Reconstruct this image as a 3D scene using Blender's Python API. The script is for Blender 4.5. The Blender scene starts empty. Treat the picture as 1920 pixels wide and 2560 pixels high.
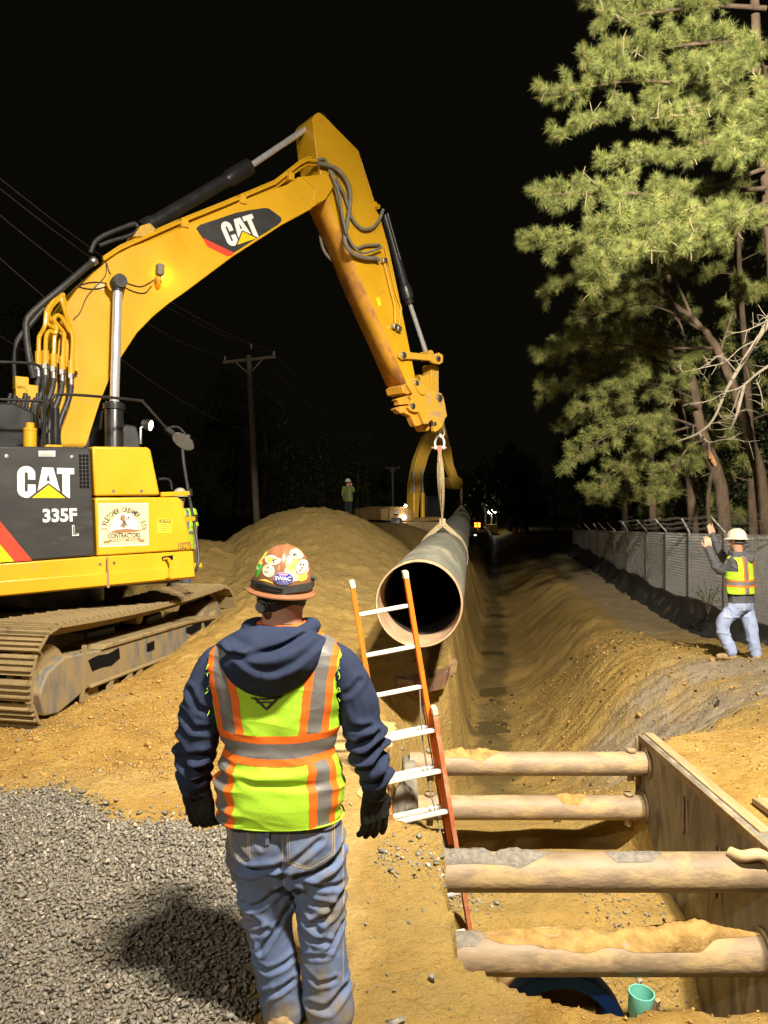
import bpy, bmesh, math, random
import numpy as np
from mathutils import Vector, Matrix, Quaternion

# ------------------------------------------------------------------ camera, world, lights, exposure
SC = bpy.context.scene
COL = SC.collection
R = math.radians
random.seed(7)
RNG = np.random.default_rng(7)

CAM_Z = 2.0
FPX = 1850.0                                   # focal length in photograph pixels (1920 x 2560)
cam_data = bpy.data.cameras.new("camera")
cam_data.sensor_width = 36.0
cam_data.lens = 36.0 * FPX / 2560.0
cam_data.clip_start = 0.05
cam_data.clip_end = 2000.0
cam = bpy.data.objects.new("camera", cam_data)
cam.location = (0, 0, CAM_Z)
cam.rotation_euler = (R(90), 0, 0)
COL.objects.link(cam)
SC.camera = cam

world = bpy.data.worlds.new("World")
SC.world = world
world.use_nodes = True
wn = world.node_tree.nodes
wn["Background"].inputs[0].default_value = (0.0029, 0.0025, 0.0014, 1)     # moonless, faintly glowing night sky
wn["Background"].inputs[1].default_value = 1.0

SC.view_settings.view_transform = 'Standard'
SC.view_settings.look = 'None'
SC.view_settings.exposure = 0.0
SC.view_settings.gamma = 1.0
SC.render.engine = 'CYCLES'
try:
    SC.cycles.use_denoising = True
    SC.cycles.max_bounces = 5
    SC.cycles.diffuse_bounces = 3
    SC.cycles.glossy_bounces = 3
    SC.cycles.transmission_bounces = 3
    SC.cycles.transparent_max_bounces = 6
    SC.cycles.caustics_reflective = False
    SC.cycles.caustics_refractive = False
    SC.cycles.sample_clamp_indirect = 4.0
except Exception:
    pass

# flood lamps of the mobile light tower that stands to the right of the photographer (built further down)
TOWER = Vector((2.55, -0.15, 0.0))
TOWER_H = 8.6
LAMPS = [  # (offset along the tower's cross bar, aimed at, watts, cone)
    (-0.75, (-3.6, 8.6, 2.6), 7600, 96),
    (-0.25, (-0.6, 3.6, 0.0), 3700, 110),
    (0.25, (3.2, 10.0, -0.5), 15500, 86),
    (0.75, (6.7, 12.8, 9.0), 44000, 62),
]
FILL_TOWER = (Vector((-5.5, -6.5, 0.0)), [(0.0, (-0.5, 6.0, 0.5), 2600, 120)])      # added unseen tower behind the photographer, a weak fill for the shadows
LAMP_COL = (1.0, 0.90, 0.74)

# ------------------------------------------------------------------ helpers
def P(u, v, Y):
    """a point of the place that lies Y metres in front of the photographer"""
    return Vector(((u - 960.0) / FPX * Y, Y, CAM_Z - (v - 1280.0) / FPX * Y))

def sm(a, b, x):
    t = np.clip((x - a) / (b - a), 0, 1)
    return t * t * (3 - 2 * t)

def _hash(ix, iy, iz, seed):
    h = (ix.astype(np.int64) * 374761393 + iy.astype(np.int64) * 668265263 + iz.astype(np.int64) * 2147483647 + seed * 974711) & 0xFFFFFFFF
    h = ((h ^ (h >> 13)) * 1274126177) & 0xFFFFFFFF
    h = (h ^ (h >> 16)) & 0xFFFFFFFF
    return h.astype(np.float64) / 4294967295.0 * 2 - 1

def vnoise(x, y, z=None, seed=0):
    x = np.asarray(x, float); y = np.asarray(y, float)
    z = np.zeros_like(x) if z is None else np.asarray(z, float)
    ix, iy, iz = np.floor(x), np.floor(y), np.floor(z)
    fx, fy, fz = x - ix, y - iy, z - iz
    fx, fy, fz = [f * f * f * (f * (f * 6 - 15) + 10) for f in (fx, fy, fz)]
    r = 0
    for dx in (0, 1):
        wx = fx if dx else 1 - fx
        for dy in (0, 1):
            wy = fy if dy else 1 - fy
            for dz in (0, 1):
                wz = fz if dz else 1 - fz
                r = r + wx * wy * wz * _hash(ix + dx, iy + dy, iz + dz, seed)
    return r

def fbm(x, y, z=None, octaves=4, seed=0, gain=0.5):
    a, s, r = 1.0, 1.0, 0
    for k in range(octaves):
        r = r + a * vnoise(x * s, y * s, None if z is None else z * s, seed + k * 17)
        a *= gain; s *= 2.03
    return r

def tag(o, label=None, cat=None, group=None, kind=None):
    if label: o["label"] = label
    if cat: o["category"] = cat
    if group: o["group"] = group
    if kind: o["kind"] = kind
    return o

def thing(name, label, cat, loc=(0, 0, 0), rotz=0.0, group=None):
    o = bpy.data.objects.new(name, None)
    o.empty_display_size = 0.2
    COL.objects.link(o)
    o.location = loc
    o.rotation_euler = (0, 0, rotz)
    return tag(o, label, cat, group)

def add(name, me, parent=None):
    o = bpy.data.objects.new(name, me)
    COL.objects.link(o)
    if parent is not None: o.parent = parent
    return o

def smooth_mesh(me, ang=35):
    me.shade_smooth()
    if ang < 179:
        me.set_sharp_from_angle(angle=R(ang))

def np_mesh(name, V, Fq, mat=None, parent=None, smooth=180, face_mats=None, mats=None):
    """mesh from numpy arrays; Fq is (n,3) or (n,4)"""
    me = bpy.data.meshes.new(name)
    V = np.asarray(V, np.float32); Fq = np.asarray(Fq, np.int32)
    n, k = Fq.shape
    me.vertices.add(len(V)); me.vertices.foreach_set("co", V.ravel())
    me.loops.add(n * k); me.loops.foreach_set("vertex_index", Fq.ravel())
    me.polygons.add(n); me.polygons.foreach_set("loop_start", np.arange(0, n * k, k, dtype=np.int32))
    for m in (mats or ([mat] if mat else [])): me.materials.append(m)
    if face_mats is not None: me.polygons.foreach_set("material_index", np.asarray(face_mats, np.int32))
    me.update(calc_edges=True)
    if smooth: smooth_mesh(me, smooth)
    return add(name, me, parent)

class MB:
    """collects simple solids and links them as one mesh object"""
    def __init__(s): s.v = []; s.f = []
    def _put(s, vs, fs):
        b = len(s.v); s.v += [tuple(p) for p in vs]; s.f += [tuple(i + b for i in f) for f in fs]; return s
    def box(s, c, size, rot=None):
        hx, hy, hz = [q / 2 for q in size]; c = Vector(c)
        vs = [Vector((x, y, z)) for x in (-hx, hx) for y in (-hy, hy) for z in (-hz, hz)]
        if rot is not None: vs = [rot @ p for p in vs]
        return s._put([c + p for p in vs], [(0, 1, 3, 2), (4, 6, 7, 5), (0, 4, 5, 1), (2, 3, 7, 6), (0, 2, 6, 4), (1, 5, 7, 3)])
    def bar(s, a, b, w, h, up=(0, 0, 1)):
        a, b = Vector(a), Vector(b); d = (b - a).normalized(); up = Vector(up)
        side = d.cross(up)
        if side.length < 1e-4: side = d.cross(Vector((1, 0, 0)))
        side.normalize(); up = side.cross(d)
        rot = Matrix((side, d, up)).transposed()
        return s.box((a + b) / 2, (w, (b - a).length, h), rot)
    def prism(s, poly, fn, t0, t1):
        """poly: 2-D outline, fn(a, b, t) -> 3-D point"""
        n = len(poly)
        vs = [fn(a, b, t0) for a, b in poly] + [fn(a, b, t1) for a, b in poly]
        fs = [tuple(range(n))[::-1], tuple(range(n, 2 * n))]
        fs += [(i, (i + 1) % n, n + (i + 1) % n, n + i) for i in range(n)]
        return s._put(vs, fs)
    def tube(s, pts, r, n=8, caps=True, closed=False):
        pts = [Vector(p) for p in pts]; m = len(pts)
        rs = r if isinstance(r, (list, tuple)) else [r] * m
        vs, fs = [], []
        ref = None
        for i, p in enumerate(pts):
            if closed: d = pts[(i + 1) % m] - pts[i - 1]
            else: d = (pts[min(i + 1, m - 1)] - pts[max(i - 1, 0)])
            d.normalize()
            if ref is None:
                ref = d.cross(Vector((0, 0, 1)))
                if ref.length < 1e-3: ref = d.cross(Vector((1, 0, 0)))
            ref = (ref - d * ref.dot(d)).normalized()
            o = d.cross(ref)
            for k in range(n):
                a = 2 * math.pi * k / n
                vs.append(p + (ref * math.cos(a) + o * math.sin(a)) * rs[i])
        mm = m if closed else m - 1
        for i in range(mm):
            j = (i + 1) % m
            for k in range(n):
                fs.append((i * n + k, i * n + (k + 1) % n, j * n + (k + 1) % n, j * n + k))
        if caps and not closed:
            fs.append(tuple(range(n))[::-1]); fs.append(tuple((m - 1) * n + k for k in range(n)))
        return s._put(vs, fs)
    def cyl(s, a, b, r, n=20, r2=None): return s.tube([a, b], [r, r if r2 is None else r2], n)
    def lathe(s, prof, origin, axis, n=28, close=True):
        """prof: (radius, height along axis)"""
        axis = Vector(axis).normalized(); o = Vector(origin)
        e1 = axis.cross(Vector((0, 0, 1)))
        if e1.length < 1e-3: e1 = axis.cross(Vector((1, 0, 0)))
        e1.normalize(); e2 = axis.cross(e1)
        vs, fs = [], []
        for r_, h in prof:
            for k in range(n):
                a = 2 * math.pi * k / n
                vs.append(o + axis * h + (e1 * math.cos(a) + e2 * math.sin(a)) * r_)
        for i in range(len(prof) - 1):
            for k in range(n):
                fs.append((i * n + k, i * n + (k + 1) % n, (i + 1) * n + (k + 1) % n, (i + 1) * n + k))
        if close:
            fs.append(tuple(range(n))[::-1]); fs.append(tuple((len(prof) - 1) * n + k for k in range(n)))
        return s._put(vs, fs)
    def ball(s, c, rx, ry=None, rz=None, n=14, m=9):
        ry = ry or rx; rz = rz or rx; c = Vector(c)
        vs, fs = [], []
        for i in range(m + 1):
            t = math.pi * i / m
            for k in range(n):
                a = 2 * math.pi * k / n
                vs.append(c + Vector((rx * math.sin(t) * math.cos(a), ry * math.sin(t) * math.sin(a), rz * math.cos(t))))
        for i in range(m):
            for k in range(n):
                fs.append((i * n + k, i * n + (k + 1) % n, (i + 1) * n + (k + 1) % n, (i + 1) * n + k))
        return s._put(vs, fs)
    def mesh(s, name, mat=None, smooth=35):
        me = bpy.data.meshes.new(name)
        me.from_pydata(s.v, [], s.f)
        if mat: me.materials.append(mat)
        bm = bmesh.new(); bm.from_mesh(me)
        bmesh.ops.remove_doubles(bm, verts=bm.verts, dist=1e-6)
        bmesh.ops.recalc_face_normals(bm, faces=bm.faces)
        bm.to_mesh(me); bm.free()
        if smooth: smooth_mesh(me, smooth)
        return me
    def build(s, name, mat, parent=None, smooth=35, bevel=0.0, seg=2):
        o = add(name, s.mesh(name, mat, smooth), parent)
        if bevel:
            b = o.modifiers.new("bevel", 'BEVEL'); b.width = bevel; b.segments = seg
            b.limit_method = 'ANGLE'; b.angle_limit = R(35); b.harden_normals = False
        return o

def spline(pts, n=8):
    """Catmull-Rom through the points"""
    p = [Vector(q) for q in pts]; out = []
    p = [p[0] * 2 - p[1]] + p + [p[-1] * 2 - p[-2]]
    for i in range(1, len(p) - 2):
        for k in range(n):
            t = k / n
            a, b, c, d = p[i - 1], p[i], p[i + 1], p[i + 2]
            out.append(0.5 * ((2 * b) + (c - a) * t + (2 * a - 5 * b + 4 * c - d) * t * t + (3 * b - 3 * c + d - a) * t ** 3))
    out.append(p[-2]); return out

def copy_tree(o, parent=None):
    c = o.copy(); COL.objects.link(c); c.parent = parent
    for ch in list(o.children): copy_tree(ch, c)
    return c

def text_mesh(txt, size=1.0, bold=0.0, extrude=0.0, res=3, space=1.0):
    """flat lettering as mesh data centred on its own box: returns (verts, faces)"""
    cu = bpy.data.curves.new("lettering", 'FONT'); cu.body = txt; cu.size = size; cu.offset = bold
    cu.resolution_u = res; cu.space_character = space; cu.fill_mode = 'FRONT' if extrude == 0 else 'BOTH'; cu.extrude = extrude
    ob = bpy.data.objects.new("lettering", cu); COL.objects.link(ob)
    dg = bpy.context.evaluated_depsgraph_get(); dg.update()
    me = bpy.data.meshes.new_from_object(ob.evaluated_get(dg))
    vs = np.array([v.co[:] for v in me.vertices]).reshape(-1, 3); fs = [tuple(p.vertices) for p in me.polygons]
    bpy.data.objects.remove(ob); bpy.data.curves.remove(cu); bpy.data.meshes.remove(me)
    lo, hi = vs.min(0), vs.max(0)
    return vs - (lo + hi) / 2, fs, hi - lo

# ------------------------------------------------------------------ materials
def newmat(name):
    m = bpy.data.materials.new(name); m.use_nodes = True
    nt = m.node_tree; return m, nt, nt.nodes, nt.links, nt.nodes["Principled BSDF"]

def pmat(name, base, rough=0.5, metal=0.0, var=0.12, scale=6.0, bump=0.0, bscale=60.0, dirt=None, dirt_amt=0.5,
         dirt_scale=3.0, coat=0.0, emit=None, estr=0.0, spec=0.5, stretch=(1, 1, 1), rvar=0.12, sub=0.0):
    """procedural paint / cloth / metal: uneven colour and gloss, fine relief, optional patches of dirt"""
    m, nt, N, L, bs = newmat(name)
    tc = N.new("ShaderNodeTexCoord"); mp = N.new("ShaderNodeMapping"); mp.inputs["Scale"].default_value = stretch
    L.new(tc.outputs["Object"], mp.inputs[0])
    n1 = N.new("ShaderNodeTexNoise"); n1.inputs["Scale"].default_value = scale; n1.inputs["Detail"].default_value = 6
    L.new(mp.outputs[0], n1.inputs["Vector"])
    cr = N.new("ShaderNodeValToRGB")
    b = base
    cr.color_ramp.elements[0].position = 0.3; cr.color_ramp.elements[1].position = 0.72
    cr.color_ramp.elements[0].color = (b[0] * (1 - var), b[1] * (1 - var), b[2] * (1 - var), 1)
    cr.color_ramp.elements[1].color = (min(1, b[0] * (1 + var)), min(1, b[1] * (1 + var)), min(1, b[2] * (1 + var)), 1)
    L.new(n1.outputs["Fac"], cr.inputs[0])
    colour = cr.outputs[0]
    rr = N.new("ShaderNodeMapRange"); rr.inputs["To Min"].default_value = max(0.02, rough - rvar); rr.inputs["To Max"].default_value = min(1, rough + rvar)
    L.new(n1.outputs["Fac"], rr.inputs[0]); rough_out = rr.outputs[0]
    if dirt is not None:
        n2 = N.new("ShaderNodeTexNoise"); n2.inputs["Scale"].default_value = dirt_scale; n2.inputs["Detail"].default_value = 9; n2.inputs["Roughness"].default_value = 0.68
        L.new(mp.outputs[0], n2.inputs["Vector"])
        r2 = N.new("ShaderNodeValToRGB"); e = 0.66 - 0.36 * dirt_amt
        r2.color_ramp.elements[0].position = e; r2.color_ramp.elements[1].position = min(0.99, e + 0.13)
        L.new(n2.outputs["Fac"], r2.inputs[0])
        mx = N.new("ShaderNodeMixRGB"); mx.inputs[2].default_value = (*dirt, 1)
        L.new(r2.outputs[0], mx.inputs[0]); L.new(colour, mx.inputs[1]); colour = mx.outputs[0]
        mr = N.new("ShaderNodeMixRGB"); mr.inputs[2].default_value = (0.9, 0.9, 0.9, 1)
        L.new(r2.outputs[0], mr.inputs[0]); L.new(rough_out, mr.inputs[1]); rough_out = mr.outputs[0]
        if metal:
            mm = N.new("ShaderNodeMath"); mm.operation = 'MULTIPLY_ADD'
            mm.inputs[1].default_value = -metal; mm.inputs[2].default_value = metal
            L.new(r2.outputs[0], mm.inputs[0]); L.new(mm.outputs[0], bs.inputs["Metallic"])
    L.new(colour, bs.inputs["Base Color"]); L.new(rough_out, bs.inputs["Roughness"])
    if not (dirt is not None and metal): bs.inputs["Metallic"].default_value = metal
    bs.inputs["Specular IOR Level"].default_value = spec
    if coat: bs.inputs["Coat Weight"].default_value = coat; bs.inputs["Coat Roughness"].default_value = 0.15
    if bump:
        n3 = N.new("ShaderNodeTexNoise"); n3.inputs["Scale"].default_value = bscale; n3.inputs["Detail"].default_value = 5
        L.new(mp.outputs[0], n3.inputs["Vector"])
        bp = N.new("ShaderNodeBump"); bp.inputs["Strength"].default_value = 1.0; bp.inputs["Distance"].default_value = bump
        L.new(n3.outputs["Fac"], bp.inputs["Height"]); L.new(bp.outputs[0], bs.inputs["Normal"])
    if emit is not None:
        bs.inputs["Emission Color"].default_value = (*emit, 1); bs.inputs["Emission Strength"].default_value = estr
    return m

SAND = (0.47, 0.285, 0.085)
DUST = (0.42, 0.30, 0.15)
M = {}
M['yellow'] = pmat("machine_yellow", (0.64, 0.355, 0.014), 0.38, var=0.07, scale=2.0, dirt=(0.40, 0.23, 0.05), dirt_amt=0.10, dirt_scale=5.5, bump=0.0004, bscale=25, coat=0.15)
M['yellow_worn'] = pmat("machine_yellow_worn", (0.62, 0.36, 0.03), 0.5, var=0.12, scale=5.0, dirt=(0.42, 0.27, 0.12), dirt_amt=0.42, dirt_scale=5, bump=0.001, bscale=40)
M['yellow_rusty'] = pmat("machine_yellow_rusty", (0.66, 0.33, 0.03), 0.5, var=0.15, scale=3.0, dirt=(0.40, 0.17, 0.06), dirt_amt=0.45, dirt_scale=2.2, bump=0.001, bscale=40)
M['panel_black'] = pmat("panel_charcoal", (0.034, 0.034, 0.036), 0.45, var=0.2, scale=3, dirt=(0.09, 0.085, 0.075), dirt_amt=0.15, dirt_scale=1.2, stretch=(1, 1, 3))
M['black'] = pmat("black_metal", (0.018, 0.018, 0.019), 0.35, var=0.2, scale=6, bump=0.0005, bscale=50)
M['rubber'] = pmat("hose_rubber", (0.03, 0.03, 0.032), 0.5, var=0.25, scale=12, dirt=(0.16, 0.14, 0.10), dirt_amt=0.2, dirt_scale=14)
M['rubber_grey'] = pmat("hose_rubber_dusty", (0.17, 0.16, 0.125), 0.65, var=0.15, scale=12, dirt=(0.28, 0.25, 0.18), dirt_amt=0.3, dirt_scale=9)
M['chrome'] = pmat("chrome_rod", (0.70, 0.70, 0.72), 0.24, 0.55, var=0.05, scale=10, rvar=0.05)
M['steel'] = pmat("bare_steel", (0.42, 0.41, 0.39), 0.42, 1.0, var=0.15, scale=15)
M['white'] = pmat("white_paint", (0.78, 0.77, 0.74), 0.45, var=0.04)
M['red'] = pmat("red_decal", (0.72, 0.06, 0.03), 0.4, var=0.05)
M['decal_yellow'] = pmat("decal_yellow", (0.80, 0.53, 0.01), 0.4, var=0.04)
M['cream'] = pmat("sign_cream", (0.76, 0.64, 0.36), 0.5, var=0.04)
M['cream_lt'] = pmat("sign_border", (0.80, 0.76, 0.60), 0.5, var=0.04)
M['ink'] = pmat("dark_ink", (0.05, 0.04, 0.035), 0.55, var=0.1)
M['brown_ink'] = pmat("brown_ink", (0.30, 0.16, 0.08), 0.55, var=0.1)
M['caution'] = pmat("caution_yellow", (0.78, 0.66, 0.03), 0.5, var=0.05)
M['void'] = pmat("dark_interior", (0.006, 0.006, 0.006), 0.9, var=0.0, spec=0.1)

# ------------------------------------------------------------------ ground
def trench_axis(y):
    return 1.27 + (0.149 * y - 1.27) * sm(5.5, 9.5, y)

def ground_z(x, y, detail=True):
    x = np.asarray(x, float); y = np.asarray(y, float)
    xc = trench_axis(y)
    d = x - xc
    # ground outside the trench
    top = np.zeros_like(x)
    top = top - 0.5 * sm(9.5, 15.5, y) * sm(1.6, 3.2, d) - 0.35 * sm(20, 60, y)
    top = top - 0.07 * sm(4.3, 3.2, y)
    top = top + 0.25 * sm(7.5, 11.0, x - 0.13 * y + 1.7)          # bank under the trees
    def hump(cx, cy, sx, sy, h, p=1.25, rot=0.0):
        c, s = math.cos(rot), math.sin(rot)
        dx, dy = x - cx, y - cy
        a, b = (dx * c + dy * s) / sx, (-dx * s + dy * c) / sy
        return h * np.exp(-((a * a + b * b) ** p))
    def crest(ax, ay, bx, by, w, h0, h1):
        vx, vy = bx - ax, by - ay; L2 = vx * vx + vy * vy
        t = np.clip(((x - ax) * vx + (y - ay) * vy) / L2, 0, 1)
        dd = np.hypot(x - ax - t * vx, y - ay - t * vy)
        return (h0 + (h1 - h0) * t) * np.exp(-(dd / w) ** 2)
    m1 = hump(-1.65, 17.0, 2.75, 4.8, 2.08, 1.15, 0.12)
    m2 = hump(-4.0, 15.0, 2.6, 3.0, 1.42, 1.2)
    m3 = np.maximum(hump(-0.2, 27.5, 3.0, 7.0, 1.62, 1.5), hump(-1.75, 32.0, 1.3, 2.2, 1.75, 1.5))
    m5 = hump(-0.4, 46.0, 3.2, 6.0, 0.9, 1.5)
    m4 = crest(-2.35, 7.2, -1.75, 12.0, 0.72, 0.0, 0.62)
    m6 = crest(-3.9, 5.95, -2.45, 6.45, 0.34, 0.06, 0.13)
    m7 = hump(3.9, 5.4, 1.1, 1.0, 0.26, 1.3)
    m8 = crest(0.75, 2.92, 3.0, 2.85, 0.18, 0.05, 0.06)
    m9 = crest(-1.9, 5.15, -0.6, 5.5, 0.5, 0.10, 0.05)
    piles = np.maximum.reduce([m1, m2, m3, m5]) + m4 * (1 - 0.6 * sm(9.5, 12, y)) + m6 + m7 + m8 + m9
    top = top + piles
    # trench
    rl = np.interp(y, [0, 6.3, 6.6, 7.0, 7.7, 8.8, 9.5, 10.0, 10.6, 20, 40, 90], [1.09, 1.09, 1.35, 2.6, 3.6, 3.8, 3.5, 2.9, 2.6, 3.2, 3.8, 4.2])
    ll = np.interp(y, [0, 4.62, 4.85, 6.7, 7.3, 8.6, 9.4, 11, 14, 30], [0.90, 0.90, 1.24, 1.24, 1.2, 1.5, 0.62, 0.75, 1.0, 1.3])
    hr = np.interp(y, [0, 6.3, 7.3, 10, 30], [1.02, 1.02, 0.62, 0.26, 0.24])
    hl = np.interp(y, [0, 4.62, 4.85, 6.7, 7.5, 9.0, 30], [0.80, 0.80, 1.1, 1.1, 0.55, 0.40, 0.38])
    wob = 0.10 * fbm(x * 0.0 + y * 1.1, y * 0.0 + 3.1, octaves=3, seed=5) * sm(6.9, 8, y) + 0.05 * fbm(y * 4.5, y * 0.0 + 7.1, octaves=3, seed=6) * sm(4.6, 4.2, y)
    floor = -1.55 + 0.52 * sm(5.25, 5.6, y) - 0.89 * sm(6.6, 11.0, y) - 0.15 * sm(20, 60, y)
    floor = floor + 0.10 * np.sin(y * 2.6 + 0.6 * np.sin(y)) * sm(7.5, 9, y) * np.exp(-(d / 0.5) ** 2) * 0.6
    tr = np.clip((d - hr - wob) / np.maximum(rl - hr, 0.07), 0, 1)
    tl = np.clip((-d - hl + wob) / np.maximum(ll - hl, 0.10), 0, 1)
    t = np.where(d > 0, tr, tl)
    prof = t + 0.10 * np.sin(t * math.pi * 2) * -1 * sm(7, 8, y)
    prof = np.clip(prof, 0, 1)
    yf = 3.36 - 0.30 * sm(0.35, 1.0, x) - 0.03 * sm(1.1, 2.2, x)
    front = sm(0, 0.30, y - yf + 0.05 - 0.06 * fbm(x * 5, y * 2 + 1.0, octaves=3, seed=3))
    end = 1 - sm(110, 140, y)
    cut = (1 - prof) * front * end
    z = top * (1 - cut) + floor * cut
    if detail:
        inside = cut
        rough = 0.35 + 0.65 * np.clip(piles * 2.2, 0, 1)
        fade = 1 / (1 + (y / 26.0) ** 2)
        clod = fbm(x * 7, y * 7, octaves=4, seed=11, gain=0.55)
        clod = np.maximum(clod, -0.25)
        z = z + 0.035 * fbm(x * 1.3, y * 1.3, octaves=3, seed=21) * (0.5 + 0.5 * inside)
        z = z + 0.028 * clod * rough * (1 - 0.75 * sm(0.02, 0.3, inside) * (1 - 0.5 * sm(7, 8, y)))
        fine = np.abs(fbm(x * 15, y * 15, octaves=2, seed=14)); z = z + 0.020 * (0.35 - fine) * rough * sm(12, 8, y) * (1 - 0.7 * np.clip(cut * 3, 0, 1))
        lump = np.maximum(0, vnoise(x * 3.1, y * 3.1, seed=40) - 0.35)
        z = z + 0.10 * lump * np.clip(rough - 0.35, 0, 1)
        z = z + 0.030 * fbm(x * 3.3, y * 3.3, octaves=4, seed=35, gain=0.6) * sm(0.03, 0.2, tr) * sm(7.2, 8.5, y) * (d > 0)
        tooth = np.maximum(0, np.sin((y + 0.25 * d + 0.05 * fbm(x * 2, y * 2, octaves=2, seed=44)) * 2 * math.pi / 0.21)) ** 3
        z = z - 0.045 * tooth * sm(0.05, 0.3, vnoise(x * 0.9, y * 0.7, seed=47)) * sm(0.08, 0.25, tr) * (1 - sm(0.8, 0.95, tr)) * sm(7.2, 8.2, y) * sm(24, 16, y) * (d > 0)
        # rills that run down the right slope
        rill = fbm(y * 2.3 + d * 0.5 + 0.5 * fbm(x, y, octaves=2, seed=33), d * 0.9, octaves=3, seed=31)
        z = z + 0.014 * rill * sm(0.03, 0.2, tr) * (1 - sm(0.85, 1.0, tr)) * sm(7.2, 8.5, y) * (d > 0)
        # level compacted strips: gravel bed and the path beside the trench
        flat = sm(-1.9, -0.4, -np.abs(x + 1.6) + 0.0) * (1 - sm(4.7, 5.4, y))
        z = (z + 0.07 * sm(4.3, 3.2, y)) * (1 - 0.55 * flat * (1 - np.clip(cut * 20, 0, 1))) - 0.07 * sm(4.3, 3.2, y)
    return z

def gravel_edge(x):            # far rim of the gravel pad
    return 5.15 + 0.28 * np.cos((x + 2.9) * 1.9) - 0.25 * sm(-1.3, -0.5, x) + 0.10 * fbm(x * 3, x * 0, octaves=3, seed=9)
def axis_steps(lo, hi, step, far_lo, far_hi, g):
    mid = np.arange(lo, hi, step)
    def run(start, limit, sgn):
        out, s, p = [], step, start
        while (p - limit) * sgn < 0:
            s *= g; p += s * sgn; out.append(p)
        return out
    return np.array(run(lo, far_lo, -1)[::-1] + list(mid) + run(mid[-1], far_hi, 1))

gx = axis_steps(-4.2, 5.2, 0.031, -420, 420, 1.075)
gy = axis_steps(2.0, 12.5, 0.031, -60, 700, 1.03)
GX, GY = np.meshgrid(gx, gy)
GZ = ground_z(GX, GY)
nx, ny = len(gx), len(gy)
idx = np.arange(nx * ny).reshape(ny, nx)
GF = np.stack([idx[:-1, :-1], idx[:-1, 1:], idx[1:, 1:], idx[1:, :-1]], -1).reshape(-1, 4)

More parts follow.
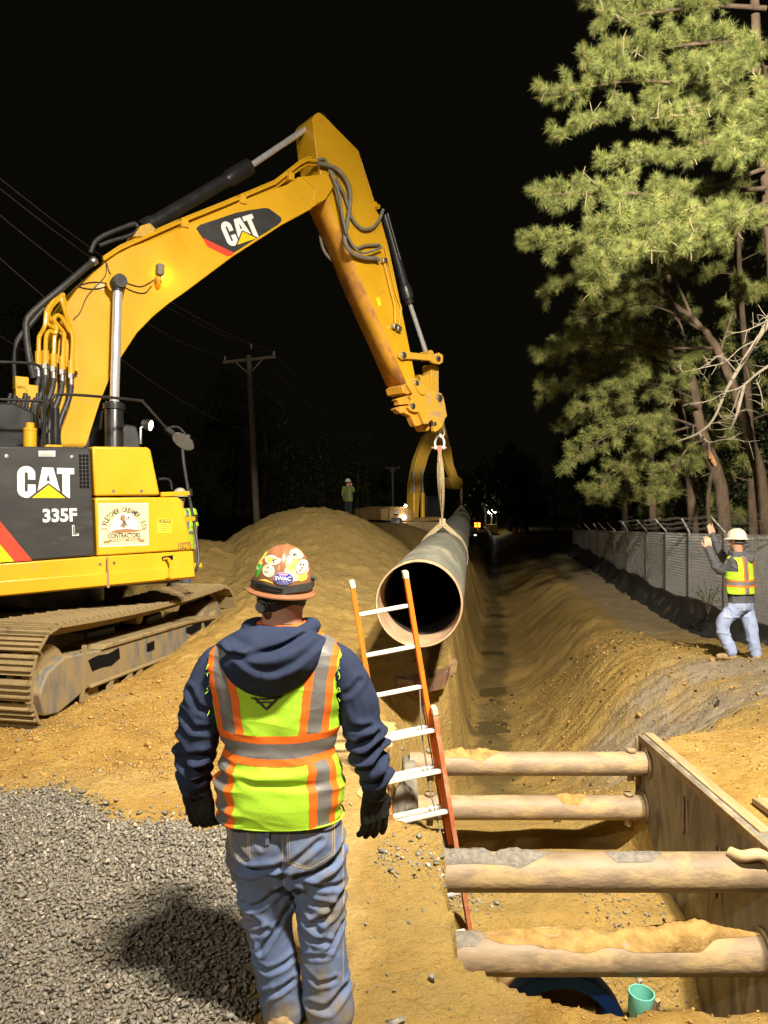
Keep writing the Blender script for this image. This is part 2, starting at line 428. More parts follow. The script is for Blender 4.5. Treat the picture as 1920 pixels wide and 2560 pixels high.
def soil_mat():
    m, nt, N, L, bs = newmat("sandy_soil")
    tc = N.new("ShaderNodeTexCoord")
    def noise(scale, detail=6, rough=0.6, vec=None, dist=0.0):
        n = N.new("ShaderNodeTexNoise"); n.inputs["Scale"].default_value = scale; n.inputs["Detail"].default_value = detail
        n.inputs["Roughness"].default_value = rough; n.inputs["Distortion"].default_value = dist
        L.new(vec or tc.outputs["Object"], n.inputs["Vector"]); return n.outputs["Fac"]
    def ramp(fac, stops):
        r = N.new("ShaderNodeValToRGB"); el = r.color_ramp.elements
        while len(el) < len(stops): el.new(0.5)
        for e, (p, c) in zip(el, stops): e.position = p; e.color = (*c, 1) if len(c) == 3 else c
        L.new(fac, r.inputs[0]); return r.outputs[0]
    def mix(fac, a, b):
        x = N.new("ShaderNodeMixRGB"); L.new(a, x.inputs[1]); L.new(b, x.inputs[2])
        if isinstance(fac, float): x.inputs[0].default_value = fac
        else: L.new(fac, x.inputs[0])
        return x.outputs[0]
    def attr(nm):
        a = N.new("ShaderNodeAttribute"); a.attribute_name = nm; return a.outputs["Fac"]
    def mul(a, b):
        x = N.new("ShaderNodeMath"); x.operation = 'MULTIPLY'; L.new(a, x.inputs[0]); L.new(b, x.inputs[1]); return x.outputs[0]
    sand = ramp(noise(2.2, 8, 0.65), [(0.30, (0.30, 0.175, 0.040)), (0.5, (0.43, 0.26, 0.062)), (0.70, (0.52, 0.335, 0.10))])
    pale = ramp(noise(5.0, 8, 0.7), [(0.35, (0.42, 0.285, 0.095)), (0.7, (0.57, 0.41, 0.17))])
    dull = ramp(noise(1.7, 8, 0.7, dist=0.6), [(0.30, (0.26, 0.18, 0.055)), (0.52, (0.36, 0.25, 0.078)), (0.74, (0.44, 0.305, 0.10))])
    grey = ramp(noise(3.5, 8, 0.7), [(0.3, (0.20, 0.165, 0.115)), (0.7, (0.38, 0.32, 0.235))])
    wet_dim = ramp(noise(2.0, 6, 0.6), [(0.3, (0.12, 0.088, 0.038)), (0.7, (0.20, 0.148, 0.06))])
    # streaks that follow the fall of the slope
    mp = N.new("ShaderNodeMapping"); mp.inputs["Scale"].default_value = (0.7, 1.7, 0.7); mp.inputs["Rotation"].default_value = (0, 0, R(20))
    L.new(tc.outputs["Object"], mp.inputs[0])
    st = ramp(noise(1.6, 8, 0.72, vec=mp.outputs[0], dist=0.5), [(0.44, (0, 0, 0)), (0.62, (0.75, 0.75, 0.75))])
    col = mix(ramp(noise(0.8, 7, 0.7), [(0.52, (0, 0, 0)), (0.66, (0.7, 0.7, 0.7))]), sand, pale)
    slope = mix(mul(st, attr("slope")), dull, sand)
    slope = mix(mul(ramp(noise(2.6, 8, 0.7, vec=mp.outputs[0]), [(0.58, (0, 0, 0)), (0.78, (0.45, 0.45, 0.45))]), attr("slope")), slope, grey)
    col = mix(attr("slope"), col, slope)
    col = mix(attr("pale"), col, pale)
    col = mix(attr("grey"), col, grey)
    col = mix(attr("wet_dim"), col, wet_dim)
    # bits of dark humus and pale grit
    v = N.new("ShaderNodeTexVoronoi"); v.inputs["Scale"].default_value = 38; L.new(tc.outputs["Object"], v.inputs["Vector"])
    speck = ramp(v.outputs["Distance"], [(0.10, (1, 1, 1)), (0.16, (0, 0, 0))])
    sel = ramp(noise(9.0, 3, 0.5), [(0.60, (0, 0, 0)), (0.66, (0.8, 0.8, 0.8))])
    dk = N.new("ShaderNodeRGB"); dk.outputs[0].default_value = (0.07, 0.055, 0.03, 1)
    col = mix(mul(speck, sel), col, dk.outputs[0])
    L.new(col, bs.inputs["Base Color"])
    rg = N.new("ShaderNodeMapRange"); rg.inputs["To Min"].default_value = 0.93; rg.inputs["To Max"].default_value = 0.45
    L.new(attr("wet_dim"), rg.inputs[0]); L.new(rg.outputs[0], bs.inputs["Roughness"])
    bs.inputs["Specular IOR Level"].default_value = 0.25
    vo = N.new("ShaderNodeTexVoronoi"); vo.inputs["Scale"].default_value = 24
    wv = N.new("ShaderNodeMixRGB"); wv.blend_type = 'ADD'; wv.inputs[0].default_value = 0.06; nw = N.new("ShaderNodeTexNoise"); nw.inputs["Scale"].default_value = 20; L.new(tc.outputs["Object"], nw.inputs["Vector"])
    L.new(tc.outputs["Object"], wv.inputs[1]); L.new(nw.outputs["Color"], wv.inputs[2]); L.new(wv.outputs[0], vo.inputs["Vector"])
    b0 = N.new("ShaderNodeBump"); b0.invert = True; b0.inputs["Distance"].default_value = 0.022; b0.inputs["Strength"].default_value = 0.7; L.new(vo.outputs["Distance"], b0.inputs["Height"])
    b1 = N.new("ShaderNodeBump"); b1.inputs["Distance"].default_value = 0.04; b1.inputs["Strength"].default_value = 0.9
    L.new(noise(13, 9, 0.72), b1.inputs["Height"])
    L.new(b0.outputs[0], b1.inputs["Normal"])
    b2 = N.new("ShaderNodeBump"); b2.inputs["Distance"].default_value = 0.010; b2.inputs["Strength"].default_value = 0.9
    L.new(noise(90, 5, 0.6), b2.inputs["Height"]); L.new(b1.outputs[0], b2.inputs["Normal"])
    L.new(b2.outputs[0], bs.inputs["Normal"])
    return m
M['soil'] = soil_mat()
V = np.stack([GX.ravel(), GY.ravel(), GZ.ravel()], 1)
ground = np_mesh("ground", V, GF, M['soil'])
tag(ground, kind="structure")
xf, yf_, zf = V[:, 0], V[:, 1], V[:, 2]
xcf = trench_axis(yf_)
def set_attr(nm, val):
    a = ground.data.attributes.new(nm, 'FLOAT', 'POINT'); a.data.foreach_set("value", np.clip(val, 0, 1).astype(np.float32))
nz1 = fbm(xf * 0.9, yf_ * 0.9, octaves=4, seed=77)
edge_n = 0.10 * fbm(xf * 3, yf_ * 3, octaves=3, seed=55)
pit = sm(-0.12, -0.4, zf) * (yf_ < 7.5)
path = sm(-0.10, 0.02, xf + edge_n) * (xf < 0.6) * sm(4.9, 4.5, yf_ + edge_n) * sm(2.6, 2.85, yf_ + edge_n)
set_attr("slope", np.maximum.reduce([sm(6.5, 7.3, yf_) * sm(-1.4, -0.9, xf - xcf), sm(8.8, 11.5, yf_ + 3 * edge_n) * 0.9, pit * 0.85, path * 0.8]))
set_attr("wet_dim", sm(0.42, 0.15, np.abs(xf - xcf) + 0.2 * nz1) * sm(7.0, 8, yf_) * sm(-1.55, -1.75, zf) * 0.85 + 0.5 * sm(10.0, 13.5, yf_ + 4 * edge_n) * sm(0.6, -0.2, xf - 0.1 * (yf_ - 10)) * (yf_ < 60))  # moist trench floor, plus distance dimming painted onto the spoil mound
set_attr("grey", sm(0.0, 0.5, nz1 * 0.6 + 0.25) * sm(2.3, 2.9, xf) * sm(6.7, 7.3, yf_) * (1 - sm(9.9, 10.6, yf_)) * 0.9
         + 0.6 * sm(2.4, 3.2, xf - xcf) * sm(13, 16, yf_) + sm(-0.50, -0.62, xf) * sm(-0.10, -0.22, yf_ - gravel_edge(xf)) * (yf_ > 0))
set_attr("pale", sm(0.0, 0.22, 0.30 - np.abs(xf + 0.28 + edge_n)) * (1 - sm(4.6, 5.4, yf_)) * 0.9 + 0.55 * sm(-2.6, -1.0, -np.abs(xf + 1.4) * 1.2) * sm(4.9, 5.3, yf_) * (1 - sm(5.5, 5.8, yf_)))

# standing water in the bottom of the trench
wm, nt, N, L, bs = newmat("muddy_water")
bs.inputs["Base Color"].default_value = (0.13, 0.10, 0.04, 1); bs.inputs["Roughness"].default_value = 0.22; bs.inputs["Specular IOR Level"].default_value = 0.25
nn = N.new("ShaderNodeTexNoise"); nn.inputs["Scale"].default_value = 5; bp = N.new("ShaderNodeBump"); bp.inputs["Distance"].default_value = 0.004
L.new(nn.outputs["Fac"], bp.inputs["Height"]); L.new(bp.outputs[0], bs.inputs["Normal"])
ys = np.linspace(10.6, 33, 60)
vv, ff = [], []
for i, y in enumerate(ys):
    c = float(trench_axis(np.array(y))); w = 0.6
    lv = -1.968 - 0.13 * float(sm(20, 60, np.array(y)))
    vv += [(c - w, y, lv), (c + w, y, lv)]
    if i: ff.append((2 * i - 2, 2 * i - 1, 2 * i + 1, 2 * i))
tag(np_mesh("water", vv, ff, wm), kind="structure")

# crushed stone, one mass of stones on the working pad
def stone_shapes(n, rng):
    """angular chips: hulls of a few random points"""
    out = []
    for k in range(n):
        bm = bmesh.new(); d = np.array([rng.uniform(0.85, 1.35), rng.uniform(0.6, 1.0), rng.uniform(0.45, 0.8)])
        for q in range(int(rng.integers(7, 10))):
            v = rng.normal(size=3); v /= np.linalg.norm(v); bm.verts.new(v * d * rng.uniform(0.8, 1.05))
        bmesh.ops.convex_hull(bm, input=bm.verts); bmesh.ops.delete(bm, geom=[v for v in bm.verts if not v.link_faces], context='VERTS'); bmesh.ops.triangulate(bm, faces=bm.faces)
        bmesh.ops.recalc_face_normals(bm, faces=bm.faces); bm.verts.index_update()
        out.append((np.array([v.co[:] for v in bm.verts]), np.array([[v.index for v in f.verts] for f in bm.faces]))); bm.free()
    return out
def scatter_stones(name, xy, sizes, mat, lift=0.25, seed=1):
    rng = np.random.default_rng(seed)
    shapes = stone_shapes(24, rng); n = len(xy)
    pick = rng.integers(0, len(shapes), n)
    a = rng.uniform(0, 2 * math.pi, n); tl = rng.normal(0, 0.5, n); tb = rng.normal(0, 0.5, n)
    def rot(ax, ang):
        c, s = np.cos(ang), np.sin(ang); Rm = np.zeros((n, 3, 3)); i, j = [(1, 2), (0, 2), (0, 1)][ax]
        Rm[:, ax, ax] = 1; Rm[:, i, i] = c; Rm[:, j, j] = c; Rm[:, i, j] = -s; Rm[:, j, i] = s; return Rm
    Rm = rot(2, a) @ rot(0, tl) @ rot(1, tb)
    gz_ = ground_z(xy[:, 0], xy[:, 1]) + sizes * lift + rng.uniform(-0.2, 0.5, n) * sizes
    tone = rng.random(n); VV, FF, TT, base = [], [], [], 0
    for k, (V0, F0) in enumerate(shapes):
        sel = np.nonzero(pick == k)[0]
        if len(sel) == 0: continue
        S = np.einsum('nij,nkj->nki', Rm[sel], V0[None] * sizes[sel, None, None])
        S += np.stack([xy[sel, 0], xy[sel, 1], gz_[sel]], 1)[:, None]
        VV.append(S.reshape(-1, 3)); FF.append((F0[None] + (base + np.arange(len(sel)) * len(V0))[:, None, None]).reshape(-1, 3)); TT.append(np.repeat(tone[sel], len(V0))); base += len(sel) * len(V0)
    o = np_mesh(name, np.concatenate(VV), np.concatenate(FF), mat, smooth=0)
    at = o.data.attributes.new("tone", 'FLOAT', 'POINT'); at.data.foreach_set("value", np.concatenate(TT).astype(np.float32))
    return o
gm, nt, N, L, bs = newmat("crushed_stone")
a = N.new("ShaderNodeAttribute"); a.attribute_name = "tone"
r = N.new("ShaderNodeValToRGB"); el = r.color_ramp.elements
for p, c in [(0.0, (0.17, 0.156, 0.13)), (0.3, (0.215, 0.197, 0.164)), (0.62, (0.25, 0.228, 0.188)), (0.9, (0.285, 0.258, 0.21)), (0.965, (0.42, 0.36, 0.27)), (1.0, (0.50, 0.42, 0.30))][1:-1]:
    e = el.new(p); e.color = (*c, 1)
el[0].color = (0.16, 0.146, 0.12, 1); el[-1].color = (0.52, 0.45, 0.36, 1)
L.new(a.outputs["Fac"], r.inputs[0])
tc = N.new("ShaderNodeTexCoord"); n1 = N.new("ShaderNodeTexNoise"); n1.inputs["Scale"].default_value = 70; n1.inputs["Detail"].default_value = 4
L.new(tc.outputs["Object"], n1.inputs["Vector"])
mx = N.new("ShaderNodeMixRGB"); mx.blend_type = 'OVERLAY'; mx.inputs[0].default_value = 0.5
L.new(r.outputs[0], mx.inputs[1]); L.new(n1.outputs["Fac"], mx.inputs[2]); L.new(mx.outputs[0], bs.inputs["Base Color"])
bs.inputs["Roughness"].default_value = 0.8
bp = N.new("ShaderNodeBump"); bp.inputs["Distance"].default_value = 0.003; L.new(n1.outputs["Fac"], bp.inputs["Height"]); L.new(bp.outputs[0], bs.inputs["Normal"])
M['stone'] = gm
rng = np.random.default_rng(3)
pts, sz = [], []
for cell, ylo, yhi in ((0.0195, 1.9, 3.7), (0.0195, 3.7, 5.6)):
    xs = np.arange(-3.35, -0.30, cell); yy = np.arange(ylo, yhi, cell)
    X, Y = np.meshgrid(xs, yy); X = X.ravel() + rng.uniform(-.5, .5, X.size) * cell; Y = Y.ravel() + rng.uniform(-.5, .5, X.size) * cell
    edge = -0.46 + 0.07 * fbm(Y * 3, Y * 0, octaves=3, seed=4)
    keep = (Y < gravel_edge(X)) & (X < edge) & (np.abs(X) < Y * 0.56 + 0.15)
    near = np.minimum(gravel_edge(X) - Y, edge - X)
    keep &= (near > 0.22) | (rng.random(X.size) < (near / 0.22) ** 1.3 + 0.06)
    pts.append(np.stack([X[keep], Y[keep]], 1)); sz.append(np.exp(rng.normal(math.log(cell * 0.76), 0.25, keep.sum())))
gravel = scatter_stones("gravel", np.concatenate(pts), np.concatenate(sz), M['stone'], 0.35)
tag(gravel, "grey crushed stone covering the working pad left of the worker", "gravel", kind="stuff")
# loose stones and clods strewn over the sand
n = 900
X = rng.uniform(-3.4, 0.3, n); Y = rng.uniform(2.4, 8.0, n)
X2 = rng.uniform(0.15, 0.6, 260) - 0.2; Y2 = rng.normal(4.25, 0.18, 260)
X3 = rng.uniform(0.0, 2.6, 500); Y3 = rng.uniform(2.2, 2.8, 500)
xy = np.concatenate([np.stack([X, Y], 1), np.stack([X2, Y2], 1), np.stack([X3, Y3], 1)])
s_ = np.exp(rng.normal(math.log(0.010), 0.5, len(xy)))
tag(scatter_stones("loose_stones", xy, s_, M['stone'], 0.2, 8), "scattered loose pebbles lying on the sand beside the trench", "pebbles", kind="stuff")
cm = pmat("clod", (0.43, 0.26, 0.08), 0.95, var=0.3, scale=9, bump=0.006, bscale=60, spec=0.2)
n = 7000
X = np.concatenate([rng.uniform(-3.6, -1.2, n), rng.uniform(0.1, 2.6, 1600), rng.uniform(2.5, 4.8, 1800), rng.uniform(2.0, 5.2, 2600)])
Y = np.concatenate([rng.uniform(5.3, 8.5, n), rng.uniform(2.35, 3.1, 1600), rng.uniform(4.4, 7.4, 1800), rng.uniform(7.2, 15, 2600)])
s_ = np.exp(rng.normal(math.log(0.0085), 0.5, len(X))); s_[Y < 3.2] *= 0.5; s_[-2600:] *= 1.7
tag(scatter_stones("soil_clods", np.stack([X, Y], 1), s_, cm, 0.1, 9), "crumbly orange sand clods lying over the spoil heaps", "clods", kind="stuff")

xh = rng.uniform(1.6, 5.0, 500); yh = rng.uniform(7.4, 16, 500)
hm = pmat("dark_humus", (0.05, 0.036, 0.02), 0.95, var=0.3, scale=9, spec=0.2)
tag(scatter_stones("humus_bits", np.stack([xh, yh], 1), np.exp(rng.normal(math.log(0.016), 0.5, 500)), hm, 0.1, 19), "dark humus lumps and root scraps on the right trench slope", "soil", kind="stuff")

# ------------------------------------------------------------------ light tower to the right of the photographer
def light_tower(label, pos, lamps):
    tw = thing("light_tower", label, "light tower", pos)
    mb = MB(); mb.box((0, 0, 0.75), (0.9, 1.3, 0.9)); mb.build("trailer_body", M['yellow'], tw, bevel=0.03)
    mb = MB(); mb.cyl((0, 0, 1.2), (0, 0, 4.2), 0.07); mb.cyl((0, 0, 4.2), (0, 0, TOWER_H - 0.1), 0.05); mb.build("mast", M['steel'], tw)
    for sx in (-1, 1):
        for sy in (-1, 1):
            mb = MB(); mb.bar((sx * 0.4, sy * 0.6, 0.35), (sx * 1.0, sy * 1.1, 0.05), 0.06, 0.06); mb.box((sx * 1.0, sy * 1.1, 0.03), (0.2, 0.2, 0.04)); mb.build("outrigger", M['steel'], tw)
    mb = MB(); mb.bar((-1.0, 0, TOWER_H - 0.12), (1.0, 0, TOWER_H - 0.12), 0.06, 0.06); mb.build("cross_bar", M['steel'], tw)
    for off, aim, watts, cone in lamps:
        p = Vector((off, 0.0, TOWER_H + 0.12)); d = (Vector(aim) - pos - p).normalized()
        mb = MB(); mb.lathe([(0.05, -0.26), (0.12, -0.20), (0.20, 0.0), (0.23, 0.06), (0.215, 0.06), (0.18, 0.0)], p, d, 20, close=False)
        mb.lathe([(0.05, -0.26), (0.01, -0.27)], p, d, 20); hd = mb.build("lamp_head", M['steel'], tw)
        ld = bpy.data.lights.new("flood_lamp", 'SPOT'); ld.energy = watts; ld.color = LAMP_COL; ld.spot_size = R(cone); ld.spot_blend = 1.0; ld.shadow_soft_size = 0.22
        lo = bpy.data.objects.new("flood_lamp", ld); COL.objects.link(lo); lo.parent = tw; lo.location = p + d * 0.1
        lo.rotation_euler = d.to_track_quat('-Z', 'Y').to_euler()
light_tower("mobile light tower with four flood lamps beside the photographer", TOWER, LAMPS)
light_tower("added unseen fill light tower with a single flood lamp behind the photographer", *FILL_TOWER)

# ------------------------------------------------------------------ lettering laid on a flat panel
def lay(name, vs2, fs, frame, mat, parent, scale=1.0, at=(0, 0), rot=0.0, lift=0.002, sx=1.0):
    """2-D lettering put on a panel; frame(a, b, h) -> 3-D point, a to the right, b up, h out of the panel"""
    c, s = math.cos(rot), math.sin(rot); out = []
    for p in vs2:
        x, y = p[0] * scale * sx, p[1] * scale
        out.append(frame(at[0] + x * c - y * s, at[1] + x * s + y * c, lift))
    me = bpy.data.meshes.new(name); me.from_pydata([tuple(p) for p in out], [], fs); me.materials.append(mat); me.update()
    return add(name, me, parent)
def lay_poly(name, poly, frame, mat, parent, lift=0.002):
    return lay(name, [(a, b, 0) for a, b in poly], [tuple(range(len(poly)))], frame, mat, parent, lift=lift)
def lay_text(name, txt, frame, mat, parent, w, h, at, rot=0.0, bold=0.0, lift=0.002, space=1.0):
    vs, fs, ext = text_mesh(txt, 1.0, bold, space=space)
    vs = vs / np.array([ext[0], ext[1], 1]) * np.array([w, h, 1])
    return lay(name, vs, fs, frame, mat, parent, at=at, rot=rot, lift=lift)

def arc(cx, cy, rx, ry, a0, a1, n=10):
    return [(cx + rx * math.cos(R(a0 + (a1 - a0) * i / n)), cy + ry * math.sin(R(a0 + (a1 - a0) * i / n))) for i in range(n + 1)]
# the maker's block letters in a box 0..9.6 wide and 0..5.4 high
def maker_logo(frame, parent, scale, at, rot=0.0, lift=0.003):
    c, s = math.cos(rot), math.sin(rot)
    def fr(a, b, h):
        x, y = (a - 4.8) * scale, (b - 2.7) * scale
        return frame(at[0] + x * c - y * s, at[1] + x * s + y * c, h)
    outer = [(3.15, 3.15), (3.15, 4.0)] + arc(1.75, 4.0, 1.45, 1.45, 0, 180, 10)[1:] + arc(1.75, 1.4, 1.45, 1.4, 180, 270, 8) + [(2.1, 0.0), (3.2, 0.95), (3.2, 2.3), (1.95, 2.3), (1.95, 1.35)]
    inner = arc(1.72, 1.32, 0.26, 0.3, 0, -180, 6) + [(1.46, 4.1)] + arc(1.72, 4.1, 0.26, 0.3, 180, 0, 6) + [(1.98, 3.15)]
    lay_poly("logo_letter", outer + inner[1:], fr, M['white'], parent, lift)
    lay("logo_letter", [(4.28, 5.3, 0), (6.1, 5.3, 0), (7.2, 1.15, 0), (5.28, 2.62, 0), (3.5, 1.2, 0), (5.22, 4.2, 0), (5.58, 2.95, 0), (4.95, 2.95, 0)],
        [(0, 5, 7, 3, 4), (0, 1, 5), (5, 1, 2, 6), (6, 2, 3), (7, 6, 3)], fr, M['white'], parent, lift=lift)
    lay_poly("logo_letter", [(6.7, 5.3), (9.6, 5.3), (9.6, 4.25), (8.85, 4.25), (8.85, 0.05), (8.55, 0.05), (7.6, 0.85), (7.6, 4.25), (6.7, 4.25)], fr, M['white'], parent, lift)
    lay_poly("logo_triangle", [(2.6, 0.0), (8.1, 0.0), (5.3, 2.3)], fr, M['decal_yellow'], parent, lift)

# ------------------------------------------------------------------ near excavator
EX = Vector((-4.33, 9.33, 0.0)); EX_YAW = math.atan2(0.629, 0.777)
_cs, _sn = math.cos(EX_YAW), math.sin(EX_YAW)
def ex_local(p):
    d = Vector(p) - EX
    return Vector((d.x * _cs + d.y * _sn, -d.x * _sn + d.y * _cs, d.z))
_cam_l = ex_local((0, 0, CAM_Z))
def H(u, v, c):
    """point of the machine's length-wise plane y = c"""
    d = ex_local(P(u, v, 1.0)) - _cam_l
    t = (c - _cam_l.y) / d.y
    p = _cam_l + d * t
    return (p.x, p.z)
def H3(u, v, c):
    x, z = H(u, v, c); return Vector((x, c, z))
yfn = lambda a, b, t: (a, t, b)
ex = thing("excavator", "large yellow tracked excavator in the foreground lifting the pipe", "excavator", EX, EX_YAW)
YR = -1.53
def panel(name, px, c, depth, mat, bevel=0.015, parent=ex):
    mb = MB(); mb.prism([H(u, v, c) for u, v in px], yfn, c, c + depth); return mb.build(name, mat, parent, bevel=bevel, smooth=30)
def face_frame(c): return lambda a, b, h: (a, c - h, b)

# --- upper body
door = panel("engine_door", [(-260, 1111), (226, 1118), (238, 1389), (-260, 1428)], YR, 0.5, M['panel_black'], 0.02)
FR = face_frame(YR)
def at(u, v): return H(u, v, YR)
lay_poly("red_stripe", [at(-2, 1301), at(-2, 1357), at(38, 1404), at(80, 1401)], FR, M['red'], door)
lay_poly("yellow_corner", [at(-2, 1358), at(-2, 1406), at(36, 1404)], FR, M['decal_yellow'], door)
a0 = at(112, 1205); lx = at(187, 1205)[0] - at(40, 1205)[0]
maker_logo(FR, door, lx / 9.6, (at(113.5, 1206)[0], at(113.5, 1206)[1]), 0.005)
lay_text("model_number", "335F", FR, M['white'], door, at(193, 1285)[0] - at(107, 1285)[0], at(150, 1271)[1] - at(150, 1305)[1], at(150, 1288), 0.03, 0.035)
for bold, mt, lf in ((0.05, 'white', 0.002), (-0.004, 'panel_black', 0.004)):
    lay_text("series_letter", "L", FR, M[mt], door, (0.068 if bold > 0 else 0.05), (0.118 if bold > 0 else 0.094), at(188.5, 1326), 0.03, 0.0 if bold < 0 else 0.04, lf)
lay_poly("warning_label", [at(96, 1127), at(138, 1127), at(138, 1141), at(97, 1141)], FR, M['white'], door)
lay_poly("label_print", [at(111, 1129), at(124, 1129), at(124, 1131.5), at(111, 1131.5)], FR, M['caution'], door, 0.004)
for k in range(3): lay_poly("label_print", [at(100, 1134 + k * 2.2), at(134, 1134 + k * 2.2), at(134, 1135 + k * 2.2), at(100, 1135 + k * 2.2)], FR, M['brown_ink'], door, 0.004)
for u, v in ((16, 1141), (180, 1143)):
    x, z = at(u, v); mb = MB(); mb.lathe([(0.001, 0.012), (0.02, 0.010), (0.026, 0.0)], (x, YR, z), (0, -1, 0), 14); mb.build("latch", M['steel'], door)
grille_dx = (at(222, 1180)[0] - at(196, 1180)[0]) / 3
for i in range(3):
    for j in range(9):
        x0, z0 = at(197 + i * 8.8 + j * 0.25, 1136 + j * 9.6); lay_poly("vent_hole", [(x0, z0), (x0 + 0.028, z0), (x0 + 0.028, z0 - 0.034), (x0, z0 - 0.034)], FR, M['void'], door, 0.0015)
tb = panel("tool_box", [(231, 1116), (368, 1118), (377, 1124), (400, 1234), (399, 1238), (237, 1240)], YR, 0.95, M['yellow'], 0.03)
fb = panel("front_box", [(238, 1244), (446, 1243), (455, 1250), (483, 1374), (243, 1390)], YR, 0.95, M['yellow'], 0.02)
sk = MB()
ox = [(-260, 1428), (241, 1392), (484, 1377), (486, 1400), (486, 1446), (-260, 1518)]
sk.prism([H(u, v, YR) for u, v in ox], yfn, YR + 0.01, YR + 0.6); sk = sk.build("skirt", M['yellow'], ex, bevel=0.012)
rib = MB(); rib.prism([H(u, v, YR) for u, v in [(-260, 1472), (484, 1414), (485, 1442), (-260, 1515)]], yfn, YR - 0.03, YR + 0.02); rib.build("skirt_ledge", M['yellow'], ex, bevel=0.012)
lay_poly("tape_strip", [at(264, 1391), at(268, 1391), at(272, 1469), at(265, 1469)], face_frame(YR - 0.03), M['brown_ink'], sk, 0.002)
for u, v in ((251, 1411), (286, 1408), (284, 1228), (354, 1228)):
    x, z = at(u, v); mb = MB(); mb.lathe([(0.001, 0.006), (0.016, 0.006), (0.022, -0.004)], (x, YR + (0.01 if v > 1390 else 0.0), z), (0, -1, 0), 14); mb.build("bolt", M['steel'], ex)
x0, z0 = at(405, 1389); x1, z1 = at(433, 1446)
lay_poly("handle_recess", [(x0, z0 - 0.012), (x1, z0), (x1, z0 - 0.055), (x0, z0 - 0.06)], face_frame(YR + 0.008), M['void'], ex, 0.002)
mb = MB(); mb.tube(spline([(x0 + 0.02, YR + 0.02, z0 - 0.045), (x0 + 0.06, YR - 0.06, z0 - 0.04), (x0 + 0.075, YR - 0.07, z0 - 0.12), (x0 + 0.06, YR - 0.06, z1 + 0.03), (x0 + 0.02, YR + 0.0, z1 + 0.02)], 5), 0.014, 8); mb.build("grab_handle", M['yellow'], ex)
# contractor's sign
sx0, sz0 = at(247, 1256); sx1, sz1 = at(371, 1365)
sg_c = ((sx0 + sx1) / 2, (sz0 + sz1) / 2); sw, sh = sx1 - sx0, (at(300, 1254)[1] - at(300, 1362)[1])
tilt = 0.012
def sgf(a, b, h):
    c, s = math.cos(tilt), math.sin(tilt); a, b = a * sw / 2, b * sh / 2
    return (sg_c[0] + a * c - b * s, YR - h, sg_c[1] + a * s + b * c)
sign = lay_poly("contractor_sign", [(-1, -1), (1, -1), (1, 1), (-1, 1)], sgf, M['cream_lt'], fb, 0.002); 
lay_poly("sign_border", [(-.93, -.93), (.93, -.93), (.93, .93), (-.93, .93)], sgf, M['ink'], sign, 0.003)
lay_poly("sign_field", [(-.915, -.915), (.915, -.915), (.915, .915), (-.915, .915)], sgf, M['cream'], sign, 0.004)
hat = arc(0, -0.28, 0.56, 0.80, 0, 180, 18)
lay_poly("sign_hat", [(0.72, -0.32)] + hat + [(-0.6, -0.3), (-0.3, -0.22), (0.3, -0.2)], sgf, M['white'], sign, 0.005)
lay_poly("sign_brim", [(-0.62, -0.34), (-0.3, -0.22), (0.1, -0.19), (0.42, -0.24), (0.78, -0.30), (0.5, -0.34), (0.2, -0.36), (-0.3, -0.38)], sgf, M['brown_ink'], sign, 0.006)
lay_poly("sign_map", [(-0.16, 0.42), (-0.02, 0.47), (0.06, 0.36), (0.02, 0.2), (0.10, 0.02), (0.02, -0.13), (-0.05, -0.16), (-0.13, -0.06), (-0.05, 0.14), (-0.14, 0.25)], sgf, M['brown_ink'], sign, 0.006)
for pts in ([(-0.2, -0.10), (0.18, 0.36), (0.2, 0.33), (-0.18, -0.13)], [(-0.15, 0.32), (0.16, -0.06), (0.13, -0.08), (-0.18, 0.28)], [(0.13, 0.34), (0.20, 0.40), (0.22, 0.30), (0.17, 0.27)]):
    lay_poly("sign_tool", pts, sgf, M['ink'], sign, 0.007)
def arc_text(txt, r, a_start, a_end, cx, cy, hgt):
    n = len(txt)
    for i, ch in enumerate(txt):
        if ch == ' ': continue
        t = a_start + (a_end - a_start) * i / (n - 1)
        vs, fs, ext = text_mesh(ch, 1.0, 0.035)
        wch = 0.105 if ch not in 'MW' else 0.14
        wch = {'I': .04, '.': .03, 'J': .07, '&': .08}.get(ch, wch); hch = hgt if ch != '.' else .04
        vs = vs / np.array([max(ext[0], .05), ext[1], 1]) * np.array([wch, hch, 1])
        rr = r - (hgt / 2 if ch == '.' else 0)
        rot = R(t - 90); c, s = math.cos(rot), math.sin(rot)
        out = [(cx + rr * math.cos(R(t)) * 0.93 + p[0] * c - p[1] * s * 0.95, cy + rr * math.sin(R(t)) + p[0] * s + p[1] * c, 0) for p in vs]
        lay("sign_lettering", out, fs, sgf, M['ink'], sign, lift=0.006)
arc_text("J.FLETCHER CREAMER", 0.85, 182, 42, 0.0, -0.16, 0.235)
arc_text("&", 0.80, 33, 34, 0.02, -0.16, 0.12) if False else lay_text("sign_lettering", "&", sgf, M['brown_ink'], sign, 0.07, 0.11, (0.62, 0.26), -0.9, 0.0, 0.006)
arc_text("SON", 0.85, 18, -3, 0.02, -0.16, 0.235)
lay_text("sign_lettering", "CONTRACTORS", sgf, M['ink'], sign, 1.30, 0.24, (0.0, -0.50), 0.0, 0.035, 0.006)
lay_poly("sign_ribbon", [(-0.62, -0.66), (0.66, -0.64), (0.66, -0.76), (-0.62, -0.78)], sgf, M['brown_ink'], sign, 0.005)
for s_ in (-1, 1): lay_poly("sign_ribbon", [(s_ * .58, -0.72), (s_ * .86, -0.70), (s_ * .80, -0.77), (s_ * .86, -0.85), (s_ * .58, -0.84)], sgf, M['brown_ink'], sign, 0.0045)
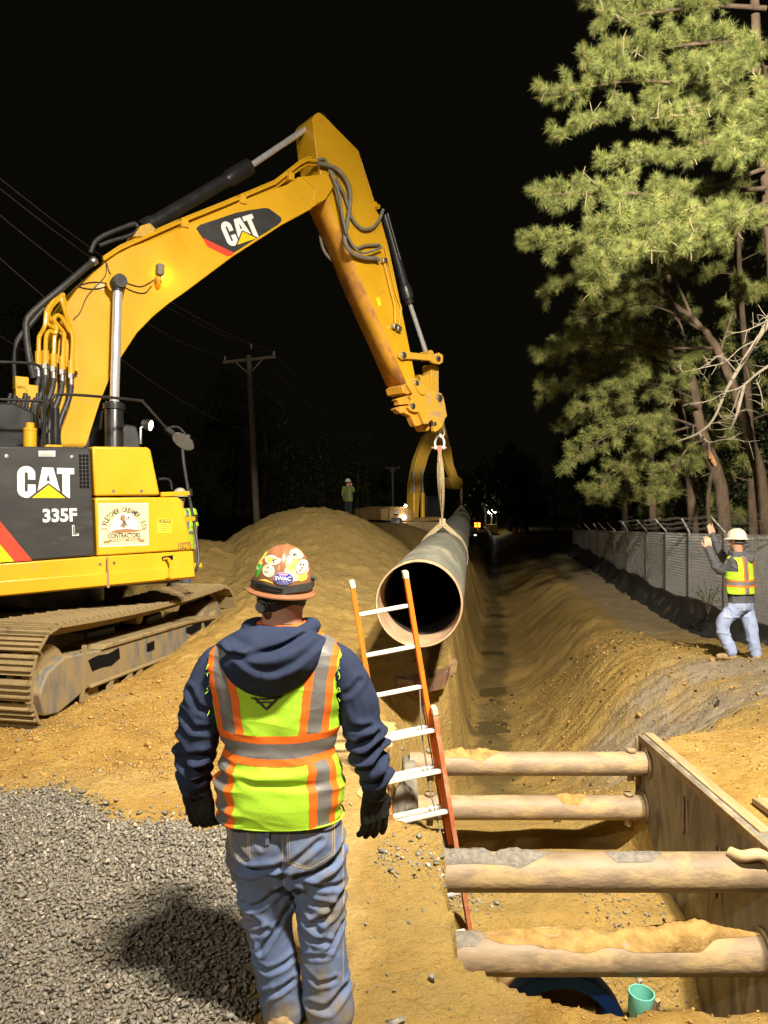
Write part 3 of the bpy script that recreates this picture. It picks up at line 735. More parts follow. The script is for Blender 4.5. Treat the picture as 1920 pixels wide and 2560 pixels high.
for k_ in range(9):
    if k_ != 5: lay_poly("sign_print", [(-0.5 + k_ * 0.115, -0.685), (-0.5 + k_ * 0.115 + 0.09, -0.683), (-0.5 + k_ * 0.115 + 0.09, -0.735), (-0.5 + k_ * 0.115, -0.737)], sgf, M['cream'], sign, 0.007)
# caution label and unit number
cx0, cz0 = at(394, 1297); cx1, cz1 = at(429, 1331)
cf = lambda a, b, h: ((cx0 + cx1) / 2 + a * (cx1 - cx0) / 2, YR - h, (cz0 + cz1) / 2 + b * (cz0 - cz1) / 2)
cau = lay_poly("caution_label", [(-1, -1), (1, -1), (1, 1), (-1, 1)], cf, M['caution'], fb, 0.002)
lay_poly("label_header", [(-.9, .38), (.9, .38), (.9, .92), (-.9, .92)], cf, M['ink'], cau, 0.003)
lay_text("label_lettering", "CAUTION", cf, M['caution'], cau, 1.6, 0.4, (0, 0.65), 0, 0.02, 0.004)
for k, w in enumerate((0.45, 0.8, 0.55, 0.62)): lay_poly("label_print", [(-w, 0.2 - k * 0.29), (w, 0.2 - k * 0.29), (w, 0.12 - k * 0.29), (-w, 0.12 - k * 0.29)], cf, M['ink'], cau, 0.004)
lay_text("unit_number", "150270", FR, M['ink'], fb, at(477, 1365)[0] - at(446, 1365)[0], 0.082, at(461, 1364), 0.03, 0.012, 0.003)

# --- deck: floor plate, engine hood behind, cab on the far side
xh0, zh0 = at(-260, 1111)
mb = MB(); mb.box((-0.6, -0.35, 1.30), (3.6, 2.3, 0.30)); mb.build("deck_frame", M['black'], ex, bevel=0.02)
mb = MB(); mb.box((-2.2, 0.0, 1.95), (1.9, 2.9, 1.25)); mb.build("counterweight", M['yellow'], ex, bevel=0.08)
mb = MB(); mb.prism([(0.1, 1.45), (1.55, 1.45), (1.7, 1.8), (1.45, 3.25), (0.25, 3.3), (0.05, 2.9)], yfn, 0.55, 1.45); cab = mb.build("cab", M['black'], ex, bevel=0.05)
cg = pmat("cab_glass", (0.02, 0.022, 0.024), 0.08, var=0.0); 
mb = MB(); mb.prism([(0.3, 2.1), (1.45, 2.1), (1.32, 3.1), (0.4, 3.12)], yfn, 0.535, 0.56); mb.build("window", cg, cab)
mb = MB(); mb.cyl((0, 0, 0.75), (0, 0, 1.18), 0.75, 40); mb.build("swing_bearing", M['black'], ex)
# clutter on the hood
p = H3(75, 1115, -1.35); mb = MB(); mb.lathe([(0.068, -0.05), (0.068, 0.16), (0.072, 0.165), (0.072, 0.19), (0.045, 0.2), (0.045, 0.25)], p, (0, 0, 1), 18); mb.build("filler_cap", M['yellow'], ex)
p = H3(128, 1116, -1.3); mb = MB(); mb.box(p, (0.2, 0.14, 0.03)); mb.build("post_foot", M['yellow'], ex, bevel=0.004)
p = H3(138, 1115, -1.3); mb = MB(); mb.cyl(p, p + Vector((0, 0, 0.42)), 0.045, 16); mb.build("post", M['black'], ex)
mb = MB(); mb.prism([H(u, v, -1.0) for u, v in [(-200, 1130), (-200, 1000), (38, 1005), (92, 1030), (96, 1130)]], yfn, -0.95, 0.4); mb.build("engine_hood", M['black'], ex, bevel=0.03)
hr = MB(); hr.tube(spline([H3(-80, 905, -1.45), H3(-5, 905, -1.45), H3(70, 908, -1.45), H3(97, 915, -1.45), H3(106, 935, -1.45), H3(110, 1010, -1.45), H3(113, 1113, -1.45)], 6), 0.016, 8)
hr.tube([H3(-80, 995, -1.45), H3(110, 1003, -1.45)], 0.014, 8); hr.build("handrail", M['black'], ex)
hr = MB(); hr.tube(spline([H3(130, 1113, -1.3), H3(130, 1008, -1.3), H3(134, 993, -1.3), H3(148, 986, -1.3), H3(230, 990, -1.3), H3(345, 1001, -1.2), H3(362, 1010, -1.2), H3(422, 1078, -1.15)], 6), 0.017, 8); hr.build("handrail", M['black'], ex)
# mirror on its arm
c0 = H3(458, 1104, -1.15)
mb = MB(); mb.tube([H3(416, 1071, -1.15), H3(432, 1083, -1.15)], 0.035, 8); mb.tube(spline([H3(426, 1068, -1.15), H3(445, 1068, -1.1), H3(462, 1084, -1.1), H3(472, 1096, -1.1), H3(481, 1104, -1.1)], 4), 0.014, 7)
mb.ball(H3(470, 1092, -1.1), 0.035, n=8, m=6); mb.build("mirror_arm", M['rubber'], ex)
axd = (H3(482, 1121, -1.15) - H3(434, 1086, -1.15)).normalized(); nrm = Vector((-0.35, -0.75, -0.55)); nrm = (nrm - axd * nrm.dot(axd)).normalized(); sd = axd.cross(nrm)
mb = MB(); n_ = 20; prof = [(0.0, 0.05), (0.7, 0.045), (1.0, 0.02), (1.0, -0.01), (0.0, -0.012)]
for sc, hh in prof: pass
ring = []
for sc, hh in prof:
    ring.append([c0 + axd * (0.155 * sc * math.cos(2 * math.pi * k / n_)) + sd * (0.085 * sc * math.sin(2 * math.pi * k / n_)) - nrm * hh for k in range(n_)])
vs = [q for r_ in ring for q in r_]; fs = [(i * n_ + k, i * n_ + (k + 1) % n_, (i + 1) * n_ + (k + 1) % n_, (i + 1) * n_ + k) for i in range(4) for k in range(n_)]
mb._put(vs, fs); mb.build("mirror", pmat("mirror_shell", (0.10, 0.10, 0.095), 0.5, var=0.15), ex, smooth=50)
# front grab pole with brackets
gp = MB(); gp.tube(spline([H3(456, 1118, -1.1), H3(460, 1160, -1.1), H3(472, 1235, -1.1), H3(484, 1300, -1.1), H3(492, 1350, -1.15), H3(497, 1395, -1.2), H3(492, 1420, -1.25), H3(486, 1428, -1.3)], 5), 0.02, 8); gp.build("grab_pole", M['rubber'], ex)
for (u, v, u2, v2) in ((402, 1236, 474, 1233), (462, 1299, 488, 1296), (480, 1413, 502, 1413)):
    mb = MB(); mb.bar(H3(u, v, -1.15), H3(u2, v2, -1.1), 0.05, 0.055); mb.build("bracket", M['yellow'], ex, bevel=0.004)
for (u, v) in ((474, 1231), (487, 1296)): mb = MB(); mb.cyl(H3(u, v - 9, -1.1), H3(u + 2, v + 9, -1.1), 0.034, 12); mb.build("clamp", M['black'], ex)
mb = MB(); mb.tube(spline([H3(396, 1198, -0.9), H3(415, 1197, -0.9), H3(426, 1203, -0.9), H3(430, 1224, -0.9)], 4), 0.016, 8); mb.build("handrail", M['black'], ex)
# work lamp beside the cab
wl = MB(); p = H3(368, 1062, 0.2); wl.lathe([(0.02, -0.09), (0.07, -0.06), (0.085, 0.05), (0.08, 0.055), (0.0, 0.045)], p, (0.7, -0.68, -0.2), 16); wl.tube([p, H3(352, 1070, 0.2), H3(352, 1110, 0.2)], 0.02, 6); wlo = wl.build("work_lamp", M['steel'], ex)
lens = pmat("lamp_lens", (0.9, 0.88, 0.8), 0.2, var=0.0, emit=(1, 0.85, 0.65), estr=14)
mb = MB(); mb.lathe([(0.001, 0.062), (0.05, 0.06), (0.07, 0.056)], p, (0.7, -0.68, -0.2), 14); mb.build("lens", lens, wlo)
panel("cab_corner", [(240, 1140), (252, 1030), (262, 1015), (268, 1140)], 0.1, 0.3, M['black'], 0.02)
panel("cab_rear", [(300, 1140), (305, 1068), (318, 1062), (342, 1066), (348, 1085), (362, 1140)], 0.25, 0.3, pmat("cab_plastic", (0.05, 0.052, 0.055), 0.5), 0.03)

# --- boom
YB = -0.34
boom_px = [(118, 1160), (128, 1040), (140, 930), (152, 800), (166, 758), (193, 722), (231, 684), (266, 654), (293, 635), (328, 617), (386, 597), (507, 545), (624, 494), (718, 461), (746, 442), (824, 433), (838, 440), (836, 464), (812, 501), (777, 521), (703, 561), (581, 639), (507, 694), (463, 727), (420, 757), (380, 790), (340, 831), (309, 878), (278, 928), (247, 1005), (212, 1115), (196, 1160)]
boom_poly = [H(u, v, YB) for u, v in boom_px]
mb = MB(); mb.prism(boom_poly, yfn, YB, -YB); boom = mb.build("boom", M['yellow'], ex, smooth=25, bevel=0.012)
BF = face_frame(YB); bt = lambda u, v: H(u, v, YB)
# raised welded edge strip along the lower flange and plate seams
fl = MB(); low = [(212, 1115), (247, 1005), (278, 928), (309, 878), (340, 831), (380, 790), (420, 757), (463, 727), (507, 694), (581, 639), (703, 561), (777, 521)]
fl.tube([Vector((bt(u, v)[0], YB - 0.004, bt(u, v)[1])) for u, v in low], 0.012, 6); fl.build("flange", M['yellow'], boom)
for (u, v, u2, v2) in ((441, 583, 505, 692), (700, 470, 748, 522)):
    mb = MB(); mb.tube([Vector((*[0, 0], 0)) + Vector((bt(u, v)[0], YB, bt(u, v)[1])), Vector((bt(u2, v2)[0], YB, bt(u2, v2)[1]))], 0.006, 5); mb.build("weld_seam", M['yellow'], boom)
mb = MB(); mb.prism([H(u, v, YB) for u, v in [(756, 444), (824, 434), (838, 441), (835, 462), (812, 500), (788, 511), (782, 500), (786, 472), (770, 458)]], yfn, YB - 0.02, YB + 0.01); mb.build("nose_plate", M['yellow'], boom, bevel=0.006)
dec = [bt(490, 571), (0, 0), bt(600, 527)]
dpx = [(490, 571), (500, 562), (540, 549), (590, 532), (620, 526), (660, 520), (672, 521), (702, 543), (704, 552), (695, 562), (583, 633), (574, 633), (506, 596)]
decal = lay_poly("boom_decal", [bt(*q) for q in dpx], BF, M['panel_black'], boom, 0.003)
lay_poly("decal_stripe", [bt(505, 594), bt(584, 632), bt(580, 640), bt(566, 640), bt(519, 617)], BF, M['red'], boom, 0.0035)
bx0, bz0 = bt(600, 578); bx1, bz1 = bt(640, 557)
lrot = math.atan2(bt(643, 555)[1] - bt(556, 583)[1], bt(643, 555)[0] - bt(556, 583)[0])
lw = math.hypot(bt(633, 540)[0] - bt(557, 571)[0], bt(633, 540)[1] - bt(557, 571)[1])
maker_logo(BF, decal, lw / 9.0, bt(600, 576), lrot, 0.005)
# boom pins, wiring, amber beacon lamp
def pin(u, v, c, r, h, name, mat, parent):
    mb = MB(); p_ = H3(u, v, c); mb.lathe([(0.001, h), (r * 0.8, h), (r, h * 0.8), (r, -0.05)], p_, (0, -1, 0), 22); return mb.build(name, M[mat], parent)
pin(291, 708, YB - 0.2, 0.078, 0.09, "pin", 'rubber', boom)
for a_ in (0.5, 2.6, 4.7):
    p_ = H3(291, 708, YB - 0.29) + Vector((math.cos(a_) * 0.04, 0, math.sin(a_) * 0.04)); mb = MB(); mb.cyl(p_, p_ + Vector((0, -0.008, 0)), 0.012, 8); mb.build("bolt", M['black'], boom)
mb = MB(); mb.cyl(H3(291, 708, YB - 0.2), H3(291, 708, YB + 0.05), 0.12, 24); mb.build("pin_boss", M['yellow'], boom)
wires = [[(265, 656), (275, 685), (300, 700), (330, 713), (355, 716), (385, 700)], [(265, 656), (262, 690), (235, 720), (215, 745), (200, 780), (182, 800)], [(192, 715), (215, 722), (245, 722), (270, 715)], [(192, 715), (230, 706), (268, 709)], [(300, 712), (330, 728), (360, 733), (378, 715)]]
for w in wires:
    mb = MB(); mb.tube(spline([Vector((bt(u, v)[0], YB - 0.015, bt(u, v)[1])) for u, v in w], 6), 0.006, 5); mb.build("cable", M['rubber'], boom)
mb = MB(); p_ = H3(251, 716, YB); mb.box((p_.x, YB - 0.003, p_.z), (0.10, 0.006, 0.09)); mb.build("reflector", pmat("cable_tape", (0.6, 0.5, 0.25), 0.3), boom)
bl = MB(); p_ = H3(400, 675, YB - 0.13); bl.box(p_ - Vector((0, 0, 0.0)), (0.10, 0.12, 0.16)); blo = bl.build("boom_lamp", M['rubber_grey'], boom, bevel=0.03, seg=3)
mb = MB(); mb.bar(H3(398, 688, YB - 0.12), H3(392, 700, YB), 0.05, 0.03); mb.lathe([(0.03, 0.0), (0.05, -0.06), (0.02, -0.12)], H3(397, 690, YB - 0.1), (0, 0, 1), 12); mb.build("lamp_bracket", M['yellow_rusty'], blo)
amber = pmat("amber_lens", (0.9, 0.45, 0.05), 0.3, var=0.0, emit=(1.0, 0.42, 0.05), estr=9)
mb = MB(); mb.box(p_ + Vector((0.052, 0.03, -0.02)), (0.012, 0.07, 0.11)); mb.build("lamp_lens", amber, blo, bevel=0.004)
ld = bpy.data.lights.new("beacon", 'POINT'); ld.energy = 5; ld.color = (1.0, 0.42, 0.05); ld.shadow_soft_size = 0.03
lo = bpy.data.objects.new("beacon", ld); COL.objects.link(lo); lo.parent = ex; lo.location = p_ + Vector((0.085, 0.06, -0.03))

# --- lift cylinders
for s_, nm in ((-1, 0), (1, 1)):
    c = s_ * 0.55
    top = H3(291, 708, YB - 0.15); top.y = c
    bot = H3(284, 1160, -0.55); bot.y = c
    mid = H3(285.5, 1012, -0.55); mid.y = c
    mb = MB(); mb.cyl(mid - (mid - bot).normalized() * 0.1, top, 0.057, 20); mb.build("lift_rod", M['chrome'], ex)
    mb = MB(); mb.tube([bot - Vector((0, 0, .5)), mid, mid + (top - mid) * 0.02], [0.115, 0.115, 0.105], 24); mb.cyl(mid - (mid - bot) * 0.08, mid + (top - mid) * 0.004, 0.135, 24); mb.build("lift_barrel", M['black'], ex)
    mb = MB(); mb.cyl(top - (top - mid).normalized() * 0.12, top, 0.07, 20, 0.08); mb.cyl(top + Vector((0, -0.1, 0)), top + Vector((0, 0.1, 0)), 0.085, 20); mb.build("rod_eye", M['rubber'], ex)
# --- stick cylinder above the boom
a_ = H3(350, 575, 0.0); g_ = H3(622, 418, 0.0); e_ = H3(790, 305, 0.0)
a_ = H3(356, 574, 0.0)
mb = MB(); mb.cyl(a_, g_, 0.098, 22); mb.lathe([(0.098, -0.5), (0.125, -0.42), (0.128, 0.0), (0.07, 0.01)], g_, g_ - a_, 22); mb.lathe([(0.12, 0.0), (0.12, 0.18), (0.1, 0.2)], a_, g_ - a_, 20); mb.build("stick_barrel", M['black'], ex)
mb = MB(); mb.cyl(g_, e_, 0.048, 18); mb.build("stick_rod", M['chrome'], ex)
mb = MB(); mb.cyl(e_ + Vector((0, -0.2, 0)), e_ + Vector((0, 0.2, 0)), 0.07, 16); mb.build("rod_eye", M['black'], ex)
mb = MB(); mb.prism([H(u, v, 0.0) for u, v in [(322, 600), (342, 572), (365, 566), (378, 580), (372, 600)]], yfn, -0.16, 0.16); mb.build("barrel_lug", M['yellow_worn'], ex, bevel=0.01)

# --- stick
YS = -0.26
st_px = [(785, 330), (781, 296), (788, 285), (798, 280), (812, 290), (832, 311), (897, 377), (902, 395), (918, 454), (938, 520), (950, 540), (971, 614), (997, 735), (1016, 830), (1026, 880), (1038, 940), (1030, 960), (1016, 957), (978, 868), (940, 785), (902, 697), (867, 605), (820, 504), (806, 455), (792, 395)]
mb = MB(); mb.prism([H(u, v, YS) for u, v in st_px], yfn, YS, -YS); stick = mb.build("stick", M['yellow'], ex, smooth=25, bevel=0.01)
bel = [(812, 490), (820, 504), (867, 605), (902, 697), (940, 785), (978, 868), (1016, 957)]
vs, fs = [], []
for u, v in bel:
    x, z = H(u, v, YS); vs += [(x - 0.012, YS + 0.004, z - 0.004), (x - 0.012, -YS - 0.004, z - 0.004)]
for i in range(len(bel) - 1): fs.append((2 * i, 2 * i + 1, 2 * i + 3, 2 * i + 2))
mb = MB(); mb._put(vs, fs); wear = mb.build("wear_plate", M['yellow_rusty'], stick)
so = wear.modifiers.new("thickness", 'SOLIDIFY'); so.thickness = 0.012; so.offset = 0
SF = face_frame(YS); stt = lambda u, v: H(u, v, YS)
mb = MB(); mb.prism([stt(u, v) for u, v in [(900, 385), (938, 505), (952, 512), (951, 521), (938, 524), (920, 455)]], yfn, YS + 0.01, YS + 0.05); mb.build("cylinder_lug", M['yellow'], stick, bevel=0.004)
mb = MB(); mb.tube([Vector((stt(u, v)[0], YS, stt(u, v)[1])) for u, v in [(818, 312), (812, 335), (792, 390)]], 0.008, 5); mb.build("weld_seam", M['yellow'], stick)
lay_poly("stick_label", [stt(939, 745), stt(948, 742), stt(954, 762), stt(946, 767)], SF, M['caution'], stick, 0.003)
pin(801, 296, YS, 0.06, 0.012, "pin", 'yellow', stick)
pin(938, 512, YS, 0.05, 0.02, "pin", 'yellow', stick)
# bucket cylinder and its rod on the front of the stick
b0 = H3(950, 535, 0.0) + Vector((0.10, 0, 0)); b1 = H3(1018, 746, 0.0) + Vector((0.02, 0, 0)); b2 = H3(1066, 884, 0.0)
mb = MB(); mb.cyl(b0, b1, 0.085, 20); mb.lathe([(0.085, -0.25), (0.11, -0.2), (0.115, 0.0), (0.09, 0.0), (0.09, 0.09), (0.05, 0.1)], b1, b1 - b0, 20); mb.tube([b0 + Vector((-0.02, -0.1, 0.0)), b0 + (b1 - b0) * 0.55 + Vector((-0.02, -0.1, 0))], 0.018, 6); mb.build("bucket_barrel", M['black'], ex)
mb = MB(); mb.cyl(b1, b2, 0.042, 16); mb.build("bucket_rod", M['chrome'], ex)
mb = MB(); mb.cyl(b2 + Vector((0, -.12, -0.04)), b2 + Vector((0, .12, -0.04)), 0.085, 16); mb.build("rod_eye", M['yellow_worn'], ex)
def link_plate(name, pts, c, th, mat='yellow_worn'):
    mb = MB(); mb.prism([H(u, v, c) for u, v in pts], yfn, c, c + th); return mb.build(name, M[mat], ex, bevel=0.008)
for c in (-0.33, 0.27):
    link_plate("idler_link", [(998, 884), (1004, 877), (1024, 880), (1080, 887), (1098, 881), (1108, 888), (1108, 905), (1100, 911), (1085, 908), (1074, 901), (1020, 897), (1006, 899), (998, 893)], c, 0.06)
link_plate("coupler_link", [(1078, 914), (1082, 910), (1097, 916), (1097, 992), (1090, 985), (1078, 978)], -0.12, 0.24)
link_plate("coupler_link", [(1050, 936), (1058, 940), (1075, 935), (1078, 980), (1056, 965)], -0.08, 0.16)
pin(1008, 888, -0.33, 0.055, 0.03, "pin", 'steel', ex); pin(1095, 897, -0.33, 0.05, 0.02, "pin", 'steel', ex)
# quick coupler
qc = [(1018, 962), (1020, 949), (1030, 943), (1040, 944), (1052, 953), (1060, 962), (1078, 974), (1096, 979), (1104, 984), (1110, 996), (1118, 1040), (1113, 1047), (1111, 1054), (1106, 1066), (1097, 1076), (1088, 1080), (1085, 1077), (1085, 1056), (1080, 1049), (1074, 1054), (1071, 1060), (1060, 1060), (1054, 1044), (1047, 1030), (1036, 1030), (1026, 1026), (1020, 1018), (1026, 1014), (1030, 1000), (1024, 990), (1034, 986), (1026, 975)]
coup = None
for c in (-0.30, 0.22):
    o_ = link_plate("coupler_plate", qc, c, 0.08); coup = coup or o_
link_plate("coupler_hook", [(988, 1022), (1000, 1016), (1026, 1013), (1036, 1030), (1052, 1035), (1060, 1060), (1040, 1066), (1035, 1060), (1027, 1040), (1010, 1032), (1002, 1034)], -0.22, 0.14, 'yellow_rusty')
link_plate("coupler_block", [(990, 998), (1022, 988), (1030, 1000), (1026, 1010), (998, 1012), (997, 1003)], -0.22, 0.14, 'yellow_rusty')
link_plate("coupler_lock", [(1052, 1062), (1074, 1056), (1078, 1070), (1068, 1078), (1058, 1075)], -0.1, 0.2, 'yellow_rusty')
link_plate("stick_nose", [(1004, 966), (1008, 982), (1022, 986), (1030, 970), (1020, 955)], -0.24, 0.44, 'yellow_rusty')
link_plate("pin_keeper", [(1034, 958), (1046, 950), (1060, 968), (1066, 982), (1062, 988), (1052, 986), (1046, 978)], -0.33, 0.04)
pin(1040, 958, -0.31, 0.05, 0.03, "pin", 'steel', ex); pin(1098, 995, -0.31, 0.06, 0.03, "pin", 'steel', ex); pin(1032, 1015, -0.31, 0.05, 0.02, "pin", 'steel', ex); pin(1086, 1060, -0.29, 0.04, 0.02, "pin", 'steel', ex)

# --- hydraulic lines
def hose(pts, r, mat='rubber', name="hose", parent=ex, n=8):
    mb = MB(); mb.tube(spline(pts, n), r, 9); return mb.build(name, M[mat], parent, smooth=60)
# steel pipes along the boom top
top_line = [(258, 650), (300, 622), (345, 602), (440, 560), (560, 512), (660, 470), (688, 458), (748, 411), (768, 400), (792, 402)]
for dv, r_, c in ((0, 0.022, YB + 0.02), (10, 0.03, YB + 0.10), (-6, 0.018, YB + 0.22)):
    mb = MB(); mb.tube([H3(u, v + dv, c) for u, v in top_line], r_, 8); mb.build("steel_pipe", M['yellow'], boom)
for u, v in ((455, 556), (600, 498), (720, 440)):
    mb = MB(); mb.box(H3(u, v + 6, YB + 0.08), (0.10, 0.22, 0.12)); mb.build("pipe_clamp", M['yellow'], boom, bevel=0.006)
# loops between boom and stick
loops = [([(795, 408), (815, 412), (845, 425), (870, 460), (876, 500), (868, 560), (862, 600), (880, 632), (915, 645), (938, 645), (948, 650)], 0.034, YS - 0.10),
         ([(793, 400), (812, 399), (822, 420), (842, 450), (848, 500), (858, 560), (872, 600), (890, 620), (915, 614), (950, 612)], 0.024, YS - 0.05),
         ([(822, 424), (838, 470), (852, 530), (870, 590), (885, 618), (905, 632), (930, 628), (955, 618)], 0.02, YS - 0.13),
         ([(835, 440), (862, 490), (880, 545), (905, 572), (930, 570), (948, 550), (958, 524)], 0.027, YS - 0.06),
         ([(826, 430), (846, 480), (856, 540), (866, 585)], 0.022, YS - 0.18)]
for pts, r_, c in loops: hose([H3(u, v, c) for u, v in pts], r_, 'rubber_grey')
for pts in ([(802, 560), (802, 600), (815, 635), (842, 662)], [(808, 570), (815, 605), (836, 645)]): hose([H3(u, v, 0.3) for u, v in pts], 0.026, 'rubber_grey')
mb = MB(); mb.tube([H3(u, v, YS - 0.03) for u, v in [(962, 618), (970, 650), (990, 735), (1003, 770), (998, 812)]], 0.016, 7); mb.build("steel_pipe", M['yellow'], stick)
mb = MB(); mb.tube([H3(u, v, YS - 0.04) for u, v in [(960, 655), (972, 705), (987, 765), (988, 810)]], 0.022, 7); mb.build("steel_pipe", M['yellow'], stick)
for u, v in ((960, 652), (986, 816), (996, 822)): mb = MB(); mb.box(H3(u, v, YS - 0.05), (0.09, 0.09, 0.08)); mb.build("fitting", M['steel'], stick, bevel=0.01)
# foot of the boom: bent pipes, fittings and black hoses
foot = [(96, 900), (114, 897), (134, 905), (156, 912), (178, 922)]
bends = [[(96, 900), (97, 850), (100, 838), (112, 815), (120, 770), (160, 735)], [(114, 897), (115, 845), (124, 828), (138, 833), (140, 815), (125, 795), (120, 775), (140, 745), (150, 740)], [(134, 905), (136, 845), (140, 825), (118, 805), (130, 765), (160, 740)],
         [(156, 912), (160, 850), (158, 830), (135, 800), (150, 790), (175, 830)], [(178, 922), (182, 850), (175, 820), (160, 770), (152, 735), (165, 760)]]
for pts in bends:
    mb = MB(); mb.tube(spline([H3(u, v, YB - 0.16 + 0.02 * (k % 3)) for k, (u, v) in enumerate(pts)], 5), 0.026, 8); mb.build("steel_pipe", M['yellow'], boom)
for u, v in foot:
    mb = MB(); p_ = H3(u, v, YB - 0.15); mb.cyl(p_ + Vector((0, 0, -0.08)), p_ + Vector((0, 0, 0.10)), 0.04, 10); mb.build("fitting", M['yellow'], boom)
    mb = MB(); mb.cyl(p_ + Vector((0, 0, -0.12)), p_ + Vector((0, 0, -0.06)), 0.046, 6); mb.cyl(p_ + Vector((0, 0, -0.24)), p_ + Vector((0, 0, -0.12)), 0.034, 12); mb.build("hose_ferrule", M['steel'], boom)
    hose([p_ + Vector((0, 0, -0.2)), H3(u - 6, v + 75, YB - 0.2), H3(u - 30, v + 140, YB - 0.25), H3(u - 32, 1110, YB - 0.3), H3(u - 20, 1150, YB - 0.3)], 0.034)
mb = MB(); mb.bar(H3(94, 880, YB - 0.1), H3(196, 925, YB - 0.1), 0.04, 0.06); mb.build("clamp_plate", M['yellow'], boom, bevel=0.005)
hose([H3(238, 652, YB - 0.05), H3(215, 668, YB - 0.1), H3(160, 715, YB - 0.15), H3(105, 760, YB - 0.15), H3(70, 795, YB - 0.15), H3(65, 830, YB - 0.15), H3(72, 890, YB - 0.2), H3(84, 945, YB - 0.2)], 0.04)
hose([H3(110, 770, 0.1), H3(75, 812, 0.1), H3(45, 850, 0.1), H3(37, 900, 0.1), H3(38, 948, 0.1)], 0.034)
hose([H3(345, 568, 0.0), H3(335, 560, 0.0), H3(300, 572, 0.0), H3(262, 588, 0.0), H3(238, 605, 0.0), H3(226, 632, 0.0)], 0.032)
hose([H3(345, 578, -0.1), H3(320, 590, -0.1), H3(280, 602, -0.1), H3(248, 614, -0.1)], 0.026)
mb = MB(); mb.lathe([(0.045, 0), (0.055, 0.02), (0.055, 0.06), (0.042, 0.08)], H3(228, 657, YB - 0.06), (0.6, 0, 0.6), 14); mb.build("fitting", M['steel'], boom)
for (u, v, w, h) in ((52, 960, 0.15, 0.16), (78, 985, 0.13, 0.2), (50, 990, 0.12, 0.24), (62, 1010, 0.1, 0.1)):
    mb = MB(); mb.box(H3(u, v, -0.55), (w, 0.14, h)); mb.build("valve_block", M['yellow'], ex, bevel=0.015)
for k in range(9):
    u = 18 + k * 12 + 4 * math.sin(k * 3); hose([H3(u + 8, 985 + 6 * (k % 3), -0.62), H3(u, 1030, -0.7), H3(u + 6 * math.sin(k), 1075, -0.8), H3(u - 4, 1125, -0.8)], 0.022 + 0.006 * (k % 2), name="hose")
for k in range(5): mb = MB(); p_ = H3(12 + k * 22, 1060 + 9 * (k % 2), -0.75); mb.box(p_, (0.05, 0.06, 0.12)); mb.build("fitting", M['steel'] if k % 2 else M['black'], ex, bevel=0.008)

# --- undercarriage: built in its own direction, the body is swung to the right of it
TA, TB = Vector((-3.20, 6.75, 0)), Vector((-2.24, 11.2, 0))
TD = (TB - TA).normalized(); TN = Vector((-TD.y, TD.x, 0))       # TN points away from the camera side
mud = (0.27, 0.195, 0.09)
M['track'] = pmat("track_steel", (0.13, 0.105, 0.075), 0.6, 0.4, var=0.3, scale=8, dirt=mud, dirt_amt=0.95, dirt_scale=5, bump=0.008, bscale=18)
M['frame'] = pmat("track_frame_paint", (0.15, 0.152, 0.15), 0.55, 0.0, var=0.3, scale=6, dirt=mud, dirt_amt=0.72, dirt_scale=2.6, bump=0.004, bscale=20, stretch=(3, 3, 0.7))
TL = (TB - TA).length
def tw_pt(s, t, z):                                              # along the track, across it (0 = outer face), up
    p_ = TA + TD * s + TN * t; p_.z = z; return ex_local(p_)
ZB, ZT, RAD = -0.12, 0.90, 0.42
def loop_point(q):
    """closed belt line, q in metres from the middle of the top run towards the front"""
    zc0, r0 = ZB + RAD + 0.02, RAD
    topl = TL - 2 * r0
    segs = [topl, math.pi * r0, topl, math.pi * r0]; tot = sum(segs); q = q % tot
    if q < segs[0]:
        s = r0 + q; sag = -0.05 * math.sin(math.pi * q / topl); return s, zc0 + r0 + sag + (ZT - ZB - 2 * r0 - 0.04), 0.0
    q -= segs[0]
    ext = (ZT - ZB - 2 * r0 - 0.04)
    if q < segs[1]:
        a = q / r0; return r0 + topl + r0 * math.sin(a) * 1.0, zc0 + ext / 2 + (r0 + ext / 2) * math.cos(a), -a
    q -= segs[1]
    if q < segs[2]: return r0 + topl - q, zc0 - r0, -math.pi
    q -= segs[2]; a = q / r0
    return r0 - r0 * math.sin(a), zc0 + ext / 2 - (r0 + ext / 2) * math.cos(a), -math.pi - a
tot = 2 * (TL - 2 * RAD) + 2 * math.pi * RAD
NS = 52; pitch = tot / NS; SW = 0.78
def shoe_mesh():
    mb = MB(); h = pitch * 0.5
    sec = [(-h * 1.02, 0.0), (-h * 1.02, 0.028), (-h * .72, 0.028), (-h * .66, 0.062), (-h * .50, 0.062), (-h * .44, 0.028), (-h * .08, 0.028), (-h * .04, 0.055), (h * .08, 0.055), (h * .12, 0.028), (h * .5, 0.028), (h * .55, 0.055), (h * .68, 0.055), (h * .72, 0.022), (h * .98, 0.014), (h * .98, 0.0)]
    mb.prism(sec, lambda a, b, t: (a, t, b), 0.0, SW)
    return mb.mesh("track_shoe", M['track'], 25)
SHOE = shoe_mesh()
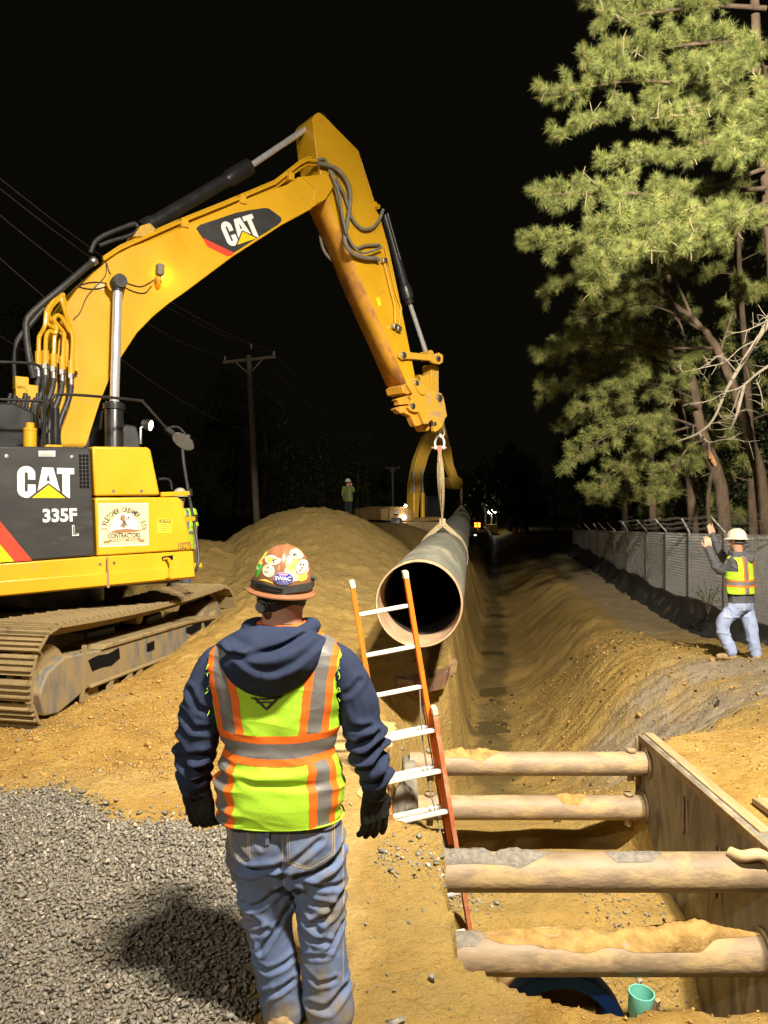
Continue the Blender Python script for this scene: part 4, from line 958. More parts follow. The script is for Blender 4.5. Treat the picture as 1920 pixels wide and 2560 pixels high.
for k_tr, off in ((0, 0.0), (1, 2.55)):
    tr = bpy.data.objects.new("track", None); COL.objects.link(tr); tr.parent = ex; tr.empty_display_size = 0.2
    for k in range(NS):
        s, z, a = loop_point((k + 0.5) * pitch)
        s2, z2, a2 = loop_point((k + 0.52) * pitch)
        o_ = add("track_shoe", SHOE, tr)
        d3 = (tw_pt(s2, off, z2) - tw_pt(s, off, z)).normalized(); n3 = (tw_pt(s, off + 1, z) - tw_pt(s, off, z)).normalized()
        u3 = d3.cross(n3); 
        mt = Matrix((d3, n3, u3)).transposed().to_4x4(); mt.translation = tw_pt(s, off, z); o_.matrix_local = mt
    # chain inside the belt
    mb = MB()
    for k in range(NS):
        s, z, a = loop_point((k + 0.5) * pitch); s2, z2, a2 = loop_point((k + 1.5) * pitch)
        cx_, cz_ = TL / 2, (ZT + ZB) / 2
        def inn(s_, z_):
            d_ = Vector((cx_ - s_, cz_ - z_)) if (s_ < RAD or s_ > TL - RAD) else Vector((0, cz_ - z_)); d_.normalize(); return s_ + d_.x * 0.06, z_ + d_.y * 0.06
        for t_ in (0.28, 0.48): mb.bar(tw_pt(*[inn(s, z)[0], off + t_, inn(s, z)[1]]), tw_pt(*[inn(s2, z2)[0], off + t_, inn(s2, z2)[1]]), 0.04, 0.10)
    mb.build("track_chain", M['track'], tr, smooth=0)
    fr = MB()
    def fn(a, b, t): return tw_pt(a, off + t, b)
    fr.prism([(0.50, 0.02), (1.0, 0.16), (3.5, 0.16), (4.05, 0.20), (4.05, 0.46), (3.6, 0.50), (3.2, 0.52), (1.2, 0.52), (0.6, 0.56), (0.34, 0.46), (0.22, 0.28), (0.30, 0.05)], fn, 0.10, 0.62)
    fro = fr.build("track_frame", M['frame'], tr, bevel=0.02)
    lip = MB(); lip.prism([(1.2, 0.52), (1.25, 0.57), (3.5, 0.55), (4.05, 0.50), (4.05, 0.45), (3.2, 0.50)], fn, 0.07, 0.5); lip.prism([(1.0, 0.15), (1.0, 0.19), (3.5, 0.19), (3.5, 0.15)], fn, 0.07, 0.12); lip.build("frame_flange", M['track'], fro, bevel=0.015)
    mb = MB(); mb.prism([(0.86, 0.04), (0.90, 0.62), (0.94, 0.62), (0.90, 0.04)], fn, 0.085, 0.12); mb.build("frame_rib", M['track'], fro)
    for poly in ([(0.98, .45), (1.15, .47), (1.35, .45), (1.55, .48), (1.57, .36), (1.4, .31), (1.2, .33), (1.05, .32)], [(2.15, .42), (2.32, .43), (2.32, .32), (2.15, .32)], [(3.15, .46), (3.6, .47), (3.58, .38), (3.3, .34), (3.15, .39)], [(3.66, .46), (4.0, .43), (4.0, .34), (3.75, .34)]):
        mb = MB(); mb.prism(poly, fn, 0.094, 0.10); mb.build("frame_opening", M['void'], fro)
    for s in (1.15, 1.55, 2.0, 2.45, 2.9, 3.3):
        mb = MB(); mb.cyl(tw_pt(s, off + 0.16, 0.06), tw_pt(s, off + 0.6, 0.06), 0.11, 16); mb.build("track_roller", M['track'], tr)
    for s0 in (1.35, 1.95): mb = MB(); mb.prism([(s0, 0.15), (s0 + 0.08, 0.15), (s0 + 0.02, -0.02), (s0 + 0.3, -0.02), (s0 + 0.38, 0.15), (s0 + 0.46, 0.15), (s0 + 0.4, -0.08), (s0 - 0.05, -0.08)], fn, 0.08, 0.12); mb.build("track_guide", M['track'], tr)
    mb = MB(); mb.cyl(tw_pt(TL - RAD, off + 0.18, 0.40), tw_pt(TL - RAD, off + 0.60, 0.40), 0.31, 28); mb.cyl(tw_pt(TL - RAD, off + 0.10, 0.40), tw_pt(TL - RAD, off + 0.2, 0.40), 0.17, 24); mb.build("idler_wheel", M['frame'], tr)
    mb = MB(); mb.cyl(tw_pt(RAD, off + 0.2, 0.38), tw_pt(RAD, off + 0.58, 0.38), 0.33, 24); mb.build("sprocket", M['track'], tr)
    mb = MB(); mb.cyl(tw_pt(2.3, off + 0.28, 0.70), tw_pt(2.3, off + 0.5, 0.70), 0.075, 14); mb.build("carrier_roller", M['track'], tr)
mb = MB(); c0_ = tw_pt(TL / 2, 1.65, 0.6); mb.box(c0_, (1.5, 1.5, 0.55)); mb.bar(tw_pt(TL / 2 - .6, 0.4, 0.5), tw_pt(TL / 2 - .3, 2.9, 0.5), 0.5, 0.35); mb.bar(tw_pt(TL / 2 + .6, 0.4, 0.5), tw_pt(TL / 2 + .3, 2.9, 0.5), 0.5, 0.35); mb.build("car_body", M['black'], ex, bevel=0.03)

# ------------------------------------------------------------------ the pipe that hangs from the two excavators
PA, PB = P(1047, 1510, 7.6), P(1163, 1279, 58.0)
PD = (PB - PA).normalized(); PR = 0.457
M['coat'] = pmat("pipe_coating", (0.185, 0.185, 0.15), 0.6, var=0.2, scale=2.5, dirt=(0.32, 0.29, 0.21), dirt_amt=0.4, dirt_scale=2.0, bump=0.002, bscale=30, stretch=(1, 0.4, 1))
M['primer'] = pmat("bare_pipe_end", (0.46, 0.31, 0.19), 0.5, 0.15, var=0.15, scale=6, dirt=(0.5, 0.36, 0.2), dirt_amt=0.35, dirt_scale=5)
M['bore'] = pmat("pipe_bore", (0.03, 0.024, 0.02), 0.55, var=0.2, scale=4)
pipe = thing("steel_pipe", "long grey coated steel pipe hanging from slings above the trench", "pipe", PA)
mb = MB(); L_ = (PB - PA).length
mb.lathe([(PR, 0.10), (PR, L_), (PR - 0.02, L_)], (0, 0, 0), PD, 72, close=False); mb.build("coating", M['coat'], pipe, smooth=60)
mb = MB(); mb.lathe([(PR - 0.004, 0.12), (PR - 0.004, 0.012), (PR - 0.012, 0.0), (PR - 0.024, 0.002), (PR - 0.026, 0.10), (PR - 0.026, 0.62)], (0, 0, 0), PD, 72, close=False); mb.build("bare_end", M['primer'], pipe, smooth=60)
mb = MB(); mb.lathe([(PR - 0.026, 0.62), (PR - 0.026, L_)], (0, 0, 0), PD, 72, close=False); mb.lathe([(PR - 0.021, L_ - 0.02), (0.001, L_ - 0.02)], (0, 0, 0), PD, 72, close=False); mb.build("bore", M['bore'], pipe, smooth=60)
mb = MB(); mb.lathe([(PR + 0.002, 24.0), (PR + 0.006, 24.05), (PR + 0.006, 24.5), (PR + 0.002, 24.55)], (0, 0, 0), PD, 48, close=False); mb.build("joint_sleeve", M['coat'], pipe, smooth=60)
exm = Matrix.Translation(EX) @ Matrix.Rotation(EX_YAW, 4, 'Z')
HK = exm @ H3(1099, 1084, 0.0)                                        # eye under the coupler
def pipe_at(Y):
    t = (Y - PA.y) / (PB.y - PA.y); return PA + (PB - PA) * t
M['web'] = pmat("sling_webbing", (0.52, 0.42, 0.24), 0.85, var=0.12, scale=20, bump=0.002, bscale=150, dirt=(0.34, 0.26, 0.13), dirt_amt=0.35, dirt_scale=6)
M['pink'] = pmat("faded_red_webbing", (0.55, 0.22, 0.15), 0.8, var=0.15, scale=20)
def strap(mb, pts, wdir, w, th=0.008):
    pts = [Vector(p) for p in pts]; vs, fs = [], []
    for i, p_ in enumerate(pts):
        d = (pts[min(i + 1, len(pts) - 1)] - pts[max(i - 1, 0)]).normalized(); wd = wdir[i] if isinstance(wdir, list) else wdir
        wv = Vector(wd); wv = (wv - d * wv.dot(d)).normalized(); nn_ = d.cross(wv)
        ww = w[i] if isinstance(w, list) else w
        for a, b in ((-1, -1), (1, -1), (1, 1), (-1, 1)): vs.append(p_ + wv * a * ww / 2 + nn_ * b * th / 2)
    for i in range(len(pts) - 1):
        for k in range(4): fs.append((4 * i + k, 4 * i + (k + 1) % 4, 4 * i + 4 + (k + 1) % 4, 4 * i + 4 + k))
    fs += [(3, 2, 1, 0), tuple(len(vs) - 4 + k for k in range(4))]
    mb._put(vs, fs)
def make_sling(name, label, hook, Yp, w, detail=True):
    base = pipe_at(Yp)
    sl = thing(name, label, "sling", (0, 0, 0), 0, "slings holding the pipe")
    e1 = PD.cross(Vector((0, 0, 1))).normalized(); e2 = e1.cross(PD)
    top = base + e2 * (PR + 0.16)
    start = hook + Vector((0, 0, -0.32 if detail else -0.1))
    for k, s_ in enumerate((-1, 1)):
        mb = MB(); n_ = 10; pts, wd = [], []
        for i in range(n_ + 1):
            t = i / n_; p_ = start.lerp(top, t) + e1 * s_ * 0.035 * math.sin(math.pi * t) ; pts.append(p_)
            wd.append(e1 * math.cos(0.5 * s_ + 1.1 * t * s_) + PD * math.sin(0.5 * s_ + 1.1 * t * s_))
        strap(mb, pts, wd, [w * (0.6 + 0.4 * min(1, 4 * t_ / n_)) for t_ in range(n_ + 1)]); mb.build("strap", M['web'], sl)
    mb = MB(); pts = [top]
    for i in range(25):
        a = R(90 - 30 - 300 * i / 24); pts.append(base + (e1 * math.cos(a) + e2 * math.sin(a)) * (PR + 0.012) + PD * 0.05 * math.sin(a * 2))
    pts.append(top); wdl = [(PD + Vector((0, 0, 1)) * 1.3 * math.exp(-min(i, len(pts) - 1 - i) / 2.2)).normalized() for i in range(len(pts))]; strap(mb, pts, wdl, w * 1.3); mb.build("choke_loop", M['web'], sl)
    mb = MB(); strap(mb, [top + Vector((0, 0, 0.09)), top, top - e2 * 0.05], e1, w * 1.15, 0.03); mb.build("choke_fold", M['web'], sl, bevel=0.004)
    if detail:
        mb = MB(); strap(mb, [hook + Vector((0, 0, -0.22)), hook + Vector((0, 0, -0.30)), hook + Vector((0.01, 0, -0.40)), hook + Vector((0, 0, -0.52))], e1, [0.10, 0.085, 0.05, 0.075], 0.03); mb.build("wear_sleeve", M['pink'], sl, bevel=0.004)
    return sl
make_sling("lifting_sling", "beige webbing sling choked round the near part of the pipe", HK, HK.y, 0.10)
sh = thing("shackle", "galvanised bow shackle hooking the near sling to the coupler", "shackle", HK)
mb = MB(); mb.tube(spline([(-0.075, 0, -0.26), (-0.085, 0, -0.16), (-0.05, 0, -0.06), (0, 0, -0.02), (0.05, 0, -0.06), (0.085, 0, -0.16), (0.075, 0, -0.26)], 5), 0.022, 8); mb.ball((-0.075, 0, -0.26), 0.04, n=10, m=6); mb.ball((0.075, 0, -0.26), 0.04, n=10, m=6); mb.build("bow", M['white'], sh)
mb = MB(); mb.cyl((-0.15, 0, -0.26), (0.13, 0, -0.26), 0.02, 10); mb.build("bolt", M['pink'], sh)
mb = MB(); mb.tube([Vector((0.03, 0, 0.02)) + Vector((0.055 * math.cos(a), 0.02 * math.sin(a), 0.09 * math.sin(a))) for a in np.linspace(0, 2 * math.pi, 14)[:-1]], 0.016, 7, closed=True); mb.build("ring", M['steel'], sh)

# ------------------------------------------------------------------ trench box
M['bar'] = pmat("spreader_steel", (0.25, 0.18, 0.11), 0.6, 0.0, var=0.25, scale=6, dirt=(0.40, 0.285, 0.135), dirt_amt=0.46, dirt_scale=3.6, bump=0.004, bscale=28, stretch=(0.7, 1, 1.6))
def panel_mat():
    m, nt, N, L, bs = newmat("panel_steel_wet")
    tc = N.new("ShaderNodeTexCoord"); mp = N.new("ShaderNodeMapping"); mp.inputs["Scale"].default_value = (1, 1.5, 0.5); L.new(tc.outputs["Object"], mp.inputs[0])
    n1 = N.new("ShaderNodeTexNoise"); n1.inputs["Scale"].default_value = 2.6; n1.inputs["Detail"].default_value = 8; n1.inputs["Distortion"].default_value = 1.6; L.new(mp.outputs[0], n1.inputs["Vector"])
    cr = N.new("ShaderNodeValToRGB"); el = cr.color_ramp.elements
    for p_, c in ((0.36, (0.12, 0.11, 0.085)), (0.50, (0.23, 0.21, 0.165)), (0.66, (0.33, 0.30, 0.235))):
        e = el.new(p_); e.color = (*c, 1)
    el[0].color = (0.06, 0.05, 0.034, 1); el[-1].color = (0.50, 0.43, 0.30, 1)
    L.new(n1.outputs["Fac"], cr.inputs[0]); L.new(cr.outputs[0], bs.inputs["Base Color"]); bs.inputs["Roughness"].default_value = 0.6
    bp = N.new("ShaderNodeBump"); bp.inputs["Distance"].default_value = 0.003; L.new(n1.outputs["Fac"], bp.inputs["Height"]); L.new(bp.outputs[0], bs.inputs["Normal"])
    return m
M['panel'] = panel_mat()
M['dusty_wood'] = pmat("dusty_timber", (0.40, 0.29, 0.155), 0.9, var=0.3, scale=3, dirt=(0.36, 0.23, 0.08), dirt_amt=0.5, dirt_scale=4, stretch=(6, 0.6, 6), bump=0.003, bscale=30)
box = thing("trench_box", "steel trench box with four round spreader bars shoring the pit", "trench box", (1.27, 5.2, 0))
ox, oy = 1.27, 5.2
mb = MB(); mb.box((2.33 - ox, 5.0 - oy, -0.80), (0.12, 3.1, 1.66)); rp = mb.build("side_panel", M['panel'], box, bevel=0.012)
mb = MB(); mb.box((2.262 - ox, 5.0 - oy, -0.005), (0.022, 3.12, 0.07)); mb.build("top_rail", M['bar'], rp, bevel=0.006)
mb = MB(); mb.box((2.345 - ox, 5.55 - oy, 0.036), (0.08, 2.02, 0.02)); mb.build("cap_timber", M['dusty_wood'], rp, bevel=0.006)
mb = MB(); mb.cyl((2.262 - ox, 6.57 - oy, -1.6), (2.262 - ox, 6.57 - oy, 0.0), 0.03, 10); mb.build("corner_post", M['bar'], rp)
for (yy, z0, z1) in ((5.56, -0.42, -0.16), (5.02, -0.62, -0.28), (6.05, -1.2, -0.9)):
    mb = MB(); mb.box((2.269 - ox, yy - oy, (z0 + z1) / 2), (0.006, 0.045, z1 - z0)); mb.build("slot", M['void'], rp)
    for sy in (-0.032, 0.032): mb = MB(); mb.box((2.264 - ox, yy + sy - oy, (z0 + z1) / 2), (0.02, 0.018, z1 - z0 + 0.03)); mb.build("slot_rim", M['bar'], rp, bevel=0.003)
lp = MB(); lp.prism([(5.72, -1.6), (6.62, -1.6), (6.62, -0.22), (6.45, -0.12), (6.1, -0.10), (5.85, -0.2), (5.72, -0.42)], lambda a, b, t: (t - ox, a - oy, b), 0.16, 0.27); lpo = lp.build("side_panel", M['panel'], box, bevel=0.02)
lp = MB(); lp.prism([(0.02, -1.5), (0.275, -1.5), (0.275, -0.42), (0.22, -0.22), (0.15, -0.10), (0.10, -0.16), (0.05, -0.42)], lambda a, b, t: (a - ox, t - oy, b), 5.80, 5.84); lp.build("end_plate", M['panel'], lpo, bevel=0.008)
for (yy, zz, r_) in ((6.38, -0.17, 0.100), (6.45, -0.575, 0.104), (4.42, -0.15, 0.112), (4.42, -0.64, 0.118)):
    n_ = 26; m_ = 70; vs = []; fs = []
    x0, x1 = 0.22, 2.27
    for i in range(m_ + 1):
        for k in range(n_):
            a = 2 * math.pi * k / n_; vs.append(((x0 + (x1 - x0) * i / m_) - ox, yy - oy + r_ * math.cos(a), zz + r_ * math.sin(a)))
    fs = [(i * n_ + k, i * n_ + (k + 1) % n_, (i + 1) * n_ + (k + 1) % n_, (i + 1) * n_ + k) for i in range(m_) for k in range(n_)]
    mb = MB(); mb._put(vs, fs); sp = mb.build("spreader_bar", M['bar'], box, smooth=60)
    for xx in (2.13, 0.4): 
        if yy > 5: mb = MB(); mb.lathe([(0.03, -r_ - 0.05), (0.03, r_ + 0.012), (0.042, r_ + 0.012), (0.042, r_ + 0.026), (0.02, r_ + 0.03)], (xx - ox, yy - oy, zz), (0.0, -0.05, 1), 14); mb.build("lock_pin", M['bar'], sp)
    mb = MB(); mb.lathe([(r_ + 0.004, 0), (r_ + 0.03, 0.0), (r_ + 0.03, 0.02), (r_ + 0.004, 0.02)], (2.245 - ox, yy - oy, zz), (1, 0, 0), 26); mb.build("collar", M['bar'], sp)
# soil that lies along the top of each bar
sp_soil = pmat("caked_soil", (0.34, 0.21, 0.07), 0.95, var=0.3, scale=14, bump=0.01, bscale=45, spec=0.2)
grey_soil = pmat("caked_grit", (0.20, 0.18, 0.15), 0.95, var=0.3, scale=25, bump=0.01, bscale=60, spec=0.2)
def bar_soil(label, yy, zz, r_, xa, xb, h, mat, seed, hump=None):
    n_, m_ = 170, 12; V_ = []; 
    for i in range(n_ + 1):
        x = xa + (xb - xa) * i / n_; e = min(1, i / 26, (n_ - i) / 42) ** 0.7
        for j in range(m_ + 1):
            t = j / m_ * 2 - 1
            nzv = float(fbm(np.array(x * 9.0), np.array(t * 1.5 + seed), octaves=5, seed=seed, gain=0.62))
            half = (0.75 + 0.35 * float(vnoise(np.array(x * 6.0), np.array(seed * 1.7), seed=seed))) * e
            a = t * half
            hh = (h * (1 - t * t) * (0.55 + 0.75 * nzv) * e)
            if hump: hh += hump[1] * math.exp(-((x - hump[0]) / hump[2]) ** 2) * (1 - t * t)
            rr = r_ + max(-0.004, hh) + 0.002
            V_.append((x, yy + rr * math.sin(a), zz + rr * math.cos(a)))
    F_ = [(i * (m_ + 1) + j, i * (m_ + 1) + j + 1, (i + 1) * (m_ + 1) + j + 1, (i + 1) * (m_ + 1) + j) for i in range(n_) for j in range(m_)]
    o_ = np_mesh("soil_crust", V_, F_, mat, smooth=180); tag(o_, label, "soil", kind="stuff"); return o_
bar_soil("thin sand crust along the left of the highest far spreader bar", 6.38, -0.17, 0.100, 0.32, 1.0, 0.03, sp_soil, 3)
bar_soil("grey grit caked along the left of the upper near spreader bar", 4.42, -0.15, 0.112, 0.24, 0.98, 0.02, grey_soil, 5)
bar_soil("thick loose sand heaped along the lowest near spreader bar", 4.42, -0.64, 0.118, 0.55, 2.26, 0.024, sp_soil, 7, (1.85, 0.055, 0.25))
bar_soil("small patch of sand on the lower far spreader bar", 6.45, -0.575, 0.104, 1.5, 1.75, 0.015, sp_soil, 9)
bar_soil("flat grey mud patch right of the middle of the upper near bar", 4.42, -0.15, 0.112, 1.32, 1.66, 0.004, grey_soil, 11)
bar_soil("flat grey mud patch at the left end of the lowest near bar", 4.42, -0.64, 0.118, 0.30, 0.62, 0.004, grey_soil, 13)
# strap end thrown over the near bar, plank behind the box
hs = MB(); hs.tube(spline([(2.06, 4.40, -0.025), (2.10, 4.34, -0.02), (2.19, 4.32, 0.0), (2.26, 4.33, -0.05), (2.30, 4.25, -0.13), (2.36, 4.1, -0.16)], 8), 0.034, 10)
M['tan_hose'] = pmat("tan_hose", (0.50, 0.36, 0.19), 0.7, var=0.15, scale=9)
tag(hs.build("suction_hose", M['tan_hose'], None, smooth=60), "short tan hose end lying over the upper near spreader bar", "hose")
mb = MB(); mb.box((2.60, 4.60, 0.055), (0.20, 0.8, 0.04), Matrix.Rotation(0.05, 3, 'Z')); tag(mb.build("plank", M['dusty_wood'], None, bevel=0.006), "pale dusty plank lying beside the right trench box panel", "plank")

# ------------------------------------------------------------------ laid pipe in the pit, teal riser
lp_ = thing("laid_pipe", "dusty laid pipe in the pit with blue lined open end", "pipe", (1.18, 4.85, -1.46))
mb = MB(); mb.lathe([(0.395, 0.1), (0.395, 0.62)], (0, 0, 0), (0.05, 1, 0.0), 48, close=False); mb.build("barrel", pmat("dusty_pipe", (0.50, 0.36, 0.17), 0.8, var=0.2, scale=5, dirt=SAND, dirt_amt=0.4, dirt_scale=3, bump=0.003, bscale=30), lp_, smooth=60)
blue = pmat("blue_lining", (0.018, 0.075, 0.40), 0.55, var=0.25, scale=7, dirt=(0.14, 0.13, 0.12), dirt_amt=-0.2, dirt_scale=6, spec=0.08)
mb = MB(); mb.lathe([(0.397, 0.16), (0.422, 0.15), (0.428, 0.03), (0.42, 0.0), (0.34, -0.005), (0.325, 0.02), (0.32, 0.3)], (0, 0, 0), (0.05, 1, 0), 48, close=False); mb.build("blue_collar", blue, lp_, smooth=40)
mb = MB(); mb.lathe([(0.32, 0.3), (0.32, 0.62), (0.001, 0.62)], (0, 0, 0), (0.05, 1, 0), 48, close=False); mb.build("bore", M['bore'], lp_)
teal = pmat("teal_plastic", (0.16, 0.52, 0.42), 0.45, var=0.1, scale=6, dirt=(0.3, 0.28, 0.18), dirt_amt=0.3, dirt_scale=6)
rs = thing("riser_pipe", "teal plastic riser standing beside the blue lined pipe", "pipe", (1.46, 4.30, -1.5))
mb = MB(); mb.lathe([(0.060, 0.0), (0.060, 0.60), (0.072, 0.62), (0.072, 0.74), (0.065, 0.74), (0.060, 0.62), (0.055, 0.3), (0.001, 0.3)], (0, 0, 0), (0.03, -0.06, 1), 26, close=False); mb.build("tube", teal, rs, smooth=40)
mb = MB(); mb.bar((1.47, 4.29, -1.15), (1.545, 4.17, -0.75), 0.035, 0.02); tag(mb.build("stake", M['dusty_wood'], None), "thin wooden stake leaning out of the teal riser", "stake")
rng = np.random.default_rng(12)
xy = np.stack([rng.uniform(0.35, 2.2, 1500), rng.uniform(4.6, 6.3, 1500)], 1); xy = xy[np.abs(xy[:, 0] - 1.22) > 0.3 * (xy[:, 1] < 5.9)]
tag(scatter_stones("bedding_stone", xy, np.exp(rng.normal(math.log(0.013), 0.35, len(xy))), M['stone'], 0.3, 14), "dark bedding stone spread round the laid pipe in the pit", "gravel", kind="stuff")

# ------------------------------------------------------------------ ladder
lad = thing("ladder", "orange extension ladder with white rungs standing in the pit", "ladder", (0, 0, 0))
lt, lb = P(950, 1455, 5.35), P(1120, 2480, 5.5)
U = (lt - lb).normalized(); RV = Vector((1, 0.12, 0.11)); RV = (RV - U * RV.dot(U)).normalized(); NV = U.cross(RV)     # NV points to the viewer or away
if NV.y > 0: NV = -NV
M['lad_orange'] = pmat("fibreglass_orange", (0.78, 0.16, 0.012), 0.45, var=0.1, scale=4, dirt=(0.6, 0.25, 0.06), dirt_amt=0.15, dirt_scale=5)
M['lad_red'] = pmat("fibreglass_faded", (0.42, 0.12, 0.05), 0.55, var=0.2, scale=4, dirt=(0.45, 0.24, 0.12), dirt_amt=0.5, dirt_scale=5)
M['alu'] = pmat("rung_aluminium", (0.74, 0.70, 0.62), 0.45, 0.25, var=0.08, scale=12, dirt=(0.55, 0.42, 0.25), dirt_amt=0.25, dirt_scale=9)
M['cap'] = pmat("rail_cap", (0.62, 0.52, 0.36), 0.6, var=0.15, scale=9)
def rail(mb, a, b, side, w=0.030, d=0.075, t=0.006):
    # C channel: web outside, two flanges pointing inwards
    c = RV * side
    ln = (b - a).length; rot = Matrix((RV, NV, U)).transposed(); m_ = (a + b) / 2
    mb.box(m_ + c * (w / 2), (t, d, ln), rot)
    for s_ in (-1, 1): mb.box(m_ + NV * s_ * (d / 2 - t / 2), (w, t, ln), rot)
def section(top, bot, half, nv, mat, rungs):
    for s_ in (-1, 1):
        a, b = bot + RV * half * s_ + NV * nv, top + RV * half * s_ + NV * nv
        mb = MB(); rail(mb, a, b, s_); r_o = mb.build("rail", M[mat], lad, bevel=0.002)
        mb = MB(); rot = Matrix((RV, NV, U)).transposed(); mb.box(b + U * 0.012, (0.04, 0.085, 0.06), rot); mb.build("rail_cap", M['cap'], r_o, bevel=0.008)
    for t in rungs:
        c_ = top - U * t + NV * nv; rot = Matrix((RV, NV, U)).transposed()
        mb = MB(); mb.box(c_, (half * 2 - 0.02, 0.042, 0.028), rot); mb.build("rung", M['alu'], lad, bevel=0.006)
TOT = (lt - lb).length
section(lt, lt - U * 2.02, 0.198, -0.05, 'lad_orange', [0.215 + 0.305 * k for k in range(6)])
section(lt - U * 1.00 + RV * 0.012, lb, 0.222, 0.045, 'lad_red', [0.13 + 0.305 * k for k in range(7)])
mb = MB(); c_ = lt - U * 0.83 + RV * 0.155 + NV * 0.02; mb.tube(spline([c_, c_ - U * 0.32 - RV * 0.035, c_ - U * 0.62 - RV * 0.04, c_ - U * 0.66 - RV * 0.05, c_ - U * 1.05 - RV * 0.02, c_ - U * 1.3], 6), 0.006, 6); mb.build("halyard", M['rubber_grey'], lad)
mb = MB(); c_ = lt - U * 0.84 + RV * 0.165 - NV * 0.06; mb.tube([c_, c_ - U * 1.6 + RV * 0.02], 0.005, 5); mb.build("halyard", M['rubber'], lad)

# ------------------------------------------------------------------ broken slabs at the lip of the trench
slabm = pmat("sandy_crust", (0.48, 0.34, 0.15), 0.9, var=0.25, scale=3, dirt=(0.36, 0.22, 0.08), dirt_amt=0.4, dirt_scale=4, bump=0.012, bscale=25, spec=0.2)
slabd = pmat("dark_asphalt_crust", (0.20, 0.11, 0.06), 0.9, var=0.3, scale=4, bump=0.012, bscale=25, dirt=(0.4, 0.27, 0.12), dirt_amt=0.45, dirt_scale=2)
def slab(name, label, px, z, th, mat, seed):
    base = []
    for u, v in px:
        Y = (CAM_Z - z) * FPX / (v - 1280); base.append(((u - 960) / FPX * Y, Y))
    out = []
    for i in range(len(base)):
        a, b = base[i], base[(i + 1) % len(base)]; n_ = max(1, int(math.hypot(a[0] - b[0], a[1] - b[1]) / 0.06))
        for k in range(n_):
            t = k / n_; x, y = a[0] + (b[0] - a[0]) * t, a[1] + (b[1] - a[1]) * t
            out.append((x + 0.03 * float(vnoise(np.array(x * 14), np.array(y * 14), seed=seed)), y + 0.04 * float(vnoise(np.array(x * 14), np.array(y * 14), seed=seed + 3))))
    cx_, cy_ = np.mean([p_[0] for p_ in out]), np.mean([p_[1] for p_ in out])
    mb = MB(); mb.prism(out, lambda a, b, t: (a + 0.15 * (t - z) / th * (a - cx_) * 0.25, b, t), z - th, z)
    tag(mb.build(name, mat, None, smooth=20), label, "slab"); 
slab("soil_slab", "crusted sandy slab overhanging the trench behind the worker's arm", [(780, 1800), (860, 1796), (985, 1806), (992, 1822), (980, 1845), (968, 1900), (962, 1965), (900, 1990), (820, 1900)], 0.035, 0.10, slabm, 3)
slab("pavement_slab", "broken dark pavement slab sticking out below the pipe end", [(930, 1618), (1020, 1622), (1100, 1628), (1136, 1636), (1142, 1652), (1120, 1668), (1110, 1690), (1040, 1705), (960, 1690), (920, 1660)], 0.02, 0.16, slabd, 7)

# ------------------------------------------------------------------ people
def evaluated_mesh(me, mods):
    ob = bpy.data.objects.new("tmp", me); COL.objects.link(ob)
    for kind, props in mods:
        m = ob.modifiers.new(kind, kind)
        for k, v in props.items(): setattr(m, k, v)
    dg = bpy.context.evaluated_depsgraph_get(); dg.update()
    out = bpy.data.meshes.new_from_object(ob.evaluated_get(dg))
    bpy.data.objects.remove(ob); bpy.data.meshes.remove(me)
    return out
def sculpt(name, mb, voxel, mat, parent, smooth=4, disp=None):
    """joins overlapping solids into one continuous skin and pushes folds into it"""
    me = evaluated_mesh(mb.mesh(name, None, 0), [('REMESH', dict(mode='VOXEL', voxel_size=voxel)), ('SMOOTH', dict(factor=0.5, iterations=smooth))])
    if disp is not None:
        n = len(me.vertices); co = np.empty(n * 3, np.float32); me.vertices.foreach_get("co", co); co = co.reshape(-1, 3).astype(float)
        nr = np.empty(n * 3, np.float32); me.vertex_normals.foreach_get("vector", nr); nr = nr.reshape(-1, 3)
        co = co + nr * disp(co)[:, None]; me.vertices.foreach_set("co", co.astype(np.float32).ravel()); me.update()
    me.name = name; me.materials.clear(); me.materials.append(mat); smooth_mesh(me, 180)
    return add(name, me, parent)
def limb(mb, pts, rad, n=14, sub=5):
    P_ = [Vector(p) for p in pts]; m = len(P_)
    out, rr = [], []
    sp_ = spline(P_, sub)
    for i, p in enumerate(sp_):
        t = i / sub; k = min(int(t), m - 2); f = t - k; out.append(p); rr.append(rad[k] + (rad[k + 1] - rad[k]) * f)
    mb.tube(out, rr, n); mb.ball(P_[0], rad[0], n=n, m=8); mb.ball(P_[-1], rad[-1], n=n, m=8)
def loft(mb, rings, lat, n=28, pw=2.3):
    """rings: (centre, half width, half depth); lat = sideways unit vector"""
    lat = Vector(lat).normalized(); fw = Vector((0, 0, 1)).cross(lat); vs, fs = [], []
    for c, rx, ry in rings:
        for k in range(n):
            a = 2 * math.pi * k / n; ca, sa = math.cos(a), math.sin(a)
            vs.append(Vector(c) + lat * rx * math.copysign(abs(ca) ** (2 / pw), ca) + fw * ry * math.copysign(abs(sa) ** (2 / pw), sa))
    for i in range(len(rings) - 1):
        for k in range(n): fs.append((i * n + k, i * n + (k + 1) % n, (i + 1) * n + (k + 1) % n, (i + 1) * n + k))
    fs += [tuple(range(n))[::-1], tuple((len(rings) - 1) * n + k for k in range(n))]
    mb._put(vs, fs)
